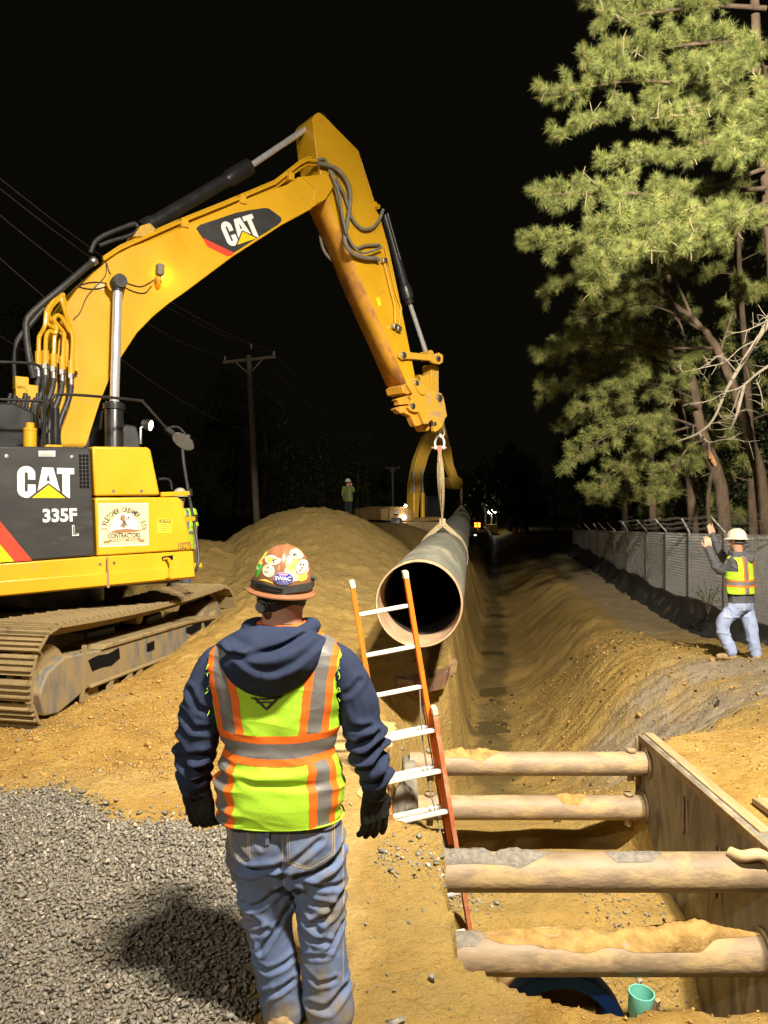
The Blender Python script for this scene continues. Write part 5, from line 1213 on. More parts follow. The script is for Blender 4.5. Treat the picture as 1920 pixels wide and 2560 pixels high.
def hand(mb, wrist, d, palm, thumb_side, s=1.0, curl=0.5, fr=0.0095):
    """palm, four unequal fingers and a thumb; d = pointing direction, palm = palm normal"""
    d = Vector(d).normalized(); palm = Vector(palm); palm = (palm - d * palm.dot(d)).normalized(); lat = d.cross(palm) * thumb_side
    w = Vector(wrist)
    for k in range(5):
        t = k / 4 - 0.5
        mb.tube([w + d * 0.0 + lat * t * 0.045 * s, w + d * 0.05 * s + lat * t * 0.07 * s, w + d * 0.092 * s + lat * t * 0.075 * s], [0.016 * s, 0.015 * s, 0.013 * s], 10)
    mb.ball(w, 0.03 * s, n=10, m=8)
    for k, ln in enumerate((0.072, 0.080, 0.074, 0.058)):
        t = 0.5 - k / 3; a = curl * (0.75 + 0.12 * k); p = w + d * 0.09 * s + lat * t * 0.068 * s; dirv = (d + lat * t * 0.22).normalized(); pts = [p]
        for j, fr_ in enumerate((0.45, 0.32, 0.26)):
            ang = a * (0.55 + 0.45 * j); dv = (dirv * math.cos(ang) + palm * math.sin(ang)).normalized(); p = p + dv * ln * fr_ * s; pts.append(p)
        mb.tube(pts, [fr * s, fr * 0.98 * s, fr * 0.9 * s, fr * 0.8 * s], 8); mb.ball(pts[-1], fr * 0.8 * s, n=8, m=6)
    p0 = w + d * 0.025 * s + lat * 0.03 * s; p1 = p0 + (lat * 0.75 + d * 0.6 + palm * 0.35).normalized() * 0.035 * s; p2 = p1 + (lat * 0.3 + d * 0.85 + palm * 0.45).normalized() * 0.034 * s; p3 = p2 + (d * 0.9 + palm * 0.4 - lat * 0.05).normalized() * 0.028 * s
    mb.tube([p0, p1, p2, p3], [0.017 * s, 0.0125 * s, 0.011 * s, 0.009 * s], 9); mb.ball(p3, 0.009 * s, n=8, m=6)

M['skin'] = pmat("skin", (0.56, 0.31, 0.20), 0.55, var=0.1, scale=20, bump=0.001, bscale=120)
M['hair'] = pmat("dark_hair", (0.022, 0.016, 0.012), 0.7, var=0.3, scale=40, bump=0.004, bscale=180)
M['lime'] = pmat("lime_mesh_cloth", (0.42, 0.74, 0.03), 0.75, var=0.05, scale=8, bump=0.0015, bscale=260)
M['hv_orange'] = pmat("orange_tape", (0.92, 0.17, 0.012), 0.7, var=0.06, scale=12, bump=0.0008, bscale=200)
M['silver'] = pmat("reflective_tape", (0.18, 0.172, 0.165), 0.5, var=0.08, scale=12, spec=0.6)
M['navy'] = pmat("navy_fleece", (0.030, 0.041, 0.082), 0.95, var=0.15, scale=9, bump=0.0012, bscale=240, dirt=(0.15, 0.125, 0.09), dirt_amt=0.0, dirt_scale=3.2, spec=0.15)
M['grey_fleece'] = pmat("grey_fleece", (0.095, 0.095, 0.105), 0.95, var=0.12, scale=9, bump=0.001, bscale=200, spec=0.15)
M['denim'] = pmat("faded_denim", (0.135, 0.19, 0.345), 0.88, var=0.25, scale=4, bump=0.0012, bscale=300, dirt=(0.22, 0.185, 0.125), dirt_amt=0.5, dirt_scale=2.6, spec=0.2)
M['denim_lt'] = pmat("pale_denim", (0.33, 0.40, 0.60), 0.88, var=0.12, scale=5, bump=0.001, bscale=200, dirt=(0.42, 0.36, 0.24), dirt_amt=0.15, dirt_scale=2.6, spec=0.2)
M['thread'] = pmat("stitching", (0.46, 0.36, 0.20), 0.8, var=0.1)
M['glove'] = pmat("black_glove", (0.018, 0.019, 0.017), 0.9, var=0.2, scale=30, bump=0.001, bscale=200, spec=0.2)
M['glove_pad'] = pmat("grey_glove_palm", (0.15, 0.15, 0.13), 0.8, var=0.2, scale=30)
M['boot'] = pmat("tan_boot", (0.34, 0.23, 0.11), 0.8, var=0.2, scale=12, dirt=DUST, dirt_amt=0.5, dirt_scale=6, bump=0.002, bscale=60)
M['hat_brown'] = pmat("brown_hard_hat", (0.29, 0.125, 0.06), 0.30, var=0.06, scale=5, coat=0.05)
M['hat_white'] = pmat("white_hard_hat", (0.66, 0.62, 0.48), 0.35, var=0.06, scale=6, coat=0.2)
M['strap'] = pmat("goggle_strap", (0.05, 0.05, 0.048), 0.6, var=0.2, scale=20)

def hat_shape(c, lat, r=(0.118, 0.142, 0.118), tilt=0.0, roll=0.0, brim=0.020, peak=0.05, back=True):
    """returns frame function and shell builder for a hard hat: (theta, phi) dome with centre ridge, rim all round, longer peak in front"""
    lat = Vector(lat).normalized(); fw = Vector((0, 0, 1)).cross(lat); up = Vector((0, 0, 1))
    q = Quaternion(lat, tilt) @ Quaternion(fw, roll); lat, fw, up = q @ lat, q @ fw, q @ up
    c = Vector(c)
    def dome(a, e, k=1.0):
        ce, se = math.cos(e), math.sin(e)
        x, y, z = r[0] * ce ** 0.82 * math.cos(a), r[1] * ce ** 0.82 * math.sin(a), r[2] * se
        rid = 0.007 * math.exp(-(x / 0.014) ** 2) * (0.25 + 0.75 * se) + 0.003 * math.exp(-((abs(x) - 0.04) / 0.012) ** 2) * se
        kk = k + rid / max(0.05, math.sqrt(x * x + y * y + z * z))
        return c + lat * x * kk + fw * y * kk + up * z * kk
    return dome, lat, fw, up
def make_hat(parent, c, lat, mat, tilt=0.0, roll=0.0, n=56, r=(0.118, 0.142, 0.118), stickers=False, strap=False):
    dome, L_, F_, U_ = hat_shape(c, lat, r, tilt, roll); c = Vector(c)
    vs, fs = [], []; m = 14
    for i in range(m):
        e = (math.pi / 2 - 0.03) * i / (m - 1)
        for k in range(n): vs.append(dome(2 * math.pi * k / n, e))
    for i in range(m - 1):
        for k in range(n): fs.append((i * n + k, i * n + (k + 1) % n, (i + 1) * n + (k + 1) % n, (i + 1) * n + k))
    fs.append(tuple((m - 1) * n + k for k in range(n)))
    b = len(vs)
    for j, (ex_, dz) in enumerate(((0.0, 0.0), (0.5, -0.006), (1.0, -0.014), (1.0, -0.019), (0.0, -0.010))):
        for k in range(n):
            a = 2 * math.pi * k / n; f = max(0, math.sin(a)); w = 0.020 + 0.032 * f ** 3 + 0.004 * max(0, -math.sin(a))
            p = c + L_ * (r[0] + w * ex_) * math.cos(a) + F_ * (r[1] + w * ex_) * math.sin(a) + U_ * (dz - 0.010 * f * ex_); vs.append(p)
    for j in range(4):
        for k in range(n): fs.append((b + j * n + k, b + j * n + (k + 1) % n, b + (j + 1) * n + (k + 1) % n, b + (j + 1) * n + k))
    mb = MB(); mb._put(vs, fs); h = mb.build("hard_hat", mat, parent, smooth=50)
    if strap:
        vs, fs = [], []; hh = [(0.002, 0.03), (0.007, 0.031), (0.007, 0.002), (0.002, 0.001)]
        for k in range(n + 1):
            a = 2 * math.pi * k / n
            for off, z in hh:
                zz = z + 0.012 * max(0, math.cos(a)) ** 2 + 0.008 * max(0, math.sin(a)) + 0.002 * math.sin(5 * a)
                e = math.asin(min(0.9, max(0.0, zz / r[2]))); p = dome(a, e); d_ = (p - c).normalized(); vs.append(p + d_ * off)
        for k in range(n):
            for j in range(4): fs.append((k * 4 + j, k * 4 + (j + 1) % 4, (k + 1) * 4 + (j + 1) % 4, (k + 1) * 4 + j))
        mb = MB(); mb._put(vs, fs); so = mb.build("goggle_strap", M['strap'], h, smooth=40)
        for z0, z1 in ((0.012, 0.0135), (0.020, 0.0215)):
            pts = []
            for k in range(18):
                a = R(270 - 34 + 55 * k / 17 - 12); e = math.asin((z0 + 0.002 * math.sin(5 * a) + 0.003 * math.sin(math.pi * k / 17) * (1 if z0 > .015 else -1)) / r[2]); p = dome(a, e); pts.append(p + (p - c).normalized() * 0.008)
            mb = MB(); mb.tube(pts, 0.0014, 5); mb.build("strap_slot", M['void'], so)
        for sx_ in (1,):
            p = dome(R(-8), 0.30); mb = MB(); mb.tube(spline([p, p + L_ * 0.008 + U_ * 0.004, p + L_ * 0.016 - U_ * 0.006], 4), [0.008] * 9, 8); mb.build("strap_clip", M['strap'], h)
    if stickers:
        def proj(x, z):
            """straight onto the back of the dome"""
            lo, hi = -math.pi, 0.0
            e = math.asin(max(0.0, min(0.97, (z / r[2])))); rx = r[0] * math.cos(e) ** 0.82
            a = -math.acos(max(-0.995, min(0.995, x / rx))); p = dome(a, e); return p, (p - c).normalized()
        def patch(nm, outline, mat_, lift=0.0012):
            # fan of the outline with inner rings so it hugs the dome
            cx_ = sum(p[0] for p in outline) / len(outline); cz_ = sum(p[1] for p in outline) / len(outline); vs, fs = [], []; N_ = len(outline)
            for t in (0.02, 0.35, 0.7, 1.0):
                for x, z in outline:
                    p, d_ = proj(cx_ + (x - cx_) * t, cz_ + (z - cz_) * t); vs.append(p + d_ * lift)
            for i in range(3):
                for k in range(N_): fs.append((i * N_ + k, i * N_ + (k + 1) % N_, (i + 1) * N_ + (k + 1) % N_, (i + 1) * N_ + k))
            fs.append(tuple(range(N_)))
            me = bpy.data.meshes.new(nm); me.from_pydata([tuple(v) for v in vs], [], fs); me.materials.append(mat_); smooth_mesh(me, 180); return add(nm, me, h)
        def ell(cx_, cz_, rx_, rz_, wob=0.0, n_=22, rot=0.0):
            return [(cx_ + rx_ * math.cos(a) * (1 + wob * math.sin(5 * a)) * math.cos(rot) - rz_ * math.sin(a) * math.sin(rot), cz_ + rx_ * math.cos(a) * math.sin(rot) + rz_ * math.sin(a) * (1 + wob * math.cos(3 * a)) * math.cos(rot)) for a in np.linspace(0, 2 * math.pi, n_ + 1)[:-1]]
        sw_ = {'w': pmat("sticker_white", (0.72, 0.66, 0.50), 0.4, var=0.08, scale=60), 'y': pmat("sticker_yellow", (0.80, 0.62, 0.10), 0.4, var=0.1, scale=60), 'b': pmat("sticker_blue", (0.045, 0.05, 0.42), 0.35, var=0.05), 'g': pmat("sticker_green", (0.05, 0.55, 0.06), 0.4, var=0.2, scale=80), 'k': M['ink'], 'p': pmat("sticker_pale", (0.74, 0.55, 0.34), 0.4, var=0.1, scale=60), 'pk': pmat("sticker_pink", (0.75, 0.35, 0.45), 0.4, var=0.1)}
        K = 0.001505 / 6.9                                   # zoomed pixel to metre
        def zx(x): return (x - 870) * K
        def zz(y): return (985 - y) * K - 0.002
        patch("sticker", ell(zx(705), zz(425), 155 * K, 72 * K, 0.06), sw_['w']); patch("sticker", ell(zx(660), zz(425), 62 * K, 48 * K, 0.12), sw_['y'], 0.0018)
        patch("sticker_print", [(zx(615), zz(470)), (zx(700), zz(425)), (zx(830), zz(378)), (zx(710), zz(440))], sw_['k'], 0.0022); patch("sticker_print", [(zx(690), zz(380)), (zx(705), zz(378)), (zx(760), zz(465)), (zx(735), zz(468))], sw_['k'], 0.0022)
        patch("sticker", ell(zx(662), zz(610), 116 * K, 112 * K), sw_['p']); patch("sticker", ell(zx(662), zz(610), 104 * K, 100 * K), sw_['w'], 0.0018)
        patch("sticker_print", [(zx(585), zz(548)), (zx(600), zz(540)), (zx(745), zz(660)), (zx(735), zz(672))], sw_['pk'], 0.0024); patch("sticker_print", ell(zx(655), zz(550), 22 * K, 9 * K, 0.2), sw_['k'], 0.0024); patch("sticker_print", ell(zx(630), zz(635), 45 * K, 6 * K, 0.2), sw_['k'], 0.0023)
        patch("sticker", ell(zx(1130), zz(590), 190 * K, 160 * K, 0.04), sw_['p']); patch("sticker", ell(zx(1060), zz(465), 115 * K, 100 * K, 0.05), sw_['y'], 0.0016)
        patch("sticker_print", ell(zx(1210), zz(508), 98 * K, 128 * K, 0, 22, 0.15), sw_['k'], 0.0019); patch("sticker", ell(zx(1210), zz(508), 90 * K, 119 * K, 0, 22, 0.15), sw_['w'], 0.0023)
        for dx_, dz_ in ((-22, 40), (4, -20), (-18, -60), (20, 30)): patch("sticker_print", ell(zx(1210 + dx_), zz(508 - dz_), 14 * K, 20 * K, 0.3), sw_['k'], 0.0028)
        patch("sticker", ell(zx(1085), zz(305), 120 * K, 62 * K, 0.05, 22, -0.45), sw_['p']); patch("sticker_print", ell(zx(1060), zz(312), 34 * K, 22 * K, 0.35), sw_['k'], 0.0019)
        patch("sticker", ell(zx(1255), zz(690), 70 * K, 62 * K, 0.1), sw_['y'])
        patch("sticker", [(zx(400), zz(560)), (zx(480), zz(520)), (zx(535), zz(550)), (zx(505), zz(660)), (zx(470), zz(770)), (zx(440), zz(772)), (zx(385), zz(680))], sw_['g']); patch("sticker", ell(zx(478), zz(515), 50 * K, 36 * K, 0.1), sw_['y'], 0.0018); patch("sticker", ell(zx(440), zz(625), 36 * K, 22 * K, 0.15), sw_['w'], 0.002)
        patch("sticker", [(zx(520), zz(320)), (zx(570), zz(330)), (zx(500), zz(480)), (zx(440), zz(500))], sw_['y'])
        patch("sticker", [(zx(510), zz(792)), (zx(640), zz(758)), (zx(775), zz(798)), (zx(770), zz(812)), (zx(520), zz(806))], sw_['y'])
        patch("sticker", ell(zx(938), zz(712), 168 * K, 108 * K), sw_['w'], 0.0030); sb = patch("sticker", ell(zx(938), zz(712), 161 * K, 102 * K), sw_['b'], 0.0035)
        patch("sticker_print", [(zx(860), zz(632)), (zx(1000), zz(626)), (zx(1000), zz(655)), (zx(862), zz(670))], sw_['pk'], 0.0042)
        for y0 in (765, 790): patch("sticker_print", [(zx(825 + (y0 - 765)), zz(y0)), (zx(1060 - (y0 - 765)), zz(y0 - 14)), (zx(1060 - (y0 - 765)), zz(y0 - 9)), (zx(825 + (y0 - 765)), zz(y0 + 5))], sw_['w'], 0.0042)
        tv, tf, ext = text_mesh("SWAC", 1.0, 0.035, res=4)
        vs = []
        for p in tv:
            x, y = p[0] / ext[0] * 262 * K, p[1] / ext[1] * 68 * K; q_, d_ = proj(zx(933) + x, zz(712) + y + 0.04 * x); vs.append(tuple(q_ + d_ * 0.0068))
        me = bpy.data.meshes.new("sticker_lettering"); me.from_pydata(vs, [], tf); me.materials.append(M['white']); add("sticker_lettering", me, h)
    return h, dome

from mathutils.bvhtree import BVHTree
def make_vest(parent, rings, lat, pattern, arm_lo, xmax, fold, nth=300, nz=230, neck=None, hi_sh=False):
    """open-sided waistcoat: lime cloth with tape sewn on; rings (z, cx, cy, rx, ry)"""
    rg = np.array(rings); lat = Vector(lat).normalized(); fw = Vector((0, 0, 1)).cross(lat)
    z = np.linspace(rg[0, 0], rg[-1, 0], nz + 1); th = np.linspace(0, 2 * math.pi, nth + 1)[:-1]
    f = lambda k: np.interp(z, rg[:, 0], rg[:, k])
    cx, cy, rx, ry = f(1), f(2), f(3), f(4)
    ca, sa = np.cos(th), np.sin(th); pw = 2.35 + 1.1 * sm(1.15, 1.35, z)[:, None] if hi_sh else 2.35
    ea = np.sign(ca)[None] * np.abs(ca)[None] ** (2 / pw); eb = np.sign(sa)[None] * np.abs(sa)[None] ** (2 / pw)
    A = rx[:, None] * ea; B = ry[:, None] * eb
    Z = np.repeat(z[:, None], nth, 1)
    D = fold(A, B, Z); rr = np.sqrt(A * A + B * B) + 1e-6
    A2, B2 = A * (1 + D / rr), B * (1 + D / rr)
    X = cx[:, None] + A2 * lat.x + B2 * fw.x; Y = cy[:, None] + A2 * lat.y + B2 * fw.y
    Vg = np.stack([X, Y, Z + 0.0], -1).reshape(-1, 3)
    nrm = np.stack([A / rr * lat.x + B / rr * fw.x, A / rr * lat.y + B / rr * fw.y, np.zeros_like(A)], -1).reshape(-1, 3)
    i, j = np.meshgrid(np.arange(nz), np.arange(nth), indexing='ij'); j2 = (j + 1) % nth
    Fq = np.stack([i * nth + j, i * nth + j2, (i + 1) * nth + j2, (i + 1) * nth + j], -1).reshape(-1, 4)
    fa = A.reshape(-1)[Fq].mean(1); fb_ = B.reshape(-1)[Fq].mean(1); fz = Vg[:, 2][Fq].mean(1)
    keep = (np.abs(fa) < xmax(fz, fa)) | (fz < arm_lo)
    if neck is not None: keep &= ~neck(fa, fb_, fz)
    pt = pattern(fa, fb_, fz)
    def part(nm, sel, lift, mat, par):
        Fs = Fq[sel]; 
        if len(Fs) == 0: return None
        used, inv = np.unique(Fs, return_inverse=True)
        return np_mesh(nm, Vg[used] + nrm[used] * lift, inv.reshape(-1, 4), mat, par, smooth=180)
    v = part("safety_vest", keep, 0.0, M['lime'], parent)
    for code, nm, mt in ((1, "orange_tape", 'hv_orange'), (2, "reflective_tape", 'silver')): 
        o_ = part(nm, keep & (pt == code), 0.0018, M[mt], v)
    so = v.modifiers.new("cloth", 'SOLIDIFY'); so.thickness = 0.003; so.offset = -1
    return v, BVHTree.FromPolygons([tuple(p) for p in Vg], [tuple(q) for q in Fq[keep]])
def bvh_of(o):
    me = o.data; return BVHTree.FromPolygons([v.co[:] for v in me.vertices], [tuple(p.vertices) for p in me.polygons])
def ribbon_on(bvh, pts, w, name, mat, parent, lift=0.002, step=0.012, origin_y=-1.2):
    """flat strip laid along a surface, seen from behind the wearer: pts (x, z)"""
    P_ = []
    for a, b in zip(pts[:-1], pts[1:]):
        n = max(1, int(math.hypot(b[0] - a[0], b[1] - a[1]) / step))
        P_ += [(a[0] + (b[0] - a[0]) * k / n, a[1] + (b[1] - a[1]) * k / n) for k in range(n)]
    P_.append(pts[-1]); vs, fs = [], []
    for i, p in enumerate(P_):
        q0, q1 = P_[max(0, i - 1)], P_[min(len(P_) - 1, i + 1)]; d = Vector((q1[0] - q0[0], q1[1] - q0[1])); d = d.normalized() if d.length > 1e-6 else Vector((1, 0)); nx_, nz_ = -d.y, d.x
        for s_ in (-1, 1):
            x, z_ = p[0] + nx_ * w / 2 * s_, p[1] + nz_ * w / 2 * s_
            h = bvh.ray_cast(Vector((x, origin_y, z_)), Vector((0, 1, 0)))
            y = h[0].y if h[0] is not None else (vs[-1][1] if vs else 0.0)
            vs.append((x, y - lift, z_))
        if i: fs.append((2 * i - 2, 2 * i - 1, 2 * i + 1, 2 * i))
    me = bpy.data.meshes.new(name); me.from_pydata(vs, [], fs); me.materials.append(mat); smooth_mesh(me, 180); return add(name, me, parent)

# ---------------- worker in front, seen from behind
W1Y = 2.86; W1K = W1Y / FPX
w1 = thing("person", "worker in navy hoodie, lime vest and stickered brown hard hat, back to camera", "person", ((690 - 960) * W1K, W1Y + 0.13, 0.0))
w1.scale = (1.04, 1.0, 1.0)
wx = lambda u: (u - 690) * W1K
wz = lambda v: CAM_Z - (v - 1280) * W1K
LX = (1, 0, 0)
# skin: head, neck and the body under the clothes as one surface
mb = MB()
loft(mb, [((0.004, 0.012, wz(1580)), 0.080, 0.082), ((0.004, 0.014, wz(1560)), 0.079, 0.080), ((0.003, 0.02, wz(1540)), 0.080, 0.090), ((0.0, 0.026, wz(1515)), 0.086, 0.106), ((0.0, 0.028, wz(1490)), 0.089, 0.110), ((0, 0.03, wz(1460)), 0.088, 0.108), ((0, 0.03, wz(1430)), 0.07, 0.085), ((0, 0.03, wz(1412)), 0.04, 0.05)], LX, pw=2.1)
mb.ball((0.0, 0.075, wz(1530)), 0.062, 0.07, 0.055); mb.tube([(0, 0.135, wz(1500)), (0, 0.16, wz(1518)), (0, 0.14, wz(1524))], [0.012, 0.015, 0.012], 8)
for s_ in (-1, 1): mb.ball((s_ * 0.088, 0.035, wz(1508)), 0.012, 0.02, 0.034); mb.ball((s_ * 0.091, 0.025, wz(1500)), 0.010, 0.012, 0.024)
limb(mb, [(0.004, 0.02, wz(1570)), (0.0, 0.0, 1.40), (0.0, 0.0, 1.0), (0, 0.0, 0.84)], [0.072, 0.13, 0.13, 0.13])
for s_, el, wr in ((-1, (-0.315, 0.02, 1.09), (-0.335, 0.06, 0.88)), (1, (0.325, 0.02, 1.09), (0.36, 0.06, 0.87))):
    limb(mb, [(s_ * 0.12, 0.01, 1.40), (s_ * 0.21 - 0.01, 0.01, 1.37), el, wr], [0.04, 0.036, 0.032, 0.026])
for s_, kn, an in ((-1, (wx(657), 0.01, 0.42), (wx(690), 0.01, 0.05)), (1, (wx(791), 0.01, 0.42), (wx(812), 0.01, 0.05))):
    limb(mb, [(s_ * 0.07 + 0.02, 0, 0.84), kn, an], [0.07, 0.045, 0.035])
sculpt("body", mb, 0.011, M['skin'], w1, 3)
# hair: cropped cap over the back of the skull
mb = MB()
loft(mb, [((-0.018, 0.008, wz(1536)), 0.052, 0.078), ((-0.010, 0.014, wz(1526)), 0.074, 0.096), ((0.0, 0.018, wz(1510)), 0.0895, 0.109), ((0.0, 0.020, wz(1490)), 0.0925, 0.113), ((0, 0.022, wz(1460)), 0.091, 0.112), ((0, 0.025, wz(1430)), 0.074, 0.088)], LX, pw=2.1)
sculpt("hair", mb, 0.006, M['hair'], w1, 3, lambda c: 0.002 * fbm(c[:, 0] * 90, c[:, 1] * 90, c[:, 2] * 60, octaves=2, seed=4))
hat1, dome1 = make_hat(w1, (0.002, 0.032, wz(1478)), LX, M['hat_brown'], tilt=R(5), roll=R(6), r=(0.117, 0.136, 0.172), stickers=True, strap=True, n=72)
# ratchet knob and headband below the rim
mb = MB(); kc = Vector((wx(652), -0.080, wz(1521))); mb.lathe([(0.001, 0.022), (0.018, 0.022), (0.0205, 0.018), (0.0205, 0.008), (0.026, 0.006), (0.027, -0.012)], kc, (-0.25, -1, -0.1), 24); mb.build("ratchet_knob", M['strap'], hat1)
mb = MB(); pts = [Vector((0.093 * math.sin(a), 0.022 - 0.116 * math.cos(a), wz(1511) + 0.010 * math.cos(2 * a))) for a in np.linspace(-1.5, 1.5, 16)]
strap(mb, pts, Vector((0, 0, 1)), 0.024, 0.004); mb.build("headband", M['strap'], hat1)
mb = MB(); mb.tube([(-0.11, 0.05, wz(1488)), (-0.165, 0.10, wz(1489))], 0.003, 6); mb.build("eyewear_arm", M['strap'], hat1)
# shirt collar
mb = MB(); mb.tube([Vector((0.003 + 0.088 * math.cos(a), 0.014 + 0.086 * math.sin(a), wz(1574) + 0.004 * math.sin(a))) for a in np.linspace(0, 2 * math.pi, 40)[:-1]], 0.012, 8, closed=True); mb.build("shirt_collar", M['hv_orange'], w1)
mb = MB(); mb.tube(spline([(wx(697), -0.072, wz(1570)), (wx(706), -0.073, wz(1566)), (wx(722), -0.060, wz(1568)), (wx(735), -0.03, wz(1573))], 5), 0.002, 5); mb.build("cord", M['ink'], w1)
# hoodie: torso and sleeves
def creases(x, z, table, ou, ov, k_):
    cre = np.zeros(len(x))
    for dep, wd, pl in table:
        best = np.full(len(x), 9.0)
        for (u0, v0), (u1, v1) in zip(pl[:-1], pl[1:]):
            ax_, az_, bx_, bz_ = wx(ou + u0 / k_), wz(ov + v0 / k_), wx(ou + u1 / k_), wz(ov + v1 / k_)
            tt = np.clip(((x - ax_) * (bx_ - ax_) + (z - az_) * (bz_ - az_)) / ((bx_ - ax_) ** 2 + (bz_ - az_) ** 2), 0, 1)
            dd = np.hypot(x - ax_ - tt * (bx_ - ax_), z - az_ - tt * (bz_ - az_)); best = np.minimum(best, dd)
        cre += dep * (-np.exp(-(best / wd) ** 2) + 0.8 * np.exp(-((best - 1.8 * wd) / (0.9 * wd)) ** 2))
    return cre
SLEEVES = [(0.020, 0.014, [(1225, 1500), (1330, 1520), (1470, 1440)]), (0.022, 0.016, [(1250, 1580), (1400, 1590), (1520, 1490)]), (0.020, 0.015, [(1330, 1700), (1450, 1660), (1545, 1570)]), (0.020, 0.013, [(1400, 1810), (1490, 1780), (1565, 1700)]), (0.012, 0.012, [(1230, 1330), (1300, 1390), (1420, 1380)]), (0.010, 0.012, [(1210, 1160), (1290, 1130), (1350, 1060)]),
           (0.020, 0.015, [(90, 1500), (170, 1600), (320, 1580)]), (0.020, 0.015, [(120, 1610), (200, 1700), (310, 1700)]), (0.018, 0.014, [(80, 1720), (200, 1800), (310, 1760)]), (0.014, 0.013, [(150, 1290), (230, 1390), (350, 1400)]), (0.014, 0.012, [(60, 1800), (140, 1870)]), (0.012, 0.013, [(200, 1130), (260, 1240), (350, 1280)])]
def fold_arm(c):
    x, y, z = c[:, 0], c[:, 1], c[:, 2]
    arm = sm(0.22, 0.29, np.abs(x))
    low = sm(1.35, 0.9, z)
    w = fbm(x * 4 + 3 * np.sign(x), y * 4, z * 10 + x * 9 * np.sign(x), octaves=1, seed=8)
    ridge = 1 - np.abs(w) * 2.1
    w2 = fbm(x * 9, y * 9, z * 26 - x * 14 * np.sign(x), octaves=2, seed=28); r2 = 1 - np.abs(w2) * 2.0
    cuff = sm(0.98, 0.90, z) * np.sin(z * 190 + 3 * x) * 0.002
    return 0.75 * creases(x, z, SLEEVES, 400, 1330, 2.765) * (y < 0.07) * arm + 0.5 * arm * ((0.004 + 0.022 * low) * (ridge - 0.5) + (0.001 + 0.003 * low) * (r2 - 0.4) + cuff) + 0.004 * fbm(x * 7, y * 7, z * 7, octaves=2, seed=3)
mb = MB()
loft(mb, [((0, 0, 0.84), 0.205, 0.130), ((0, 0, 1.0), 0.202, 0.130), ((-0.005, 0, 1.2), 0.210, 0.125), ((-0.01, 0, 1.35), 0.220, 0.115), ((-0.012, 0.0, 1.44), 0.190, 0.100), ((-0.01, 0.01, 1.50), 0.13, 0.09), ((0, 0.015, 1.545), 0.09, 0.085)], LX)
limb(mb, [(-0.17, 0.01, 1.43), (-0.248, 0.01, 1.375), (wx(500), -0.005, 1.24), (wx(482), 0.0, 1.08), (wx(470), 0.03, 0.95), (wx(468), 0.05, 0.885)], [0.062, 0.080, 0.083, 0.080, 0.075, 0.060])
limb(mb, [(0.15, 0.01, 1.43), (0.228, 0.01, 1.375), (wx(880), -0.005, 1.24), (wx(906), 0.0, 1.08), (wx(922), 0.03, 0.95), (wx(925), 0.05, 0.88)], [0.062, 0.080, 0.082, 0.078, 0.073, 0.058])
hoodie = sculpt("hoodie", mb, 0.0078, M['navy'], w1, 5, fold_arm)
# hood lying on the back
hx0 = wx(662)
def hood_solid():
    ns, nt_ = 60, 50; vs, fs = [], []
    for layer in (0, 1):
        for i in range(ns + 1):
            s_ = -1 + 2 * i / ns
            for j in range(nt_ + 1):
                t = j / nt_
                ztop = wz(1570) - 0.075 * abs(s_) ** 2.2 + (0.018 * max(0, s_))
                hgt = 0.212 * (1 - abs(s_) ** 2.0) ** 0.62 + 0.05
                z = ztop - t * hgt
                x = hx0 + 0.012 + s_ * (0.212 - 0.02 * t)
                prof = (math.sin(math.pi * min(1.0, t * 0.96 + 0.04) ** 0.85)) ** 0.6
                depth = (0.022 + 0.075 * prof * (1 - 0.55 * s_ * s_)) if layer == 0 else 0.0
                sw1 = z - (wz(1640) + 0.09 * (s_ + 0.05) ** 2); sw2 = z - (wz(1685) + 0.14 * (s_ - 0.1) ** 2); sw3 = z - (wz(1612) + 0.05 * (s_ + 0.25) ** 2 + 0.03 * s_)
                if layer == 0:
                    depth += 0.016 * math.exp(-(sw1 / 0.022) ** 2) - 0.014 * math.exp(-((sw1 - 0.035) / 0.018) ** 2) + 0.012 * math.exp(-(sw2 / 0.02) ** 2) - 0.008 * math.exp(-((sw2 - 0.03) / 0.014) ** 2) + 0.018 * math.exp(-(sw3 / 0.014) ** 2) - 0.02 * math.exp(-((sw3 + 0.026) / 0.013) ** 2)
                    depth -= 0.006 * math.exp(-((x - hx0 + 0.0) / 0.004) ** 2) * (t > 0.6)
                back = -0.128 + 0.085 * max(0, (z - 1.40) / 0.16) ** 1.5 + 0.09 * (abs(x) / 0.24) ** 2.5
                vs.append((x, back - depth + (0.03 if layer else 0), z))
    st = (ns + 1) * (nt_ + 1); g = lambda l, i, j: l * st + i * (nt_ + 1) + j
    for i in range(ns):
        for j in range(nt_): fs += [(g(0, i, j), g(0, i + 1, j), g(0, i + 1, j + 1), g(0, i, j + 1)), (g(1, i, j + 1), g(1, i + 1, j + 1), g(1, i + 1, j), g(1, i, j))]
        fs += [(g(0, i + 1, 0), g(0, i, 0), g(1, i, 0), g(1, i + 1, 0)), (g(0, i, nt_), g(0, i + 1, nt_), g(1, i + 1, nt_), g(1, i, nt_))]
    for j in range(nt_): fs += [(g(0, 0, j), g(0, 0, j + 1), g(1, 0, j + 1), g(1, 0, j)), (g(0, ns, j + 1), g(0, ns, j), g(1, ns, j), g(1, ns, j + 1))]
    return vs, fs
mb = MB(); mb._put(*hood_solid())
mb.tube([Vector((0.0 + (0.118 + 0.01 * math.sin(2 * a)) * math.cos(a), 0.015 + 0.105 * math.sin(a), wz(1590) + 0.012 * math.sin(a) + 0.012 * math.cos(2 * a))) for a in np.linspace(0, 2 * math.pi, 40)[:-1]], 0.034, 12, closed=True)
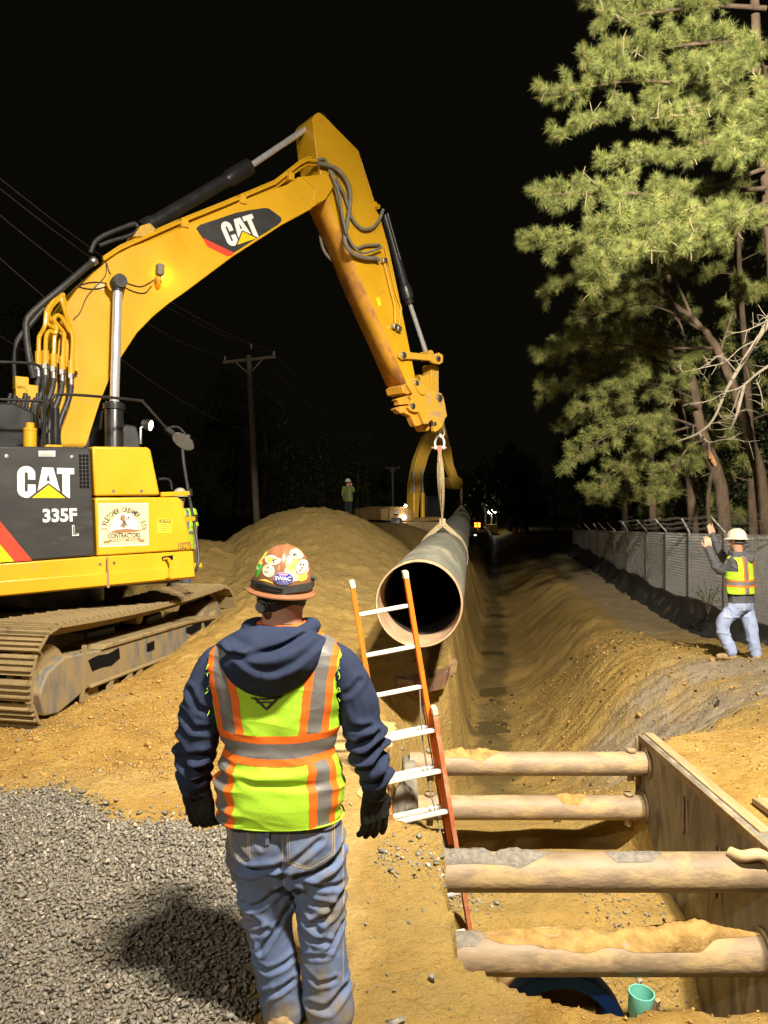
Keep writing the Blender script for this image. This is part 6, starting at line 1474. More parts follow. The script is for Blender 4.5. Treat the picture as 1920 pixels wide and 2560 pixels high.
hood = sculpt("hood", mb, 0.005, M['navy'], w1, 4, lambda c: 0.003 * fbm(c[:, 0] * 14, c[:, 1] * 14, c[:, 2] * 20, octaves=2, seed=6))
# vest
vc = -0.012
def v1_pattern(a, b, z):
    out = np.zeros(len(a), int); back = b < 0.04
    x = a - 0.0; ax = np.abs(x)
    lean = 0.16 * np.maximum(0, z - 1.14)
    # upper shoulder tapes
    up = (z > 1.125)
    cin = np.where(x > 0, 0.088, 0.112) + lean * np.where(x > 0, 1.0, 0.6)
    for lo, hi, code in ((0.0, 0.030, 1), (0.030, 0.082, 2), (0.082, 0.108, 1)): out[up & (ax > cin + lo) & (ax < cin + hi)] = code
    # lower tapes
    dn = z < 1.045
    cin2 = np.where(x > 0, 0.118, 0.150)
    for lo, hi, code in ((0.0, 0.030, 1), (0.030, 0.080, 2), (0.080, 0.102, 1)): out[dn & (ax > cin2 + lo) & (ax < cin2 + hi)] = code
    sag = -0.006 * np.cos(np.clip(x / 0.23, -1, 1) * math.pi) - 0.005
    zb = z - sag
    out[(zb > 1.035) & (zb < 1.150)] = 0
    out[(zb > 1.035) & (zb < 1.062)] = 1; out[(zb >= 1.062) & (zb < 1.120)] = 2; out[(zb >= 1.120) & (zb < 1.150)] = 1
    return out
def v1_fold(A, B, Z):
    side = sm(0.08, 0.2, np.abs(A))
    w = fbm(A * 4.5, B * 2, Z * 13 + A * 3, octaves=2, seed=15); r_ = 1 - np.abs(w) * 2.0
    left = sm(-0.10, -0.19, A) * sm(1.06, 0.98, Z)
    d = (0.0035 + 0.0065 * side * sm(1.2, 0.95, Z)) * (r_ - 0.5) + 0.010 * left * np.sin(Z * 92 + 7 * A + 1.2 * np.sin(Z * 31))
    big = -0.012 * np.exp(-((Z - 0.955 - 0.25 * (A + 0.05) ** 2 + 0.10 * A) / 0.016) ** 2) * sm(0.24, 0.1, np.abs(A - 0.03)) + 0.010 * np.exp(-((Z - 0.985 - 0.10 * A) / 0.022) ** 2)
    cinch = -0.012 * np.exp(-((Z - 1.07) / 0.05) ** 2) + 0.010 * np.exp(-((Z - 0.87) / 0.09) ** 2)
    spine = -0.010 * np.exp(-(A / 0.05) ** 2) * sm(0.95, 1.1, Z) * (B < 0)
    return d + big * (B < 0) + cinch + spine * 0.6
def v1_xmax(z, a):
    e = 0.246 - 0.010 * sm(1.16, 1.26, z) + 0.016 * sm(1.36, 1.44, z)
    return e + 0.004 * fbm(z * 60, a * 0, octaves=2, seed=2)
vest1, vb = make_vest(w1, [(wz(2066), 0.005, 0, 0.238, 0.172), (0.86, 0.003, 0, 0.240, 0.176), (1.0, 0.0, 0, 0.234, 0.170), (1.08, -0.002, 0, 0.230, 0.164), (1.2, -0.006, 0, 0.244, 0.160), (1.32, -0.014, 0, 0.268, 0.150), (1.40, -0.016, 0, 0.270, 0.144), (1.44, -0.016, 0, 0.258, 0.134), (1.475, -0.014, 0.002, 0.225, 0.122), (1.505, -0.010, 0.01, 0.170, 0.110), (1.53, -0.006, 0.012, 0.115, 0.098)], LX, v1_pattern, 1.13, v1_xmax, v1_fold, 400, 300, hi_sh=True)
hem = MB(); pts = []
for k in range(60):
    a = 2 * math.pi * k / 60; ca, sa = math.cos(a), math.sin(a); pts.append(Vector((0.005 + 0.240 * math.copysign(abs(ca) ** 0.85, ca), 0.174 * math.copysign(abs(sa) ** 0.85, sa), wz(2066) + 0.002)))
hem.tube(pts, 0.004, 6, closed=True); hem.build("hem", M['lime'], vest1)
for pts in ([(740, 1697), (669, 1769), (640, 1740)], [(632, 1741), (665, 1745), (706, 1739)], [(645, 1752), (690, 1752)], [(742, 1700), (736, 1694)]):
    ribbon_on(vb, [(wx(u), wz(v)) for u, v in pts], 0.010 if pts[0][1] < 1730 else 0.006, "printed_emblem", M['ink'], vest1, 0.0035)
rg_ = np.random.default_rng(5)
for k in range(14):                                       # frayed threads at the torn armholes
    s_ = 1 if k % 2 else -1; z0 = rg_.uniform(1.22, 1.45); x0 = s_ * 0.242 - 0.014; y0 = rg_.uniform(-0.115, -0.085)
    mb = MB(); mb.tube(spline([(x0, y0, z0), (x0 + s_ * rg_.uniform(0.002, 0.010), y0 - 0.01, z0 - rg_.uniform(0, 0.012)), (x0 + s_ * rg_.uniform(0.0, 0.012), y0 - 0.02, z0 - rg_.uniform(0.004, 0.018))], 3), 0.0012, 4); mb.build("thread", M['lime'], vest1)
# jeans: depth, width and run of the creases behind the seat and the knees
CREASES = [(0.020, 0.013, [(1295, 470), (1200, 590), (1080, 640), (960, 640)]), (0.018, 0.014, [(1265, 830), (1170, 950), (1075, 995)]), (0.015, 0.012, [(955, 755), (1050, 850), (1190, 890)]), (0.018, 0.013, [(925, 870), (975, 970), (1095, 1045)]), (0.013, 0.011, [(955, 1010), (1030, 1105), (1160, 1135)]),
           (0.012, 0.010, [(1255, 1050), (1165, 1190)]), (0.008, 0.009, [(1040, 1235), (1160, 1225)]), (0.016, 0.014, [(1050, 1590), (1160, 1590), (1260, 1490)]), (0.010, 0.011, [(960, 660), (1080, 730), (1240, 760)]), (0.010, 0.01, [(1000, 1190), (960, 1060), (930, 900)]),
           (0.018, 0.014, [(500, 560), (640, 615), (860, 570)]), (0.014, 0.012, [(590, 900), (700, 880), (860, 760)]), (0.017, 0.014, [(600, 960), (690, 1010), (640, 1035)]), (0.011, 0.011, [(630, 1090), (760, 1045)]), (0.013, 0.010, [(715, 1200), (820, 1040), (905, 880)]), (0.010, 0.010, [(610, 1100), (660, 1180)]), (0.010, 0.012, [(550, 760), (620, 890)]),
           (0.010, 0.011, [(510, 350), (565, 450), (635, 525)]), (0.008, 0.010, [(690, 340), (745, 425)]), (0.011, 0.012, [(900, 570), (1000, 490), (1110, 410)]), (0.010, 0.011, [(640, 1270), (760, 1330), (900, 1290)]), (0.012, 0.012, [(690, 1590), (760, 1500), (900, 1440)]), (0.009, 0.010, [(980, 1330), (1090, 1420), (1200, 1400)])]
def fold_jeans(c):
    x, y, z = c[:, 0], c[:, 1], c[:, 2]
    side = np.where(x < wx(722), -1.0, 1.0)
    cre = creases(x, z, CREASES, 380, 1950, 2.676)
    cre = cre * (y < 0.03)
    legs = sm(0.72, 0.5, z)
    seat = sm(0.45, 0.6, z) * sm(0.85, 0.7, z)
    cleft = -0.022 * np.exp(-((x - wx(706)) / 0.016) ** 2) * sm(0.50, 0.60, z) * sm(0.80, 0.68, z) * (y < 0)
    under = -0.018 * np.exp(-((z - 0.575 - 0.3 * np.abs(x - wx(705))) / 0.02) ** 2) * (y < 0)
    return 0.68 * cre + 0.006 * fbm(x * 5 + side, y * 5, z * 6, octaves=2, seed=71) * (0.4 + legs) + 0.0016 * fbm(x * 30, y * 20, z * 34, octaves=2, seed=75) + cleft + under
mb = MB()
loft(mb, [((wx(700), 0, 0.90), 0.19, 0.14), ((wx(700), 0, 0.80), 0.208, 0.150), ((wx(703), 0, 0.70), 0.228, 0.163), ((wx(706), 0.0, 0.60), 0.230, 0.155), ((wx(708), 0.01, 0.53), 0.216, 0.125)], LX)
limb(mb, [(wx(640), 0.0, 0.68), (wx(648), 0.005, 0.52), (wx(657), 0.01, 0.40), (wx(668), 0.0, 0.25), (wx(684), 0.01, 0.08), (wx(694), 0.01, -0.03)], [0.118, 0.108, 0.096, 0.086, 0.080, 0.080])
limb(mb, [(wx(778), 0.0, 0.68), (wx(787), 0.005, 0.52), (wx(791), 0.01, 0.40), (wx(797), 0.0, 0.25), (wx(805), 0.01, 0.08), (wx(814), 0.01, -0.03)], [0.118, 0.110, 0.099, 0.090, 0.088, 0.090])
jeans = sculpt("jeans", mb, 0.0075, M['denim'], w1, 5, fold_jeans)
jb = bvh_of(jeans)
for pts in ([(567, 2085), (572, 2128), (598, 2158), (630, 2140), (626, 2082)], [(718, 2082), (722, 2150), (772, 2166), (830, 2142), (828, 2076)]):
    ribbon_on(jb, [(wx(u), wz(v)) for u, v in pts], 0.0035, "pocket_stitching", M['thread'], jeans, 0.0012)
    ribbon_on(jb, [(wx(u + (5 if u < 700 else -5) * (1 if u < 600 or u > 760 else -1)), wz(v - 6)) for u, v in pts], 0.0025, "pocket_stitching", M['thread'], jeans, 0.0012)
ribbon_on(jb, [(wx(706), wz(2090)), (wx(708), wz(2250))], 0.003, "seam", M['thread'], jeans, 0.001)
ribbon_on(jb, [(wx(846), wz(2085)), (wx(850), wz(2300)), (wx(848), wz(2500))], 0.003, "seam", M['thread'], jeans, 0.001)
mb = MB(); q_ = jb.ray_cast(Vector((wx(672), -1.2, wz(2088))), Vector((0, 1, 0)))[0]; mb.box((wx(672), (q_.y if q_ else -0.15) - 0.006, wz(2084)), (0.016, 0.008, 0.06)); mb.build("belt_loop", M['denim'], jeans, bevel=0.002)
# gloves
for s_, wr, d_, pal in ((-1, (wx(477), 0.045, wz(2008)), (0.03, 0.10, -1), (0.35, 0.95, 0.1)), (1, (wx(925), 0.045, wz(2022)), (0.02, 0.12, -1), (-0.55, 0.8, 0.1))):
    mb = MB(); hand(mb, wr, d_, pal, s_ * 1.0, s=1.32, curl=0.85 if s_ < 0 else 0.5, fr=0.0122); mb.tube([Vector(wr) + Vector((0, 0, 0.05)), Vector(wr), Vector(wr) - Vector((0, 0, 0.03))], [0.048, 0.044, 0.044], 12)
    sculpt("glove", mb, 0.0042, M['glove'], w1, 2, lambda c: 0.0015 * fbm(c[:, 0] * 60, c[:, 1] * 60, c[:, 2] * 60, octaves=2, seed=9))
# boots
for s_, cx_ in ((-1, wx(694)), (1, wx(818))):
    mb = MB(); limb(mb, [(cx_, 0.0, 0.16), (cx_, 0.0, 0.06)], [0.055, 0.058]); limb(mb, [(cx_, -0.03, 0.045), (cx_ + s_ * 0.02, 0.10, 0.05), (cx_ + s_ * 0.035, 0.2, 0.042)], [0.045, 0.05, 0.04]); mb.box((cx_ + s_ * 0.016, 0.08, 0.022), (0.10, 0.30, 0.044), Matrix.Rotation(-s_ * 0.13, 3, 'Z'))
    sculpt("boot", mb, 0.007, M['boot'], w1, 3).location.z = -0.07

# ---------------- the other workers
def simple_pattern(inner=0.085, zb0=None, orange=True):
    def f(a, b, z):
        out = np.zeros(len(a), int); ax = np.abs(a)
        out[(ax > inner - 0.018) & (ax < inner + 0.068)] = 1; out[(ax > inner) & (ax < inner + 0.05)] = 2
        out[(z > zb0 - 0.02) & (z < zb0 + 0.075)] = 1; out[(z > zb0) & (z < zb0 + 0.055)] = 2
        if not orange: out[out == 1] = 0
        return out
    return f
def figure(label, root, J, lat, cloth, trousers, hat_mat, zb, hem, sleeve=True, voxel=0.012, res=(160, 120), group=None, orange=True, vest_mat=None, tw=0.20, hat_tilt=0.0):
    w = thing("person", label, "person", root, 0, group)
    lat = Vector(lat).normalized(); fw = Vector((0, 0, 1)).cross(lat); V3 = Vector
    g = {k: V3(v) for k, v in J.items()}
    hd, nk, ch, pv = g['head'], g['neck'], g['chest'], g['pelvis']
    mb = MB()
    loft(mb, [(nk, 0.062, 0.062), (hd + V3((0, 0, -0.07)), 0.068, 0.08), (hd + V3((0, 0, -0.03)), 0.078, 0.098), (hd + V3((0, 0, 0.03)), 0.078, 0.10), (hd + V3((0, 0, 0.08)), 0.07, 0.085), (hd + V3((0, 0, 0.115)), 0.03, 0.04)], lat, n=20, pw=2.1)
    mb.ball(hd + fw * 0.055 + V3((0, 0, -0.075)), 0.045, 0.045, 0.04); mb.tube([hd + fw * 0.09 + V3((0, 0, 0.0)), hd + fw * 0.118 + V3((0, 0, -0.025)), hd + fw * 0.095 + V3((0, 0, -0.035))], [0.01, 0.014, 0.01], 8)
    for s_ in (-1, 1): mb.ball(hd + lat * 0.08 * s_ + V3((0, 0, -0.015)), 0.014, 0.018, 0.032)
    limb(mb, [nk, ch, pv], [0.06, 0.11, 0.11], n=12)
    for s_ in 'LR': limb(mb, [ch + V3((0, 0, 0.1)), g['sh' + s_], g['el' + s_], g['wr' + s_]], [0.05, 0.045, 0.036, 0.028], n=10); limb(mb, [pv + lat * (-0.08 if s_ == 'L' else 0.08), g['kn' + s_], g['an' + s_]], [0.07, 0.045, 0.035], n=10)
    for s_, ts in (('L', 1), ('R', -1)):
        if 'ha' + s_ in g: hand(mb, g['wr' + s_], g['ha' + s_] - g['wr' + s_], J.get('pm' + s_, tuple(fw)), ts, s=1.08, curl=0.35)
    sculpt("body", mb, voxel * 0.9, M['skin'], w, 2)
    mb = MB(); loft(mb, [(hd + V3((0, 0, -0.05)) - fw * 0.012, 0.07, 0.075), (hd + V3((0, 0, -0.02)) - fw * 0.012, 0.082, 0.098), (hd + V3((0, 0, 0.06)) - fw * 0.006, 0.081, 0.10)], lat, n=20, pw=2.1); mb.build("hair", M['hair'], w, smooth=60)
    h_, _ = make_hat(w, hd + V3((0, 0, 0.035)) , lat, hat_mat, tilt=hat_tilt, r=(0.112, 0.135, 0.125), n=36)
    mb = MB(); mb.tube([hd + V3((0, 0, -0.03)) + lat * 0.086 * math.sin(a) - fw * (0.112 * math.cos(a)) for a in np.linspace(-1.6, 1.6, 12)], 0.012, 6); mb.build("headband", M['strap'], h_)
    def folds(c): 
        q = fbm(c[:, 0] * 7, c[:, 1] * 7, c[:, 2] * 9, octaves=1, seed=5); return 0.012 * (np.exp(-(q / 0.18) ** 2) - 0.35)
    mb = MB(); up = (ch - pv)
    loft(mb, [(pv + V3((0, 0, 0.0)), tw * 0.98, 0.14), (pv.lerp(ch, 0.5), tw * 0.97, 0.14), (ch, tw * 1.05, 0.132), (ch + V3((0, 0, 0.12)), tw * 0.95, 0.115), (nk + V3((0, 0, -0.03)), 0.10, 0.09)], lat, n=24)
    for s_ in 'LR':
        if sleeve: limb(mb, [ch + (g['sh' + s_] - ch) * 0.8, g['sh' + s_], g['el' + s_], g['wr' + s_]], [0.07, 0.078, 0.068, 0.05], n=12)
        else: limb(mb, [ch + (g['sh' + s_] - ch) * 0.8, g['sh' + s_], g['sh' + s_].lerp(g['el' + s_], 0.75)], [0.07, 0.075, 0.075], n=12)
    if sleeve: mb.tube([nk + V3((0, 0, -0.035)) + lat * 0.105 * math.cos(a) + fw * 0.095 * math.sin(a) for a in np.linspace(0, 2 * math.pi, 24)[:-1]], 0.034, 8, closed=True); mb.ball(nk - fw * 0.11 + V3((0, 0, -0.10)), 0.11, 0.06, 0.085)
    sculpt("hoodie" if sleeve else "shirt", mb, voxel, cloth, w, 3, folds)
    mb = MB(); loft(mb, [(pv + V3((0, 0, 0.10)), tw * 0.92, 0.13), (pv, tw * 0.98, 0.14), (pv - V3((0, 0, 0.09)), tw * 0.95, 0.135)], lat, n=24)
    for s_, q in (('L', -1), ('R', 1)): limb(mb, [pv + lat * q * 0.09 - V3((0, 0, 0.04)), g['kn' + s_], g['an' + s_]], [0.115, 0.088, 0.078], n=14)
    sculpt("jeans", mb, voxel, trousers, w, 3, folds)
    for s_ in 'LR':
        a_, t_ = g['an' + s_], g['to' + s_]; mb = MB(); limb(mb, [a_ + V3((0, 0, 0.03)), V3((a_.x, a_.y, 0.06))], [0.05, 0.055], n=10); limb(mb, [V3((a_.x, a_.y, 0.05)) - (t_ - a_) * 0.15, V3(((a_.x + t_.x) / 2, (a_.y + t_.y) / 2, 0.055)), V3((t_.x, t_.y, 0.045))], [0.045, 0.05, 0.04], n=10)
        sculpt("boot", mb, 0.010, M['boot'], w, 2)
    zt = nk.z - 0.045
    cxz = lambda z: pv.lerp(ch, (z - pv.z) / (ch.z - pv.z))
    zs = [hem, hem + 0.15, ch.z - 0.05, ch.z + 0.06, ch.z + 0.12, zt - 0.02, zt]; ws = [tw * 1.12, tw * 1.10, tw * 1.16, tw * 1.13, tw * 1.0, tw * 0.72, tw * 0.52]; ds = [0.162, 0.16, 0.155, 0.145, 0.13, 0.112, 0.10]
    make_vest(w, [(z_, cxz(min(z_, ch.z + 0.05)).x, cxz(min(z_, ch.z + 0.05)).y, a_, d_) for z_, a_, d_ in zip(zs, ws, ds)], lat, simple_pattern(0.075, zb, orange), hem + 0.30, lambda z, a: 0 * z + tw * 1.0, lambda A, B, Z: 0.007 * (np.exp(-(fbm(A * 6, B * 6, Z * 10, octaves=1, seed=3) / 0.2) ** 2) - 0.3), res[0], res[1], hi_sh=False)[0].data.materials[0] = vest_mat or M['lime']
    return w
gz = lambda x, y: float(ground_z(np.array(x), np.array(y)))
# man at the right lip of the trench, both hands raised
k2 = 10.1 / FPX; r2 = Vector(((1860 - 960) * k2, 10.1, 0)); r2.z = gz(r2.x, r2.y) - 0.01
q2 = lambda u, v, y=0.0: ((u - 1860) * k2 * (1 + y / 10.1), y, (1640 - v) * k2)
figure("worker in grey hoodie and white hard hat raising both hands by the fence", r2,
       dict(head=q2(1842, 1338), neck=q2(1845, 1364), chest=q2(1850, 1402), pelvis=q2(1853, 1494), shL=q2(1828, 1388, -0.08), elL=q2(1806, 1412, 0.08), wrL=q2(1790, 1361, 0.22), haL=q2(1789, 1325, 0.24),
            shR=q2(1872, 1388, 0.12), elR=q2(1850, 1388, 0.45), wrR=q2(1825, 1330, 0.52), haR=q2(1821, 1300, 0.54), pmL=(0.2, 0.9, 0), pmR=(-0.2, 0.9, 0),
            knL=q2(1808, 1553, 0.02), anL=q2(1829, 1616, 0.0), toL=q2(1806, 1630, 0.10), knR=q2(1877, 1558, 0.0), anR=q2(1890, 1622, 0.0), toR=q2(1888, 1640, 0.22)),
       (0.82, 0.57, 0), M['grey_fleece'], M['denim_lt'], M['hat_white'], 1.045, 0.93, voxel=0.010, res=(240, 180), tw=0.205)
# man with a phone on the spoil heap
M['dim_lime'] = pmat('dimmed_lime_shirt', (0.20, 0.26, 0.06), 0.85, var=0.1, scale=8)  # darker lime puts the weak light at this distance into the cloth colour
k3 = 32.0 / FPX
q3 = lambda u, v, y=0.0: ((u - 870) * k3, y, (1296 - v) * k3)
r3 = Vector(((870 - 960) * k3, 32.0, 0)); r3.z = gz(r3.x, r3.y)
if True:
    s3 = (CAM_Z - (1296 - 1280) * k3) - r3.z                     # the heap carries his boots
    stand = dict(head=(0, 0, 1.63), neck=(0, 0, 1.48), chest=(0, 0, 1.28), pelvis=(0, 0, 0.92), shL=(-0.18, -0.05, 1.40), elL=(-0.24, -0.08, 1.14), wrL=(-0.20, 0.05, 0.95), haL=(-0.18, 0.08, 0.83),
                 shR=(0.18, 0.05, 1.40), elR=(0.24, 0.08, 1.22), wrR=(0.13, 0.12, 1.48), haR=(0.09, 0.12, 1.58), knL=(-0.07, 0, 0.5), anL=(-0.08, 0, 0.09), toL=(-0.05, 0.2, 0.04), knR=(0.09, 0, 0.5), anR=(0.11, 0, 0.09), toR=(0.2, 0.14, 0.04))
figure("worker with hand at his ear standing on the dark spoil heap", r3, stand, (0.75, -0.66, 0), M['dim_lime'], pmat("dark_trousers", (0.03, 0.032, 0.04), 0.9), M['hat_white'], 1.02, 0.80, vest_mat=M['dim_lime'], sleeve=False, voxel=0.018, res=(90, 70), orange=False)
# man behind the near excavator, mostly hidden
r5 = Vector(((450 - 960) * 12.2 / FPX, 12.2, 0)); r5.z = gz(r5.x, r5.y)
st5 = dict(stand); st5.update(elR=(0.25, 0.0, 1.12), wrR=(0.22, 0.1, 0.9), haR=(0.2, 0.12, 0.8))
figure("worker in lime vest half hidden behind the near excavator's front", Vector((r5.x, r5.y, max(r5.z, CAM_Z - (1335 - 1280) / FPX * 12.2 - 1.80))), st5, (0.9, 0.4, 0), M['lime'], pmat("work_trousers", (0.10, 0.10, 0.11), 0.9), M['hat_white'], 1.02, 0.78, sleeve=False, voxel=0.016, res=(90, 70), orange=False)

# ------------------------------------------------------------------ chain link fence with barbed wire
M['galv'] = pmat("galvanised", (0.66, 0.66, 0.64), 0.5, 0.1, var=0.15, scale=8)
M['slatgrey'] = pmat("fence_slat", (0.15, 0.147, 0.14), 0.7, var=0.25, scale=1.2)
fpts = [(6.62, 12.2), (6.68, 14.5), (6.85, 16.6), (7.12, 18.65), (7.5, 21.1), (8.0, 24.3), (8.55, 27.4), (9.1, 30.4), (9.7, 33.6), (10.3, 37.0), (11.0, 41.0), (12.0, 47.0)]
def fz(i): return gz(fpts[i][0], fpts[i][1])
fence = thing("chain_link_fence", "grey chain link fence with barbed wire along the right of the trench", "fence", (fpts[2][0], fpts[2][1], 0))
fo = Vector((fpts[2][0], fpts[2][1], 0)); FZ0 = -0.52
tops = []
for i, (x, y) in enumerate(fpts):
    zt = CAM_Z - 51.5 / FPX * y if y < 30 else CAM_Z - 51.5 / FPX * 30 - 0.02 * (y - 30); zt = 1.53 - 0.022 * (y - 16.6)
    tops.append(zt)
    mb = MB(); mb.cyl(Vector((x, y, FZ0 - 0.3)) - fo, Vector((x, y, zt + 0.03)) - fo, 0.03, 10); po = mb.build("post", M['slatgrey'], fence)
    dx = -0.33 if i % 3 != 2 else -0.22
    mb = MB(); mb.bar(Vector((x, y, zt + 0.02)) - fo, Vector((x + dx, y - 0.12, zt + 0.33)) - fo, 0.035, 0.02); mb.build("barb_arm", M['galv'], po)
def fence_mesh(i):
    (x0, y0), (x1, y1) = fpts[i], fpts[i + 1]; L_ = math.hypot(x1 - x0, y1 - y0); ux, uy = (x1 - x0) / L_, (y1 - y0) / L_
    pitch = 0.055 if y0 < 27 else 0.11; rw = 0.0075 if y0 < 20 else (0.009 if y0 < 27 else 0.014); nxv, nyv = -uy, ux
    vs, fs = [], []; n = int(L_ / pitch); rows = int(2.02 / (pitch / 2 * 1.15))
    for k in range(n):
        for ph in (0,):
            c = (k + 0.5) * pitch; prev = None
            for r_ in range(rows + 1):
                t = r_ / rows; s = c + pitch * 0.5 * (1 if r_ % 2 else -1); off = 0.004 * (1 if r_ % 2 else -1)
                zt = tops[i] + (tops[i + 1] - tops[i]) * (s / L_); z = zt - t * 2.02
                p = (x0 + ux * s + nxv * off, y0 + uy * s + nyv * off, z); b = len(vs)
                vs += [(p[0] + ux * rw - fo.x, p[1] + uy * rw - fo.y, p[2]), (p[0] - ux * rw - fo.x, p[1] - uy * rw - fo.y, p[2]), (p[0] + nxv * rw - fo.x, p[1] + nyv * rw - fo.y, p[2])]
                if prev is not None:
                    for a in range(3): fs.append((prev + a, prev + (a + 1) % 3, b + (a + 1) % 3, b + a))
                prev = b
    o_ = np_mesh("wire_mesh", vs, fs, M['galv'], fence, smooth=0); o_["kind"] = "stuff"
    # slats woven behind the wire
    vs, fs = [], []; m = int(L_ / 0.075)
    for k in range(m):
        s = (k + 0.5) * 0.075; b = len(vs); zt = tops[i] + (tops[i + 1] - tops[i]) * (s / L_) - 0.015
        for z in (zt, zt - 1.96):
            for d in (-0.027, 0.027): vs.append((x0 + ux * (s + d) - nxv * 0.014 - fo.x, y0 + uy * (s + d) - nyv * 0.014 - fo.y, z))
        fs.append((b, b + 1, b + 3, b + 2))
    o_ = np_mesh("slats", vs, fs, M['slatgrey'], fence, smooth=0); o_["kind"] = "stuff"
for i in range(len(fpts) - 1): fence_mesh(i)
for w_, (ta, hh) in enumerate(((0.35, 0.13), (0.68, 0.23), (1.0, 0.34))):
    mb = MB()
    for i in range(len(fpts) - 1):
        a = Vector((fpts[i][0] - 0.33 * ta, fpts[i][1] - 0.12 * ta, tops[i] + hh)) - fo; b = Vector((fpts[i + 1][0] - 0.33 * ta, fpts[i + 1][1] - 0.12 * ta, tops[i + 1] + hh)) - fo
        mb.tube([a, a.lerp(b, 0.5) - Vector((0, 0, 0.04)), b], 0.0035, 4)
        if i < 5:
            for k in range(16):
                p = a.lerp(b, (k + 0.5) / 16) - Vector((0, 0, 0.04 * (1 - abs(k / 8 - 1)))); mb.tube([p + Vector((0.02, 0.01, 0.03)), p - Vector((0.02, 0.01, 0.03))], 0.0025, 3); mb.tube([p + Vector((-0.02, 0.02, 0.03)), p - Vector((-0.02, 0.02, 0.03))], 0.0025, 3)
    o_ = mb.build("barbed_wire", M['rubber_grey'], fence, smooth=0)
# black silt fabric slumped along the foot of the fence
sf_m = pmat("silt_fabric", (0.035, 0.034, 0.031), 0.6, var=0.25, scale=5, dirt=(0.16, 0.12, 0.07), dirt_amt=0.25, dirt_scale=2.5)
n_, m_ = 160, 10; Vv = []
for i in range(n_ + 1):
    t = i / n_ * (len(fpts) - 1.001); k = int(t); f = t - k; x = fpts[k][0] + (fpts[k + 1][0] - fpts[k][0]) * f; y = fpts[k][1] + (fpts[k + 1][1] - fpts[k][1]) * f
    hgt = 0.62 + 0.05 * math.sin(y * 0.9) + 0.03 * math.sin(y * 2.1)
    for j in range(m_ + 1):
        s = j / m_; out = 0.08 + 0.35 * s ** 2 + 0.05 * math.sin(y * 2.3 + s * 4) * s
        zg = gz(x - out, y); zz_ = zg - 0.03 + (FZ0 + hgt - zg) * (1 - s) ** 1.2
        Vv.append((x - out, y, zz_ + 0.012 * math.sin(y * 3.1 + s * 6)))
Ff = [(i * (m_ + 1) + j, (i + 1) * (m_ + 1) + j, (i + 1) * (m_ + 1) + j + 1, i * (m_ + 1) + j + 1) for i in range(n_) for j in range(m_)]
sf = np_mesh("silt_fence", Vv, Ff, sf_m, smooth=180); tag(sf, "slack black silt fabric along the foot of the chain link fence", "silt fence")
so = sf.modifiers.new("thickness", 'SOLIDIFY'); so.thickness = 0.006

# ------------------------------------------------------------------ pines
M['bark'] = pmat("pine_bark", (0.095, 0.068, 0.045), 0.95, var=0.4, scale=7, bump=0.02, bscale=22, stretch=(1, 1, 0.35), spec=0.15)
M['dead'] = pmat("dead_wood", (0.20, 0.17, 0.12), 0.9, var=0.25, scale=9, bump=0.004, bscale=50)
M['wound'] = pmat("torn_wood", (0.38, 0.20, 0.075), 0.9, var=0.3, scale=14, bump=0.01, bscale=50)
def needle_mat(name, c0, c1):
    m, nt, N, L, bs = newmat(name)
    a = N.new("ShaderNodeAttribute"); a.attribute_name = "tone"
    r_ = N.new("ShaderNodeValToRGB"); r_.color_ramp.elements[0].color = (*c0, 1); r_.color_ramp.elements[1].color = (*c1, 1); r_.color_ramp.elements[1].position = 0.92
    e = r_.color_ramp.elements.new(0.97); e.color = (0.36, 0.26, 0.07, 1)
    L.new(a.outputs["Fac"], r_.inputs[0]); L.new(r_.outputs[0], bs.inputs["Base Color"]); bs.inputs["Roughness"].default_value = 0.55
    bs.inputs["Specular IOR Level"].default_value = 0.3
    return m
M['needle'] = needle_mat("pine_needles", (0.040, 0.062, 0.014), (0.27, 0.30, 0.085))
def needles(name, tips, parent, per=46, ln=0.15, seed=1, width=0.0034):
    """tufts of needles: tips (n,7) position, direction, size"""
    rng = np.random.default_rng(seed); tips = np.asarray(tips); n = len(tips)
    p = np.repeat(tips[:, :3], per, 0); d = np.repeat(tips[:, 3:6], per, 0); sc = np.repeat(tips[:, 6], per)
    back = rng.uniform(0, 0.12, n * per)[:, None]                      # seated along the last bit of twig
    base = p - d * back * sc[:, None]
    v = rng.normal(size=(n * per, 3)); v /= np.linalg.norm(v, axis=1)[:, None]
    nd = d * rng.uniform(0.35, 1.0, n * per)[:, None] + v * 0.85; nd /= np.linalg.norm(nd, axis=1)[:, None]
    L_ = ln * sc * rng.uniform(0.7, 1.15, n * per)
    side = np.cross(nd, rng.normal(size=(n * per, 3))); side /= np.linalg.norm(side, axis=1)[:, None] + 1e-9
    w = width * (0.7 + 0.6 * rng.random(n * per))
    tip = base + nd * L_[:, None] + np.array([0, 0, -0.012])
    Vn = np.stack([base - side * w[:, None], base + side * w[:, None], tip], 1).reshape(-1, 3)
    o_ = np_mesh(name, Vn, np.arange(n * per * 3).reshape(-1, 3), M['needle'], parent, smooth=0)
    tone = np.repeat(np.clip(np.repeat(rng.random(n), per) * 0.8 + rng.random(n * per) * 0.14 + 0.0, 0, 0.93), 3).reshape(n, per * 3)
    tone[:, -9:] = 0.985                                                # a few buff buds at the tip
    at_ = o_.data.attributes.new("tone", 'FLOAT', 'POINT'); at_.data.foreach_set("value", tone.ravel().astype(np.float32))
    return o_
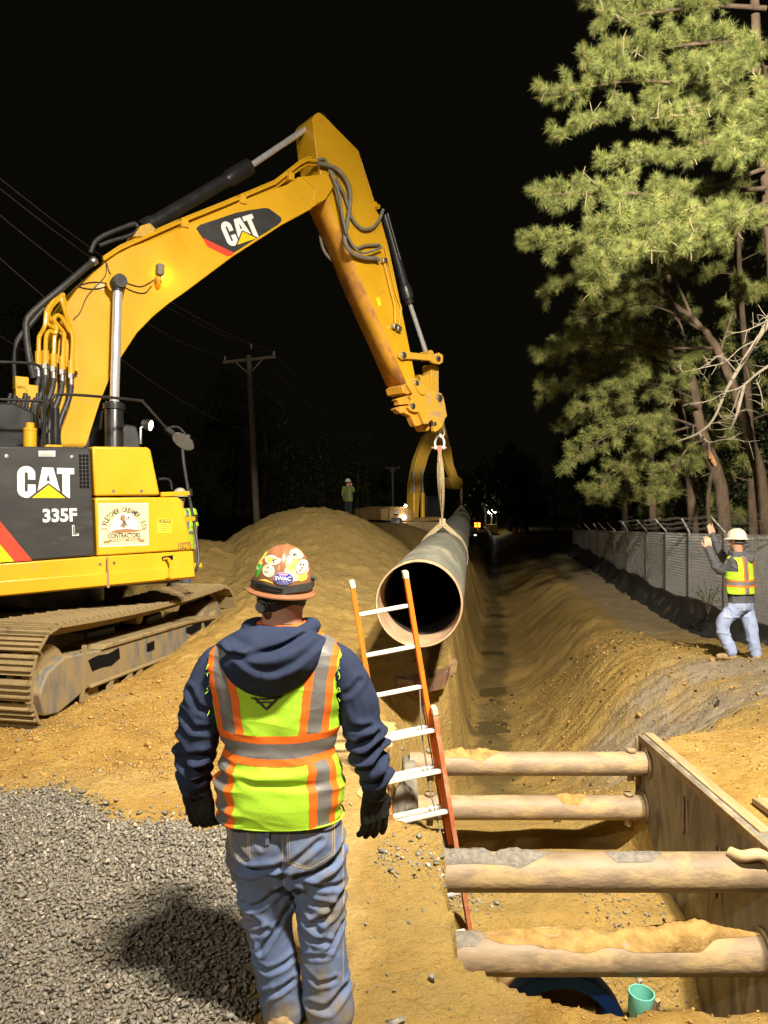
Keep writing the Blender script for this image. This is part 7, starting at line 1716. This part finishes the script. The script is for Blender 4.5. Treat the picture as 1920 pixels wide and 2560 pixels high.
class Pine:
    def __init__(s, seed): s.r = random.Random(seed); s.wood = MB(); s.tips = []; s.seed = seed
    def twig(s, p, d, ln, rad, depth):
        r = s.r; pts = [Vector(p)]; dv = Vector(d).normalized(); n = 4
        for k in range(n):
            dv = (dv + Vector((r.gauss(0, .16), r.gauss(0, .16), r.gauss(0.05, .14)))).normalized(); pts.append(pts[-1] + dv * ln / n)
        s.wood.tube(pts, [rad * (1 - 0.75 * k / n) for k in range(n + 1)], 4 if depth else 5, caps=False)
        return pts, dv
    def bough(s, pts, rad, spread, dens, size=1.0, bare=0.25, droop=0.0):
        """a main limb with side twigs carrying tufts over its outer part"""
        r = s.r; sp_ = spline(pts, 5); m = len(sp_)
        s.wood.tube(sp_, [rad * (1 - 0.8 * k / (m - 1)) for k in range(m)], 6, caps=False)
        ln = sum((sp_[k + 1] - sp_[k]).length for k in range(m - 1)); nt_ = int(ln * dens * 0.8)
        for q in range(nt_):
            t = bare + (1 - bare) * (q + r.random()) / nt_; k = min(int(t * (m - 1)), m - 2); p = sp_[k].lerp(sp_[k + 1], t * (m - 1) - k); d = (sp_[k + 1] - sp_[k]).normalized()
            v = Vector((r.gauss(0, 1), r.gauss(0, 1), r.gauss(0.25, 0.7) - droop)); v = (v - d * v.dot(d)).normalized()
            dv = (d * r.uniform(0.3, 0.9) + v).normalized(); l_ = spread * r.uniform(0.40, 0.92) * (1.1 - 0.5 * t)
            tw_, td = s.twig(p, dv, l_, 0.011, 0)
            for k2 in range(1, len(tw_)):
                for _ in range(2):
                    v2 = Vector((r.gauss(0, 1), r.gauss(0, 1), r.gauss(0.45, 0.7) - droop)).normalized(); d2 = (td * 0.8 + v2).normalized(); l2 = l_ * r.uniform(0.18, 0.42); e = tw_[k2] + d2 * l2
                    s.wood.tube([tw_[k2], e], 0.004, 3, caps=False); s.tips.append((*e, *d2, size * r.uniform(0.75, 1.15)))
            s.tips.append((*tw_[-1], *td, size * r.uniform(0.85, 1.2)))
    def build(s, label, base, per, ln, group="pine trees behind the fence", width=0.0036):
        t = thing("pine_tree", label, "tree", base, 0, group)
        for i, v in enumerate(s.wood.v): s.wood.v[i] = (v[0] - base[0], v[1] - base[1], v[2] - base[2])
        me = bpy.data.meshes.new("trunk"); me.from_pydata(s.wood.v, [], s.wood.f); me.materials.append(M['bark']); smooth_mesh(me, 60); add("trunk", me, t)
        if s.tips:
            a = np.array(s.tips); a[:, :3] -= np.array(base); needles("crown", a, t, per, ln, s.seed, width)
        return t
def trunk(pn, pts, r0, r1):
    sp_ = spline(pts, 6); m = len(sp_); rr = random.Random(len(pts) * 7 + int(r0 * 1000))
    pn.wood.tube([p + Vector((rr.gauss(0, .012), rr.gauss(0, .012), 0)) for p in sp_], [r0 + (r1 - r0) * k / (m - 1) for k in range(m)], 12, caps=False)
def px(L_): return [P(u, v, Y) for u, v, Y in L_]
# nearest pine, crown reaching over the fence from the right
b1 = (7.95, 14.6, gz(7.95, 14.6)); A = Pine(11)
trunk(A, [Vector(b1) - Vector((0, 0, 0.2)), Vector((7.9, 14.6, 3.0)), Vector((7.6, 14.5, 7.0)), Vector((7.25, 14.4, 11.0)), Vector((7.1, 14.3, 14.0))], 0.17, 0.06)
for L_, sp_, dn, sz in (
    ([(1915, 20, 14.2), (1780, 10, 13.8), (1640, 30, 13.4), (1500, 45, 13.2)], 0.55, 11, 1.0),
    ([(1915, -60, 14.2), (1780, -70, 13.8), (1600, -30, 13.6), (1480, -10, 13.6)], 0.6, 10, 1.0),
    ([(1915, 110, 14.2), (1800, 120, 13.6), (1640, 130, 13.2), (1450, 150, 12.9)], 0.55, 12, 1.0),
    ([(1915, 170, 14.2), (1760, 200, 13.5), (1560, 205, 13.0), (1372, 235, 12.8)], 0.6, 12, 1.0),
    ([(1920, 210, 14.0), (1880, 160, 13.0), (1830, 150, 12.6), (1770, 170, 12.3)], 0.5, 12, 1.05),
    ([(1915, 260, 14.2), (1820, 270, 13.2), (1720, 275, 12.8), (1640, 290, 12.5)], 0.5, 12, 1.05),
    ([(1915, 250, 14.3), (1700, 290, 13.8), (1520, 320, 13.4), (1385, 345, 13.2)], 0.42, 9, 1.0),
    ([(1920, 330, 13.8), (1890, 340, 12.6), (1850, 360, 12.0), (1815, 380, 11.7)], 0.5, 13, 1.1),
    ([(1930, 260, 13.2), (1920, 270, 12.2), (1895, 280, 11.7), (1870, 295, 11.5)], 0.5, 13, 1.1),
    ([(1915, 380, 14.2), (1760, 360, 13.6), (1620, 400, 13.2), (1500, 410, 13.0)], 0.45, 11, 1.0),
    ([(1915, 420, 14.2), (1720, 470, 13.6), (1500, 490, 13.2), (1345, 490, 13.0)], 0.5, 11, 1.0),
    ([(1915, 470, 14.2), (1700, 530, 13.6), (1480, 580, 13.2), (1310, 605, 13.0)], 0.5, 12, 1.0),
    ([(1925, 500, 13.8), (1800, 540, 12.8), (1660, 560, 12.4), (1490, 590, 12.1)], 0.60, 16, 1.1),
    ([(1925, 560, 13.8), (1850, 570, 12.6), (1720, 590, 12.2), (1560, 610, 12.0)], 0.55, 16, 1.1),
    ([(1640, 590, 12.4), (1560, 630, 12.0), (1510, 680, 11.8), (1490, 715, 11.8)], 0.36, 15, 1.1)):
    L_ = [L_[0]] + [(u + A.r.uniform(-20, 20), v + A.r.uniform(-34, 34), Y + A.r.uniform(-0.3, 0.3)) for u, v, Y in L_[1:-1]] + [L_[-1]]
    A.bough(px(L_), 0.045, sp_, dn, sz, bare=0.22)
A.bough(px([(1560, 600, 12.1), (1520, 660, 11.9), (1500, 720, 11.8)]), 0.02, 0.30, 16, 1.1, bare=0.1, droop=0.9)
tA = A.build("tallest pine whose bright crown fills the upper right corner", b1, 58, 0.150, width=0.0032)
tw_ = MB(); rr_ = random.Random(4); dt_ = pmat("dry_twig", (0.30, 0.24, 0.15), 0.9, var=0.2, scale=9)
for k in range(90):
    q = A.tips[rr_.randrange(len(A.tips))]; p = Vector(q[:3]) - Vector(b1); d = Vector((rr_.gauss(-0.6, .7), rr_.gauss(-0.5, .6), rr_.gauss(-0.1, .5))).normalized(); l_ = rr_.uniform(0.10, 0.28)
    m1_ = p + d * l_ * 0.5 + Vector((0, 0, rr_.gauss(0, .05))); tw_.tube(spline([p - d * 0.2, p, m1_, p + d * l_ + Vector((0, 0, rr_.gauss(0, .1)))], 3), 0.006, 4)
    tw_.tube([m1_, m1_ + Vector((rr_.gauss(0, .12), rr_.gauss(-.05, .1), rr_.gauss(0, .12)))], 0.004, 4)
tw_.build("dry_twigs", dt_, tA, smooth=60)["kind"] = "stuff"
# leaning pine further back
b2 = P(1925, 1330, 18.0); b2.z = gz(b2.x, b2.y); B_ = Pine(22)
trunk(B_, [b2 - Vector((0, 0, 0.2))] + px([(1905, 1240, 18.0), (1872, 1090, 18.0), (1834, 969, 18.0), (1790, 870, 18.0), (1735, 800, 18.0), (1672, 752, 18.0)]), 0.17, 0.05)
for L_ in ([(1760, 830, 18), (1650, 770, 17.6), (1540, 775, 17.2), (1425, 800, 17)], [(1790, 870, 18), (1640, 870, 17.6), (1480, 860, 17.2), (1345, 880, 17)], [(1700, 780, 18), (1640, 700, 17.5), (1560, 720, 17.3), (1480, 760, 17.0)],
           [(1735, 800, 18), (1660, 660, 17.8), (1560, 640, 17.8), (1450, 700, 17.8)], [(1672, 752, 18), (1580, 690, 18.2), (1450, 680, 18.4), (1350, 740, 18.6)], [(1800, 880, 18), (1850, 740, 17.8), (1890, 720, 17.4)]):
    B_.bough(px(L_), 0.04, 0.65, 9, 1.1, bare=0.3)
B_.build("leaning pine with bent trunk right of the raised hands", b2, 34, 0.16, width=0.0032)
# broken pine beside it
b3 = P(1818, 1310, 19.5); b3.z = gz(b3.x, b3.y); C_ = Pine(33)
trunk(C_, [b3 - Vector((0, 0, 0.2))] + px([(1806, 1250, 19.5), (1772, 1130, 19.5), (1752, 1070, 19.5), (1736, 980, 19.5), (1712, 880, 19.5), (1690, 790, 19.6), (1670, 690, 19.8)]), 0.19, 0.06)
for L_ in ([(1740, 1000, 19.5), (1640, 960, 19), (1520, 985, 18.6), (1430, 1040, 18.3)], [(1720, 920, 19.5), (1600, 900, 19), (1470, 930, 18.6), (1350, 985, 18.4)], [(1752, 1070, 19.5), (1640, 1040, 19), (1520, 1090, 18.6), (1410, 1160, 18.4)],
           [(1700, 840, 19.5), (1600, 800, 19.5), (1460, 850, 19.2), (1360, 900, 19.0)], [(1730, 960, 19.5), (1640, 940, 20.5), (1520, 1000, 21.0), (1400, 1080, 21.2)], [(1750, 1060, 19.5), (1660, 1090, 19.5), (1560, 1170, 19.4), (1460, 1240, 19.4)], [(1700, 850, 19.2), (1640, 880, 18.2), (1600, 940, 17.9), (1560, 980, 17.8)], [(1745, 1020, 19.3), (1690, 1000, 18.6), (1650, 1060, 18.3), (1600, 1100, 18.2)], [(1760, 1100, 19.4), (1720, 1120, 18.8), (1680, 1180, 18.6), (1640, 1230, 18.5)], [(1690, 800, 19.4), (1720, 880, 18.4), (1700, 950, 18.0)]):
    C_.bough(px(L_), 0.04, 0.72, 9, 1.15, bare=0.3, droop=0.15)
t3 = C_.build("pine with a torn orange stub behind the raised hands", b3, 32, 0.16, width=0.0034)
mb = MB(); o3 = Vector(b3); w0 = P(1776, 1142, 19.28) - o3
mb.tube([w0 + Vector((0, 0, 0.12)), w0 + Vector((0.05, -0.05, -0.1)), w0 + Vector((0.12, -0.08, -0.28))], [0.02, 0.06, 0.03], 7); 
for k in range(6): mb.tube([w0 + Vector((0.02 * k - 0.05, -0.08, -0.05)), w0 + Vector((0.05 * k - 0.12, -0.14, 0.25 - 0.09 * k))], [0.016, 0.003], 4)
mb.build("torn_stub", M['wound'], t3)
mb = MB(); mb.tube(spline([w0 + Vector((0.08, -0.1, -0.25)), P(1776, 1200, 19.1) - o3, P(1770, 1260, 19.0) - o3, P(1774, 1330, 19.0) - o3], 4), 0.05, 7); mb.build("hanging_limb", M['bark'], t3)
# slim pines behind
for (u, v, Y, lean, seed, lab) in ((1752, 1300, 22.0, -1.4, 44, "slim dark pine left of the broken pine"), (1640, 1310, 27.0, -0.5, 55, "dark pine standing over the middle of the fence"), (1560, 1312, 33.0, 0.3, 66, "dark pine far along the fence"), (1890, 1310, 23.5, -0.6, 77, "dark pine behind the leaning pine at the right edge")):
    bb = P(u, v, Y); bb.z = gz(bb.x, bb.y); T_ = Pine(seed); r_ = T_.r; hgt = 11 + r_.random() * 3
    tp = [bb - Vector((0, 0, 0.2)), bb + Vector((lean * 0.3, 0, hgt * 0.35)), bb + Vector((lean * 0.8, 0, hgt * 0.7)), bb + Vector((lean, 0, hgt))]; trunk(T_, tp, 0.16, 0.04); sp_ = spline(tp, 10)
    for k in range(22):
        t = 0.22 + 0.76 * k / 22; p = sp_[int(t * (len(sp_) - 1))]; a = k * 2.4 + r_.random(); l_ = (1.0 - t * 0.6) * r_.uniform(1.6, 2.8); d = Vector((math.cos(a), math.sin(a), r_.uniform(-0.15, 0.25)))
        T_.bough([p, p + d * l_ * 0.5 + Vector((0, 0, 0.1)), p + d * l_], 0.03, 0.6, 5, 1.3, bare=0.3)
    T_.build(lab, bb, 22, 0.19, width=0.006)
# dead bare limb hanging in from the right
dl = thing("dead_branch", "pale leafless dead branch hanging in front of the pines", "branch", P(1930, 800, 13.0))
db = MB(); do = P(1930, 800, 13.0)
limbs = [[(1935, 790), (1890, 850), (1840, 930), (1812, 980), (1780, 1050), (1740, 1085), (1690, 1104)], [(1935, 905), (1890, 935), (1850, 968), (1812, 980)], [(1858, 965), (1842, 1030), (1826, 1070), (1812, 1095)], [(1935, 790), (1890, 815), (1850, 830), (1815, 830)], [(1890, 850), (1850, 870), (1810, 905), (1775, 915), (1705, 930)], [(1840, 930), (1800, 890), (1770, 910), (1755, 945)],
         [(1812, 980), (1775, 1000), (1725, 1012)], [(1745, 1082), (1770, 1105), (1800, 1100), (1830, 1098), (1870, 1105)], [(1860, 890), (1900, 830), (1925, 770)], [(1850, 968), (1822, 1040), (1790, 1055)], [(1880, 930), (1900, 980), (1905, 1020)]]
rr_ = random.Random(3)
for i, L_ in enumerate(limbs):
    pts = spline([P(u + 2, v, 13.0 + 0.25 * math.sin(i * 2 + k)) - do for k, (u, v) in enumerate(L_)], 5); m = len(pts); r0 = 0.042 if i == 0 else (0.032 if i < 3 else 0.014)
    db.tube(pts, [r0 * (1 - 0.7 * k / m) for k in range(m)], 6, caps=True)
    for q in range(7):
        p = pts[rr_.randrange(2, m)]; d = Vector((rr_.gauss(-0.3, 1), rr_.gauss(0, 0.6), rr_.gauss(0.1, 1))).normalized(); e = p + d * rr_.uniform(0.12, 0.34); db.tube([p, p.lerp(e, .5) + Vector((0, 0, rr_.gauss(0, .03))), e], [0.008, 0.006, 0.003], 4)
db.build("limbs", M['dead'], dl, smooth=60)
# weed by the fence and roots in the bank
wd = thing("weed", "small light green leafy weed at the foot of the fence", "plant", P(1770, 1520, 14.2))
wt, lf = MB(), MB(); rr_ = random.Random(8)
for k in range(16):
    a = rr_.uniform(0, 6.28); e = Vector((math.cos(a) * 0.22, math.sin(a) * 0.2, rr_.uniform(0.15, 0.48))); wt.tube([(0, 0, -0.12), e * 0.5 + Vector((0, 0, .05)), e], 0.004, 4)
    for q in range(9):
        p = e * rr_.uniform(0.4, 1.05); d = Vector((rr_.gauss(0, 1), rr_.gauss(0, 1), rr_.gauss(0.2, .5))).normalized(); s_ = d.cross(Vector((0, 0, 1))).normalized(); l_ = rr_.uniform(0.03, 0.06)
        lf._put([p, p + d * l_ * .5 + s_ * l_ * .3, p + d * l_, p + d * l_ * .5 - s_ * l_ * .3], [(0, 1, 2, 3)])
wt.build("stems", M['bark'], wd); lfo = lf.build("leaves", pmat("weed_leaf", (0.13, 0.20, 0.035), 0.6, var=0.3, scale=20), wd, smooth=0)
rr_ = random.Random(21)
for k, (x, y, ln, a0) in enumerate(((3.35, 9.2, 0.7, 3.6), (3.55, 8.9, 0.5, 3.9), (3.9, 8.6, 0.6, 3.4), (3.0, 9.6, 0.5, 4.0), (4.2, 8.3, 0.7, 3.3))):
    pts = []
    for q in range(7): xx = x + math.cos(a0) * ln * q / 6 + rr_.gauss(0, .02); yy = y + math.sin(a0) * ln * q / 6 + rr_.gauss(0, .02); pts.append(Vector((xx, yy, gz(xx, yy) + 0.012 + 0.05 * math.sin(q * 1.1) * (k % 2))))
    mb = MB(); mb.tube(spline(pts, 3), 0.008, 5); tag(mb.build("root", M['dead'], None), ["thin pale root hanging down the bank below the man by the fence", "short root just right of the longest bank root", "curved root across the grey part of the bank", "uppermost root near the lip of the bank", "rightmost root lying along the foot of the bank"][k], "root", "roots in the trench bank")

# ------------------------------------------------------------------ utility poles and lines
M['pole'] = pmat("weathered_pole", (0.23, 0.20, 0.14), 0.9, var=0.25, scale=4, stretch=(4, 4, 0.4), bump=0.004, bscale=20)
def utility_pole(label, top, base, arm, s=1.0):
    t = thing("utility_pole", label, "utility pole", base, 0, "utility poles along the road"); o = Vector(base); top = Vector(top)
    mb = MB(); mb.cyl(Vector((0, 0, -0.5)), top - o, 0.15 * s, 14, 0.11 * s); mb.build("pole", M['pole'], t, smooth=60)
    a, b = Vector(arm[0]) - o, Vector(arm[1]) - o
    mb = MB(); mb.bar(a, b, 0.10 * s, 0.12 * s); mb.build("cross_arm", M['pole'], t, bevel=0.01)
    mid = (a + b) / 2
    for e in (a.lerp(b, 0.22), a.lerp(b, 0.76)): mb = MB(); mb.bar(e, mid - Vector((0, 0, 0.62 * s)), 0.03, 0.02); mb.build("brace", M['galv'], t)
    ends = []
    for p in (a.lerp(b, 0.04), (top - o) + Vector((0.1, 0, 0.25)), a.lerp(b, 0.96)):
        mb = MB(); mb.cyl(p, p + Vector((0, 0, 0.16)), 0.02, 6); mb.lathe([(0.03, 0.1), (0.055, 0.14), (0.03, 0.18), (0.05, 0.22), (0.02, 0.25)], p, (0, 0, 1), 10); mb.build("insulator", M['galv'], t); ends.append(p + o + Vector((0, 0, 0.22)))
    return t, ends
YP = 31.0
t1, e1 = utility_pole("weathered utility pole with cross arm behind the excavator boom", P(622, 888, YP), Vector((P(648, 1300, YP).x, YP, gz(P(648, 1300, YP).x, YP))), (P(557, 906, YP), P(690, 892, YP)))
t2, e2 = utility_pole("distant dim utility pole left of the far excavator", P(981, 1167, 95), Vector((P(984, 1280, 95).x, 95, -0.3)), (P(964, 1171, 95), P(1000, 1169, 95)), 1.2)
def wire(a, b, sag, label):
    mb = MB(); mb.tube([a.lerp(b, k / 14) - Vector((0, 0, sag * 4 * (k / 14) * (1 - k / 14))) for k in range(15)], 0.011, 5); tag(mb.build("power_line", M['rubber_grey'], None), label, "cable", "power lines over the site")
starts = [P(-60, 400, 14), P(-60, 470, 13.6), P(-60, 590, 14.5)]
for k, (s_, lab) in enumerate(zip((P(-40, 505, 14.0), P(-40, 440, 14.6), P(-40, 415, 15.2)), ("lowest of the three power lines running to the cross arm", "middle power line running to the pole top", "highest power line running to the right end of the cross arm"))):
    wire(s_, e1[k], 0.5, lab)
    wire(e1[k], e2[k], 1.2, ["left power line between the near and the far pole", "centre power line between the near and the far pole", "right power line between the near and the far pole"][k])
wire(P(-40, 610, 15), P(600, 1072, YP), 0.5, "communication cable fixed halfway down the utility pole"); wire(P(-40, 815, 17), P(640, 1190, 60), 0.4, "lowest cable crossing behind the excavator body")

# ------------------------------------------------------------------ far excavator
E2 = P(1040, 1335, 36.0); E2.z = gz(E2.x, E2.y)
yaw2 = R(32)
x2 = thing("excavator", "yellow excavator in the dark distance holding the pipe's far end", "excavator", E2, yaw2)
c2, s2 = math.cos(yaw2), math.sin(yaw2)
def l2(p): d = Vector(p) - E2; return Vector((d.x * c2 + d.y * s2, -d.x * s2 + d.y * c2, d.z))
cam2 = l2((0, 0, CAM_Z))
def G(u, v, c):
    d = l2(P(u, v, 1.0)) - cam2; t = (c - cam2.y) / d.y; p = cam2 + d * t; return (p.x, p.z)
def G3(u, v, c): x, z = G(u, v, c); return Vector((x, c, z))
def pl2(name, pts, c, th, mat): mb = MB(); mb.prism([G(u, v, c) for u, v in pts], yfn, c, c + th); return mb.build(name, mat, x2, bevel=0.02)
far_paint = pmat("dimmed_far_paint", (0.22, 0.14, 0.045), 0.7, var=0.3, scale=3)  # dark paint stands in for the weak light on the distant body
pl2("boom", [(1026, 1300), (1028, 1210), (1040, 1150), (1062, 1092), (1085, 1070), (1100, 1062), (1104, 1080), (1096, 1090), (1072, 1140), (1058, 1190), (1050, 1240), (1046, 1300)], -0.18, 0.36, M['yellow_worn'])  # worn yellow used here to put the distance dimness into the paint
pl2("stick", [(1092, 1058), (1110, 1055), (1128, 1120), (1134, 1160), (1145, 1190), (1132, 1200), (1116, 1160), (1102, 1110)], -0.15, 0.30, M['yellow_worn'])
pl2("coupler", [(1122, 1195), (1142, 1188), (1156, 1198), (1158, 1212), (1148, 1224), (1130, 1220)], -0.25, 0.5, M['yellow_worn'])
for u in (1035, 1057): mb = MB(); mb.cyl(G3(u, 1298, -0.45), G3(u, 1232, -0.45), 0.11, 12); mb.build("lift_barrel", M['yellow'], x2); mb = MB(); mb.cyl(G3(u, 1232, -0.45), G3(u - 2, 1175, -0.45), 0.05, 10); mb.build("lift_rod", M['chrome'], x2)
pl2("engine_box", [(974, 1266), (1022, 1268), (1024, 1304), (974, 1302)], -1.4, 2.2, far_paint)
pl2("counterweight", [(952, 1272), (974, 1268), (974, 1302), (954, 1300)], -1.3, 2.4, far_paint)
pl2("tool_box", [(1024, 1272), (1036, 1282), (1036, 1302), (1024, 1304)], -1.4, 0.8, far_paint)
pl2("deck", [(1030, 1296), (1104, 1292), (1108, 1300), (1030, 1306)], -1.3, 2.4, far_paint)
cb = pl2("cab", [(1066, 1240), (1100, 1238), (1104, 1294), (1066, 1296)], 0.3, 1.1, M['black'])
mb = MB(); mb.prism([G(u, v, 0.28) for u, v in [(1070, 1245), (1096, 1243), (1099, 1288), (1070, 1290)]], yfn, 0.28, 0.3); mb.build("window", cg, cb)
for c in (-1.5, 0.9): pl2("track", [(985, 1318), (995, 1306), (1100, 1304), (1112, 1316), (1108, 1336), (1095, 1344), (1000, 1344), (988, 1336)], c, 0.6, M['track'])
lampm = pmat("far_work_lamp", (1, 1, 1), 0.3, var=0.0, emit=(1.0, 0.86, 0.7), estr=30)
for u, v, r_ in ((1010, 1293, 0.09), (1014, 1264, 0.05)):
    p = G3(u, v, -1.55); mb = MB(); mb.lathe([(0.001, 0.05), (r_, 0.04), (r_ * 1.15, 0.0), (r_ * 0.8, -0.1)], p, (-0.3, -1, 0), 14); mb.build("work_lamp", lampm, x2)
ld = bpy.data.lights.new("far_lamp", 'POINT'); ld.energy = 5; ld.color = (1, 0.85, 0.65); ld.shadow_soft_size = 0.08
lo = bpy.data.objects.new("far_lamp", ld); COL.objects.link(lo); lo.parent = x2; lo.location = G3(1010, 1293, -1.85)
hk2 = Matrix.Translation(E2) @ Matrix.Rotation(yaw2, 4, 'Z') @ G3(1154, 1213, 0.0)
base2 = pipe_at(hk2.y); hk2.x = base2.x
make_sling("lifting_sling", "thin webbing sling at the far end of the pipe", hk2, hk2.y, 0.14, False)
# person beside the far machine
r4 = P(991, 1330, 33.0); r4.z = CAM_Z - (1276 - 1280) / FPX * 33.0 - 1.80
figure("dim worker standing beside the far excavator's work lamp", r4, st5, (0.9, -0.3, 0), M['grey_fleece'], M['grey_fleece'], M['hat_white'], 1.02, 0.8, vest_mat=M['silver'], sleeve=True, voxel=0.03, res=(60, 50), orange=False)

# ------------------------------------------------------------------ lights along the road
ft = thing("light_tower", "distant mobile light tower with a glaring white lamp", "light tower", P(1229, 1330, 120))
o = P(1229, 1330, 120); p = P(1229, 1281, 120) - o
mb = MB(); mb.cyl((0, 0, -1), p, 0.12, 8); mb.build("mast", M['galv'], ft); mb = MB(); mb.box((0, 0, 0.6), (1.6, 2.4, 1.3)); mb.build("trailer_body", M['yellow_worn'], ft, bevel=0.05)
fl_m = pmat("distant_lamp", (1, 1, 1), 0.3, var=0.0, emit=(0.92, 1.0, 0.85), estr=60)
for dx in (-0.35, 0.05, 0.4): mb = MB(); mb.ball(p + Vector((dx, -0.2, 0.15 - 0.2 * abs(dx))), 0.24, 0.12, 0.28, 10, 6); mb.build("lamp_head", fl_m, ft)
mb = MB(); mb.ball(p + Vector((0, -0.2, -0.9)), 0.10, 0.1, 0.75, 10, 6); mb.build("mast_glow_shape", M['white'], ft)  # added white shape stands in for lamplight on the mast
ld = bpy.data.lights.new("distant_flood", 'POINT'); ld.energy = 8; ld.color = (0.95, 1, 0.85); ld.shadow_soft_size = 0.3
lo = bpy.data.objects.new("distant_flood", ld); COL.objects.link(lo); lo.parent = ft; lo.location = p + Vector((0, -0.6, 0))
ab = thing("arrow_board", "traffic warning board showing four amber lamps beyond the pipe", "traffic sign", P(1194, 1330, 90)); o = P(1194, 1330, 90)
mb = MB(); mb.box(P(1194, 1312, 90) - o, (1.5, 0.1, 1.2)); mb.build("board", M['void'], ab)
am = pmat("amber_lamp", (1, .5, .1), 0.3, var=0, emit=(1.0, 0.30, 0.02), estr=7)
for u in (1189, 1198):
    for v in (1309, 1315.5): mb = MB(); mb.ball(P(u, v, 89.8) - o, 0.15, 0.08, 0.12, 10, 6); mb.build("lamp", am, ab)
mb = MB(); mb.box(P(1194, 1328, 90) - o, (2.2, 1.2, 0.4)); mb.build("trailer", M['galv'], ab); mb = MB(); mb.box(P(1194, 1320, 90) - o, (0.12, 0.12, 1.4)); mb.build("mast", M['galv'], ab)
car = thing("parked_car", "far white car whose bonnet catches light below the amber board", "car", P(1168, 1353, 75)); o = P(1168, 1353, 75)
mb = MB(); mb.prism([(-2.1, 0.35), (-2.1, 0.8), (-1.2, 0.95), (-0.6, 1.4), (0.9, 1.42), (1.6, 0.95), (2.1, 0.85), (2.1, 0.35)], lambda a, b, t: (t, a, b), -0.85, 0.85); bo = mb.build("body", M['white'], car, bevel=0.06)
mb = MB(); mb.prism([(-1.1, 0.96), (-0.58, 1.36), (0.86, 1.38), (1.45, 0.96)], lambda a, b, t: (t, a, b), -0.87, 0.87); mb.build("glass", cg, bo)
for sx in (-0.8, 0.8):
    for sy in (-1.35, 1.35): mb = MB(); mb.cyl((sx - 0.1, sy, 0.33), (sx + 0.1, sy, 0.33), 0.33, 16); mb.build("wheel", M['rubber'], car)
    mb = MB(); mb.ball((sx * 0.7, -2.1, 0.68), 0.11, 0.05, 0.07, 10, 6); mb.build("headlight", pmat("parking_lamp", (1, 1, 1), 0.3, var=0, emit=(1, .95, .85), estr=3), car)
pk = pmat("reflective_band", (0.72, 0.68, 0.74), 0.35, var=0)
for k, (u, v, Y, lab) in enumerate(((1307, 1338, 60, "nearer orange traffic drum with pale bands beyond the trench"), (1285, 1324, 90, "farther traffic drum catching faint light"))):
    b = P(u, v + 14, Y); d = thing("traffic_drum", lab, "traffic drum", b, 0, "traffic drums along the road")
    mb = MB(); mb.lathe([(0.28, 0), (0.28, 0.12), (0.25, 0.14), (0.22, 0.95), (0.15, 1.0), (0.02, 1.0)], (0, 0, 0), (0, 0, 1), 16); mb.build("shell", M['hv_orange'], d)
    for z0 in (0.42, 0.74): mb = MB(); mb.lathe([(0.252, z0), (0.246, z0 + 0.14)], (0, 0, 0), (0, 0, 1), 16, close=False); mb.build("band", pk, d)

# ------------------------------------------------------------------ dark woods all round
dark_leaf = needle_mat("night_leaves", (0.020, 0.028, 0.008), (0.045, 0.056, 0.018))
def wood_mass(name, label, strips, n, seed, leaf):
    rng = np.random.default_rng(seed); vs, wood = [], MB(); rr = random.Random(seed)
    per = n // len(strips)
    C = []
    for (x0, y0, x1, y1, h, dep) in strips:
        L_ = math.hypot(x1 - x0, y1 - y0); nt_ = max(3, int(L_ / 3.2))
        for k in range(nt_):
            t = (k + rr.random()) / nt_; x = x0 + (x1 - x0) * t + rr.gauss(0, dep * 0.3); y = y0 + (y1 - y0) * t + rr.gauss(0, dep * 0.5); hh = h * rr.uniform(0.7, 1.1)
            wood.tube([(x, y, -1), (x + rr.gauss(0, .3), y, hh * 0.5), (x + rr.gauss(0, .5), y, hh * 0.9)], [0.2, 0.14, 0.05], 6, caps=False)
            m_ = per // nt_; nb = 26
            cb_ = np.stack([rng.normal(0, 1.5, nb), rng.normal(0, 1.5, nb), rng.uniform(0.15, 1.0, nb) * hh], 1); cb_[:, :2] *= (1.25 - 0.75 * cb_[:, 2:3] / hh)
            q = cb_[rng.integers(0, nb, m_)] + rng.normal(0, 0.45, (m_, 3)); C.append(q + np.array([x, y, 0.0]))
    C = np.concatenate(C); m_ = len(C); a = rng.normal(size=(m_, 3)); a /= np.linalg.norm(a, axis=1)[:, None]; b = np.cross(a, rng.normal(size=(m_, 3))); b /= np.linalg.norm(b, axis=1)[:, None]
    s_ = rng.uniform(0.6, 1.4, m_)[:, None] * leaf
    Vn = np.stack([C - a * s_, C + b * s_ * 0.6, C + a * s_, C - b * s_ * 0.6], 1).reshape(-1, 3)
    o_ = np_mesh(name, Vn, np.arange(m_ * 4).reshape(-1, 4), dark_leaf, smooth=0); tone = np.repeat(rng.random(m_) * 0.9, 4)
    at_ = o_.data.attributes.new("tone", 'FLOAT', 'POINT'); at_.data.foreach_set("value", tone.astype(np.float32)); tag(o_, label, "woods", kind="stuff")
    me = wood.mesh("trunks", M['bark'], 60); to = add("tree_trunks", me, o_); to["kind"] = "stuff"
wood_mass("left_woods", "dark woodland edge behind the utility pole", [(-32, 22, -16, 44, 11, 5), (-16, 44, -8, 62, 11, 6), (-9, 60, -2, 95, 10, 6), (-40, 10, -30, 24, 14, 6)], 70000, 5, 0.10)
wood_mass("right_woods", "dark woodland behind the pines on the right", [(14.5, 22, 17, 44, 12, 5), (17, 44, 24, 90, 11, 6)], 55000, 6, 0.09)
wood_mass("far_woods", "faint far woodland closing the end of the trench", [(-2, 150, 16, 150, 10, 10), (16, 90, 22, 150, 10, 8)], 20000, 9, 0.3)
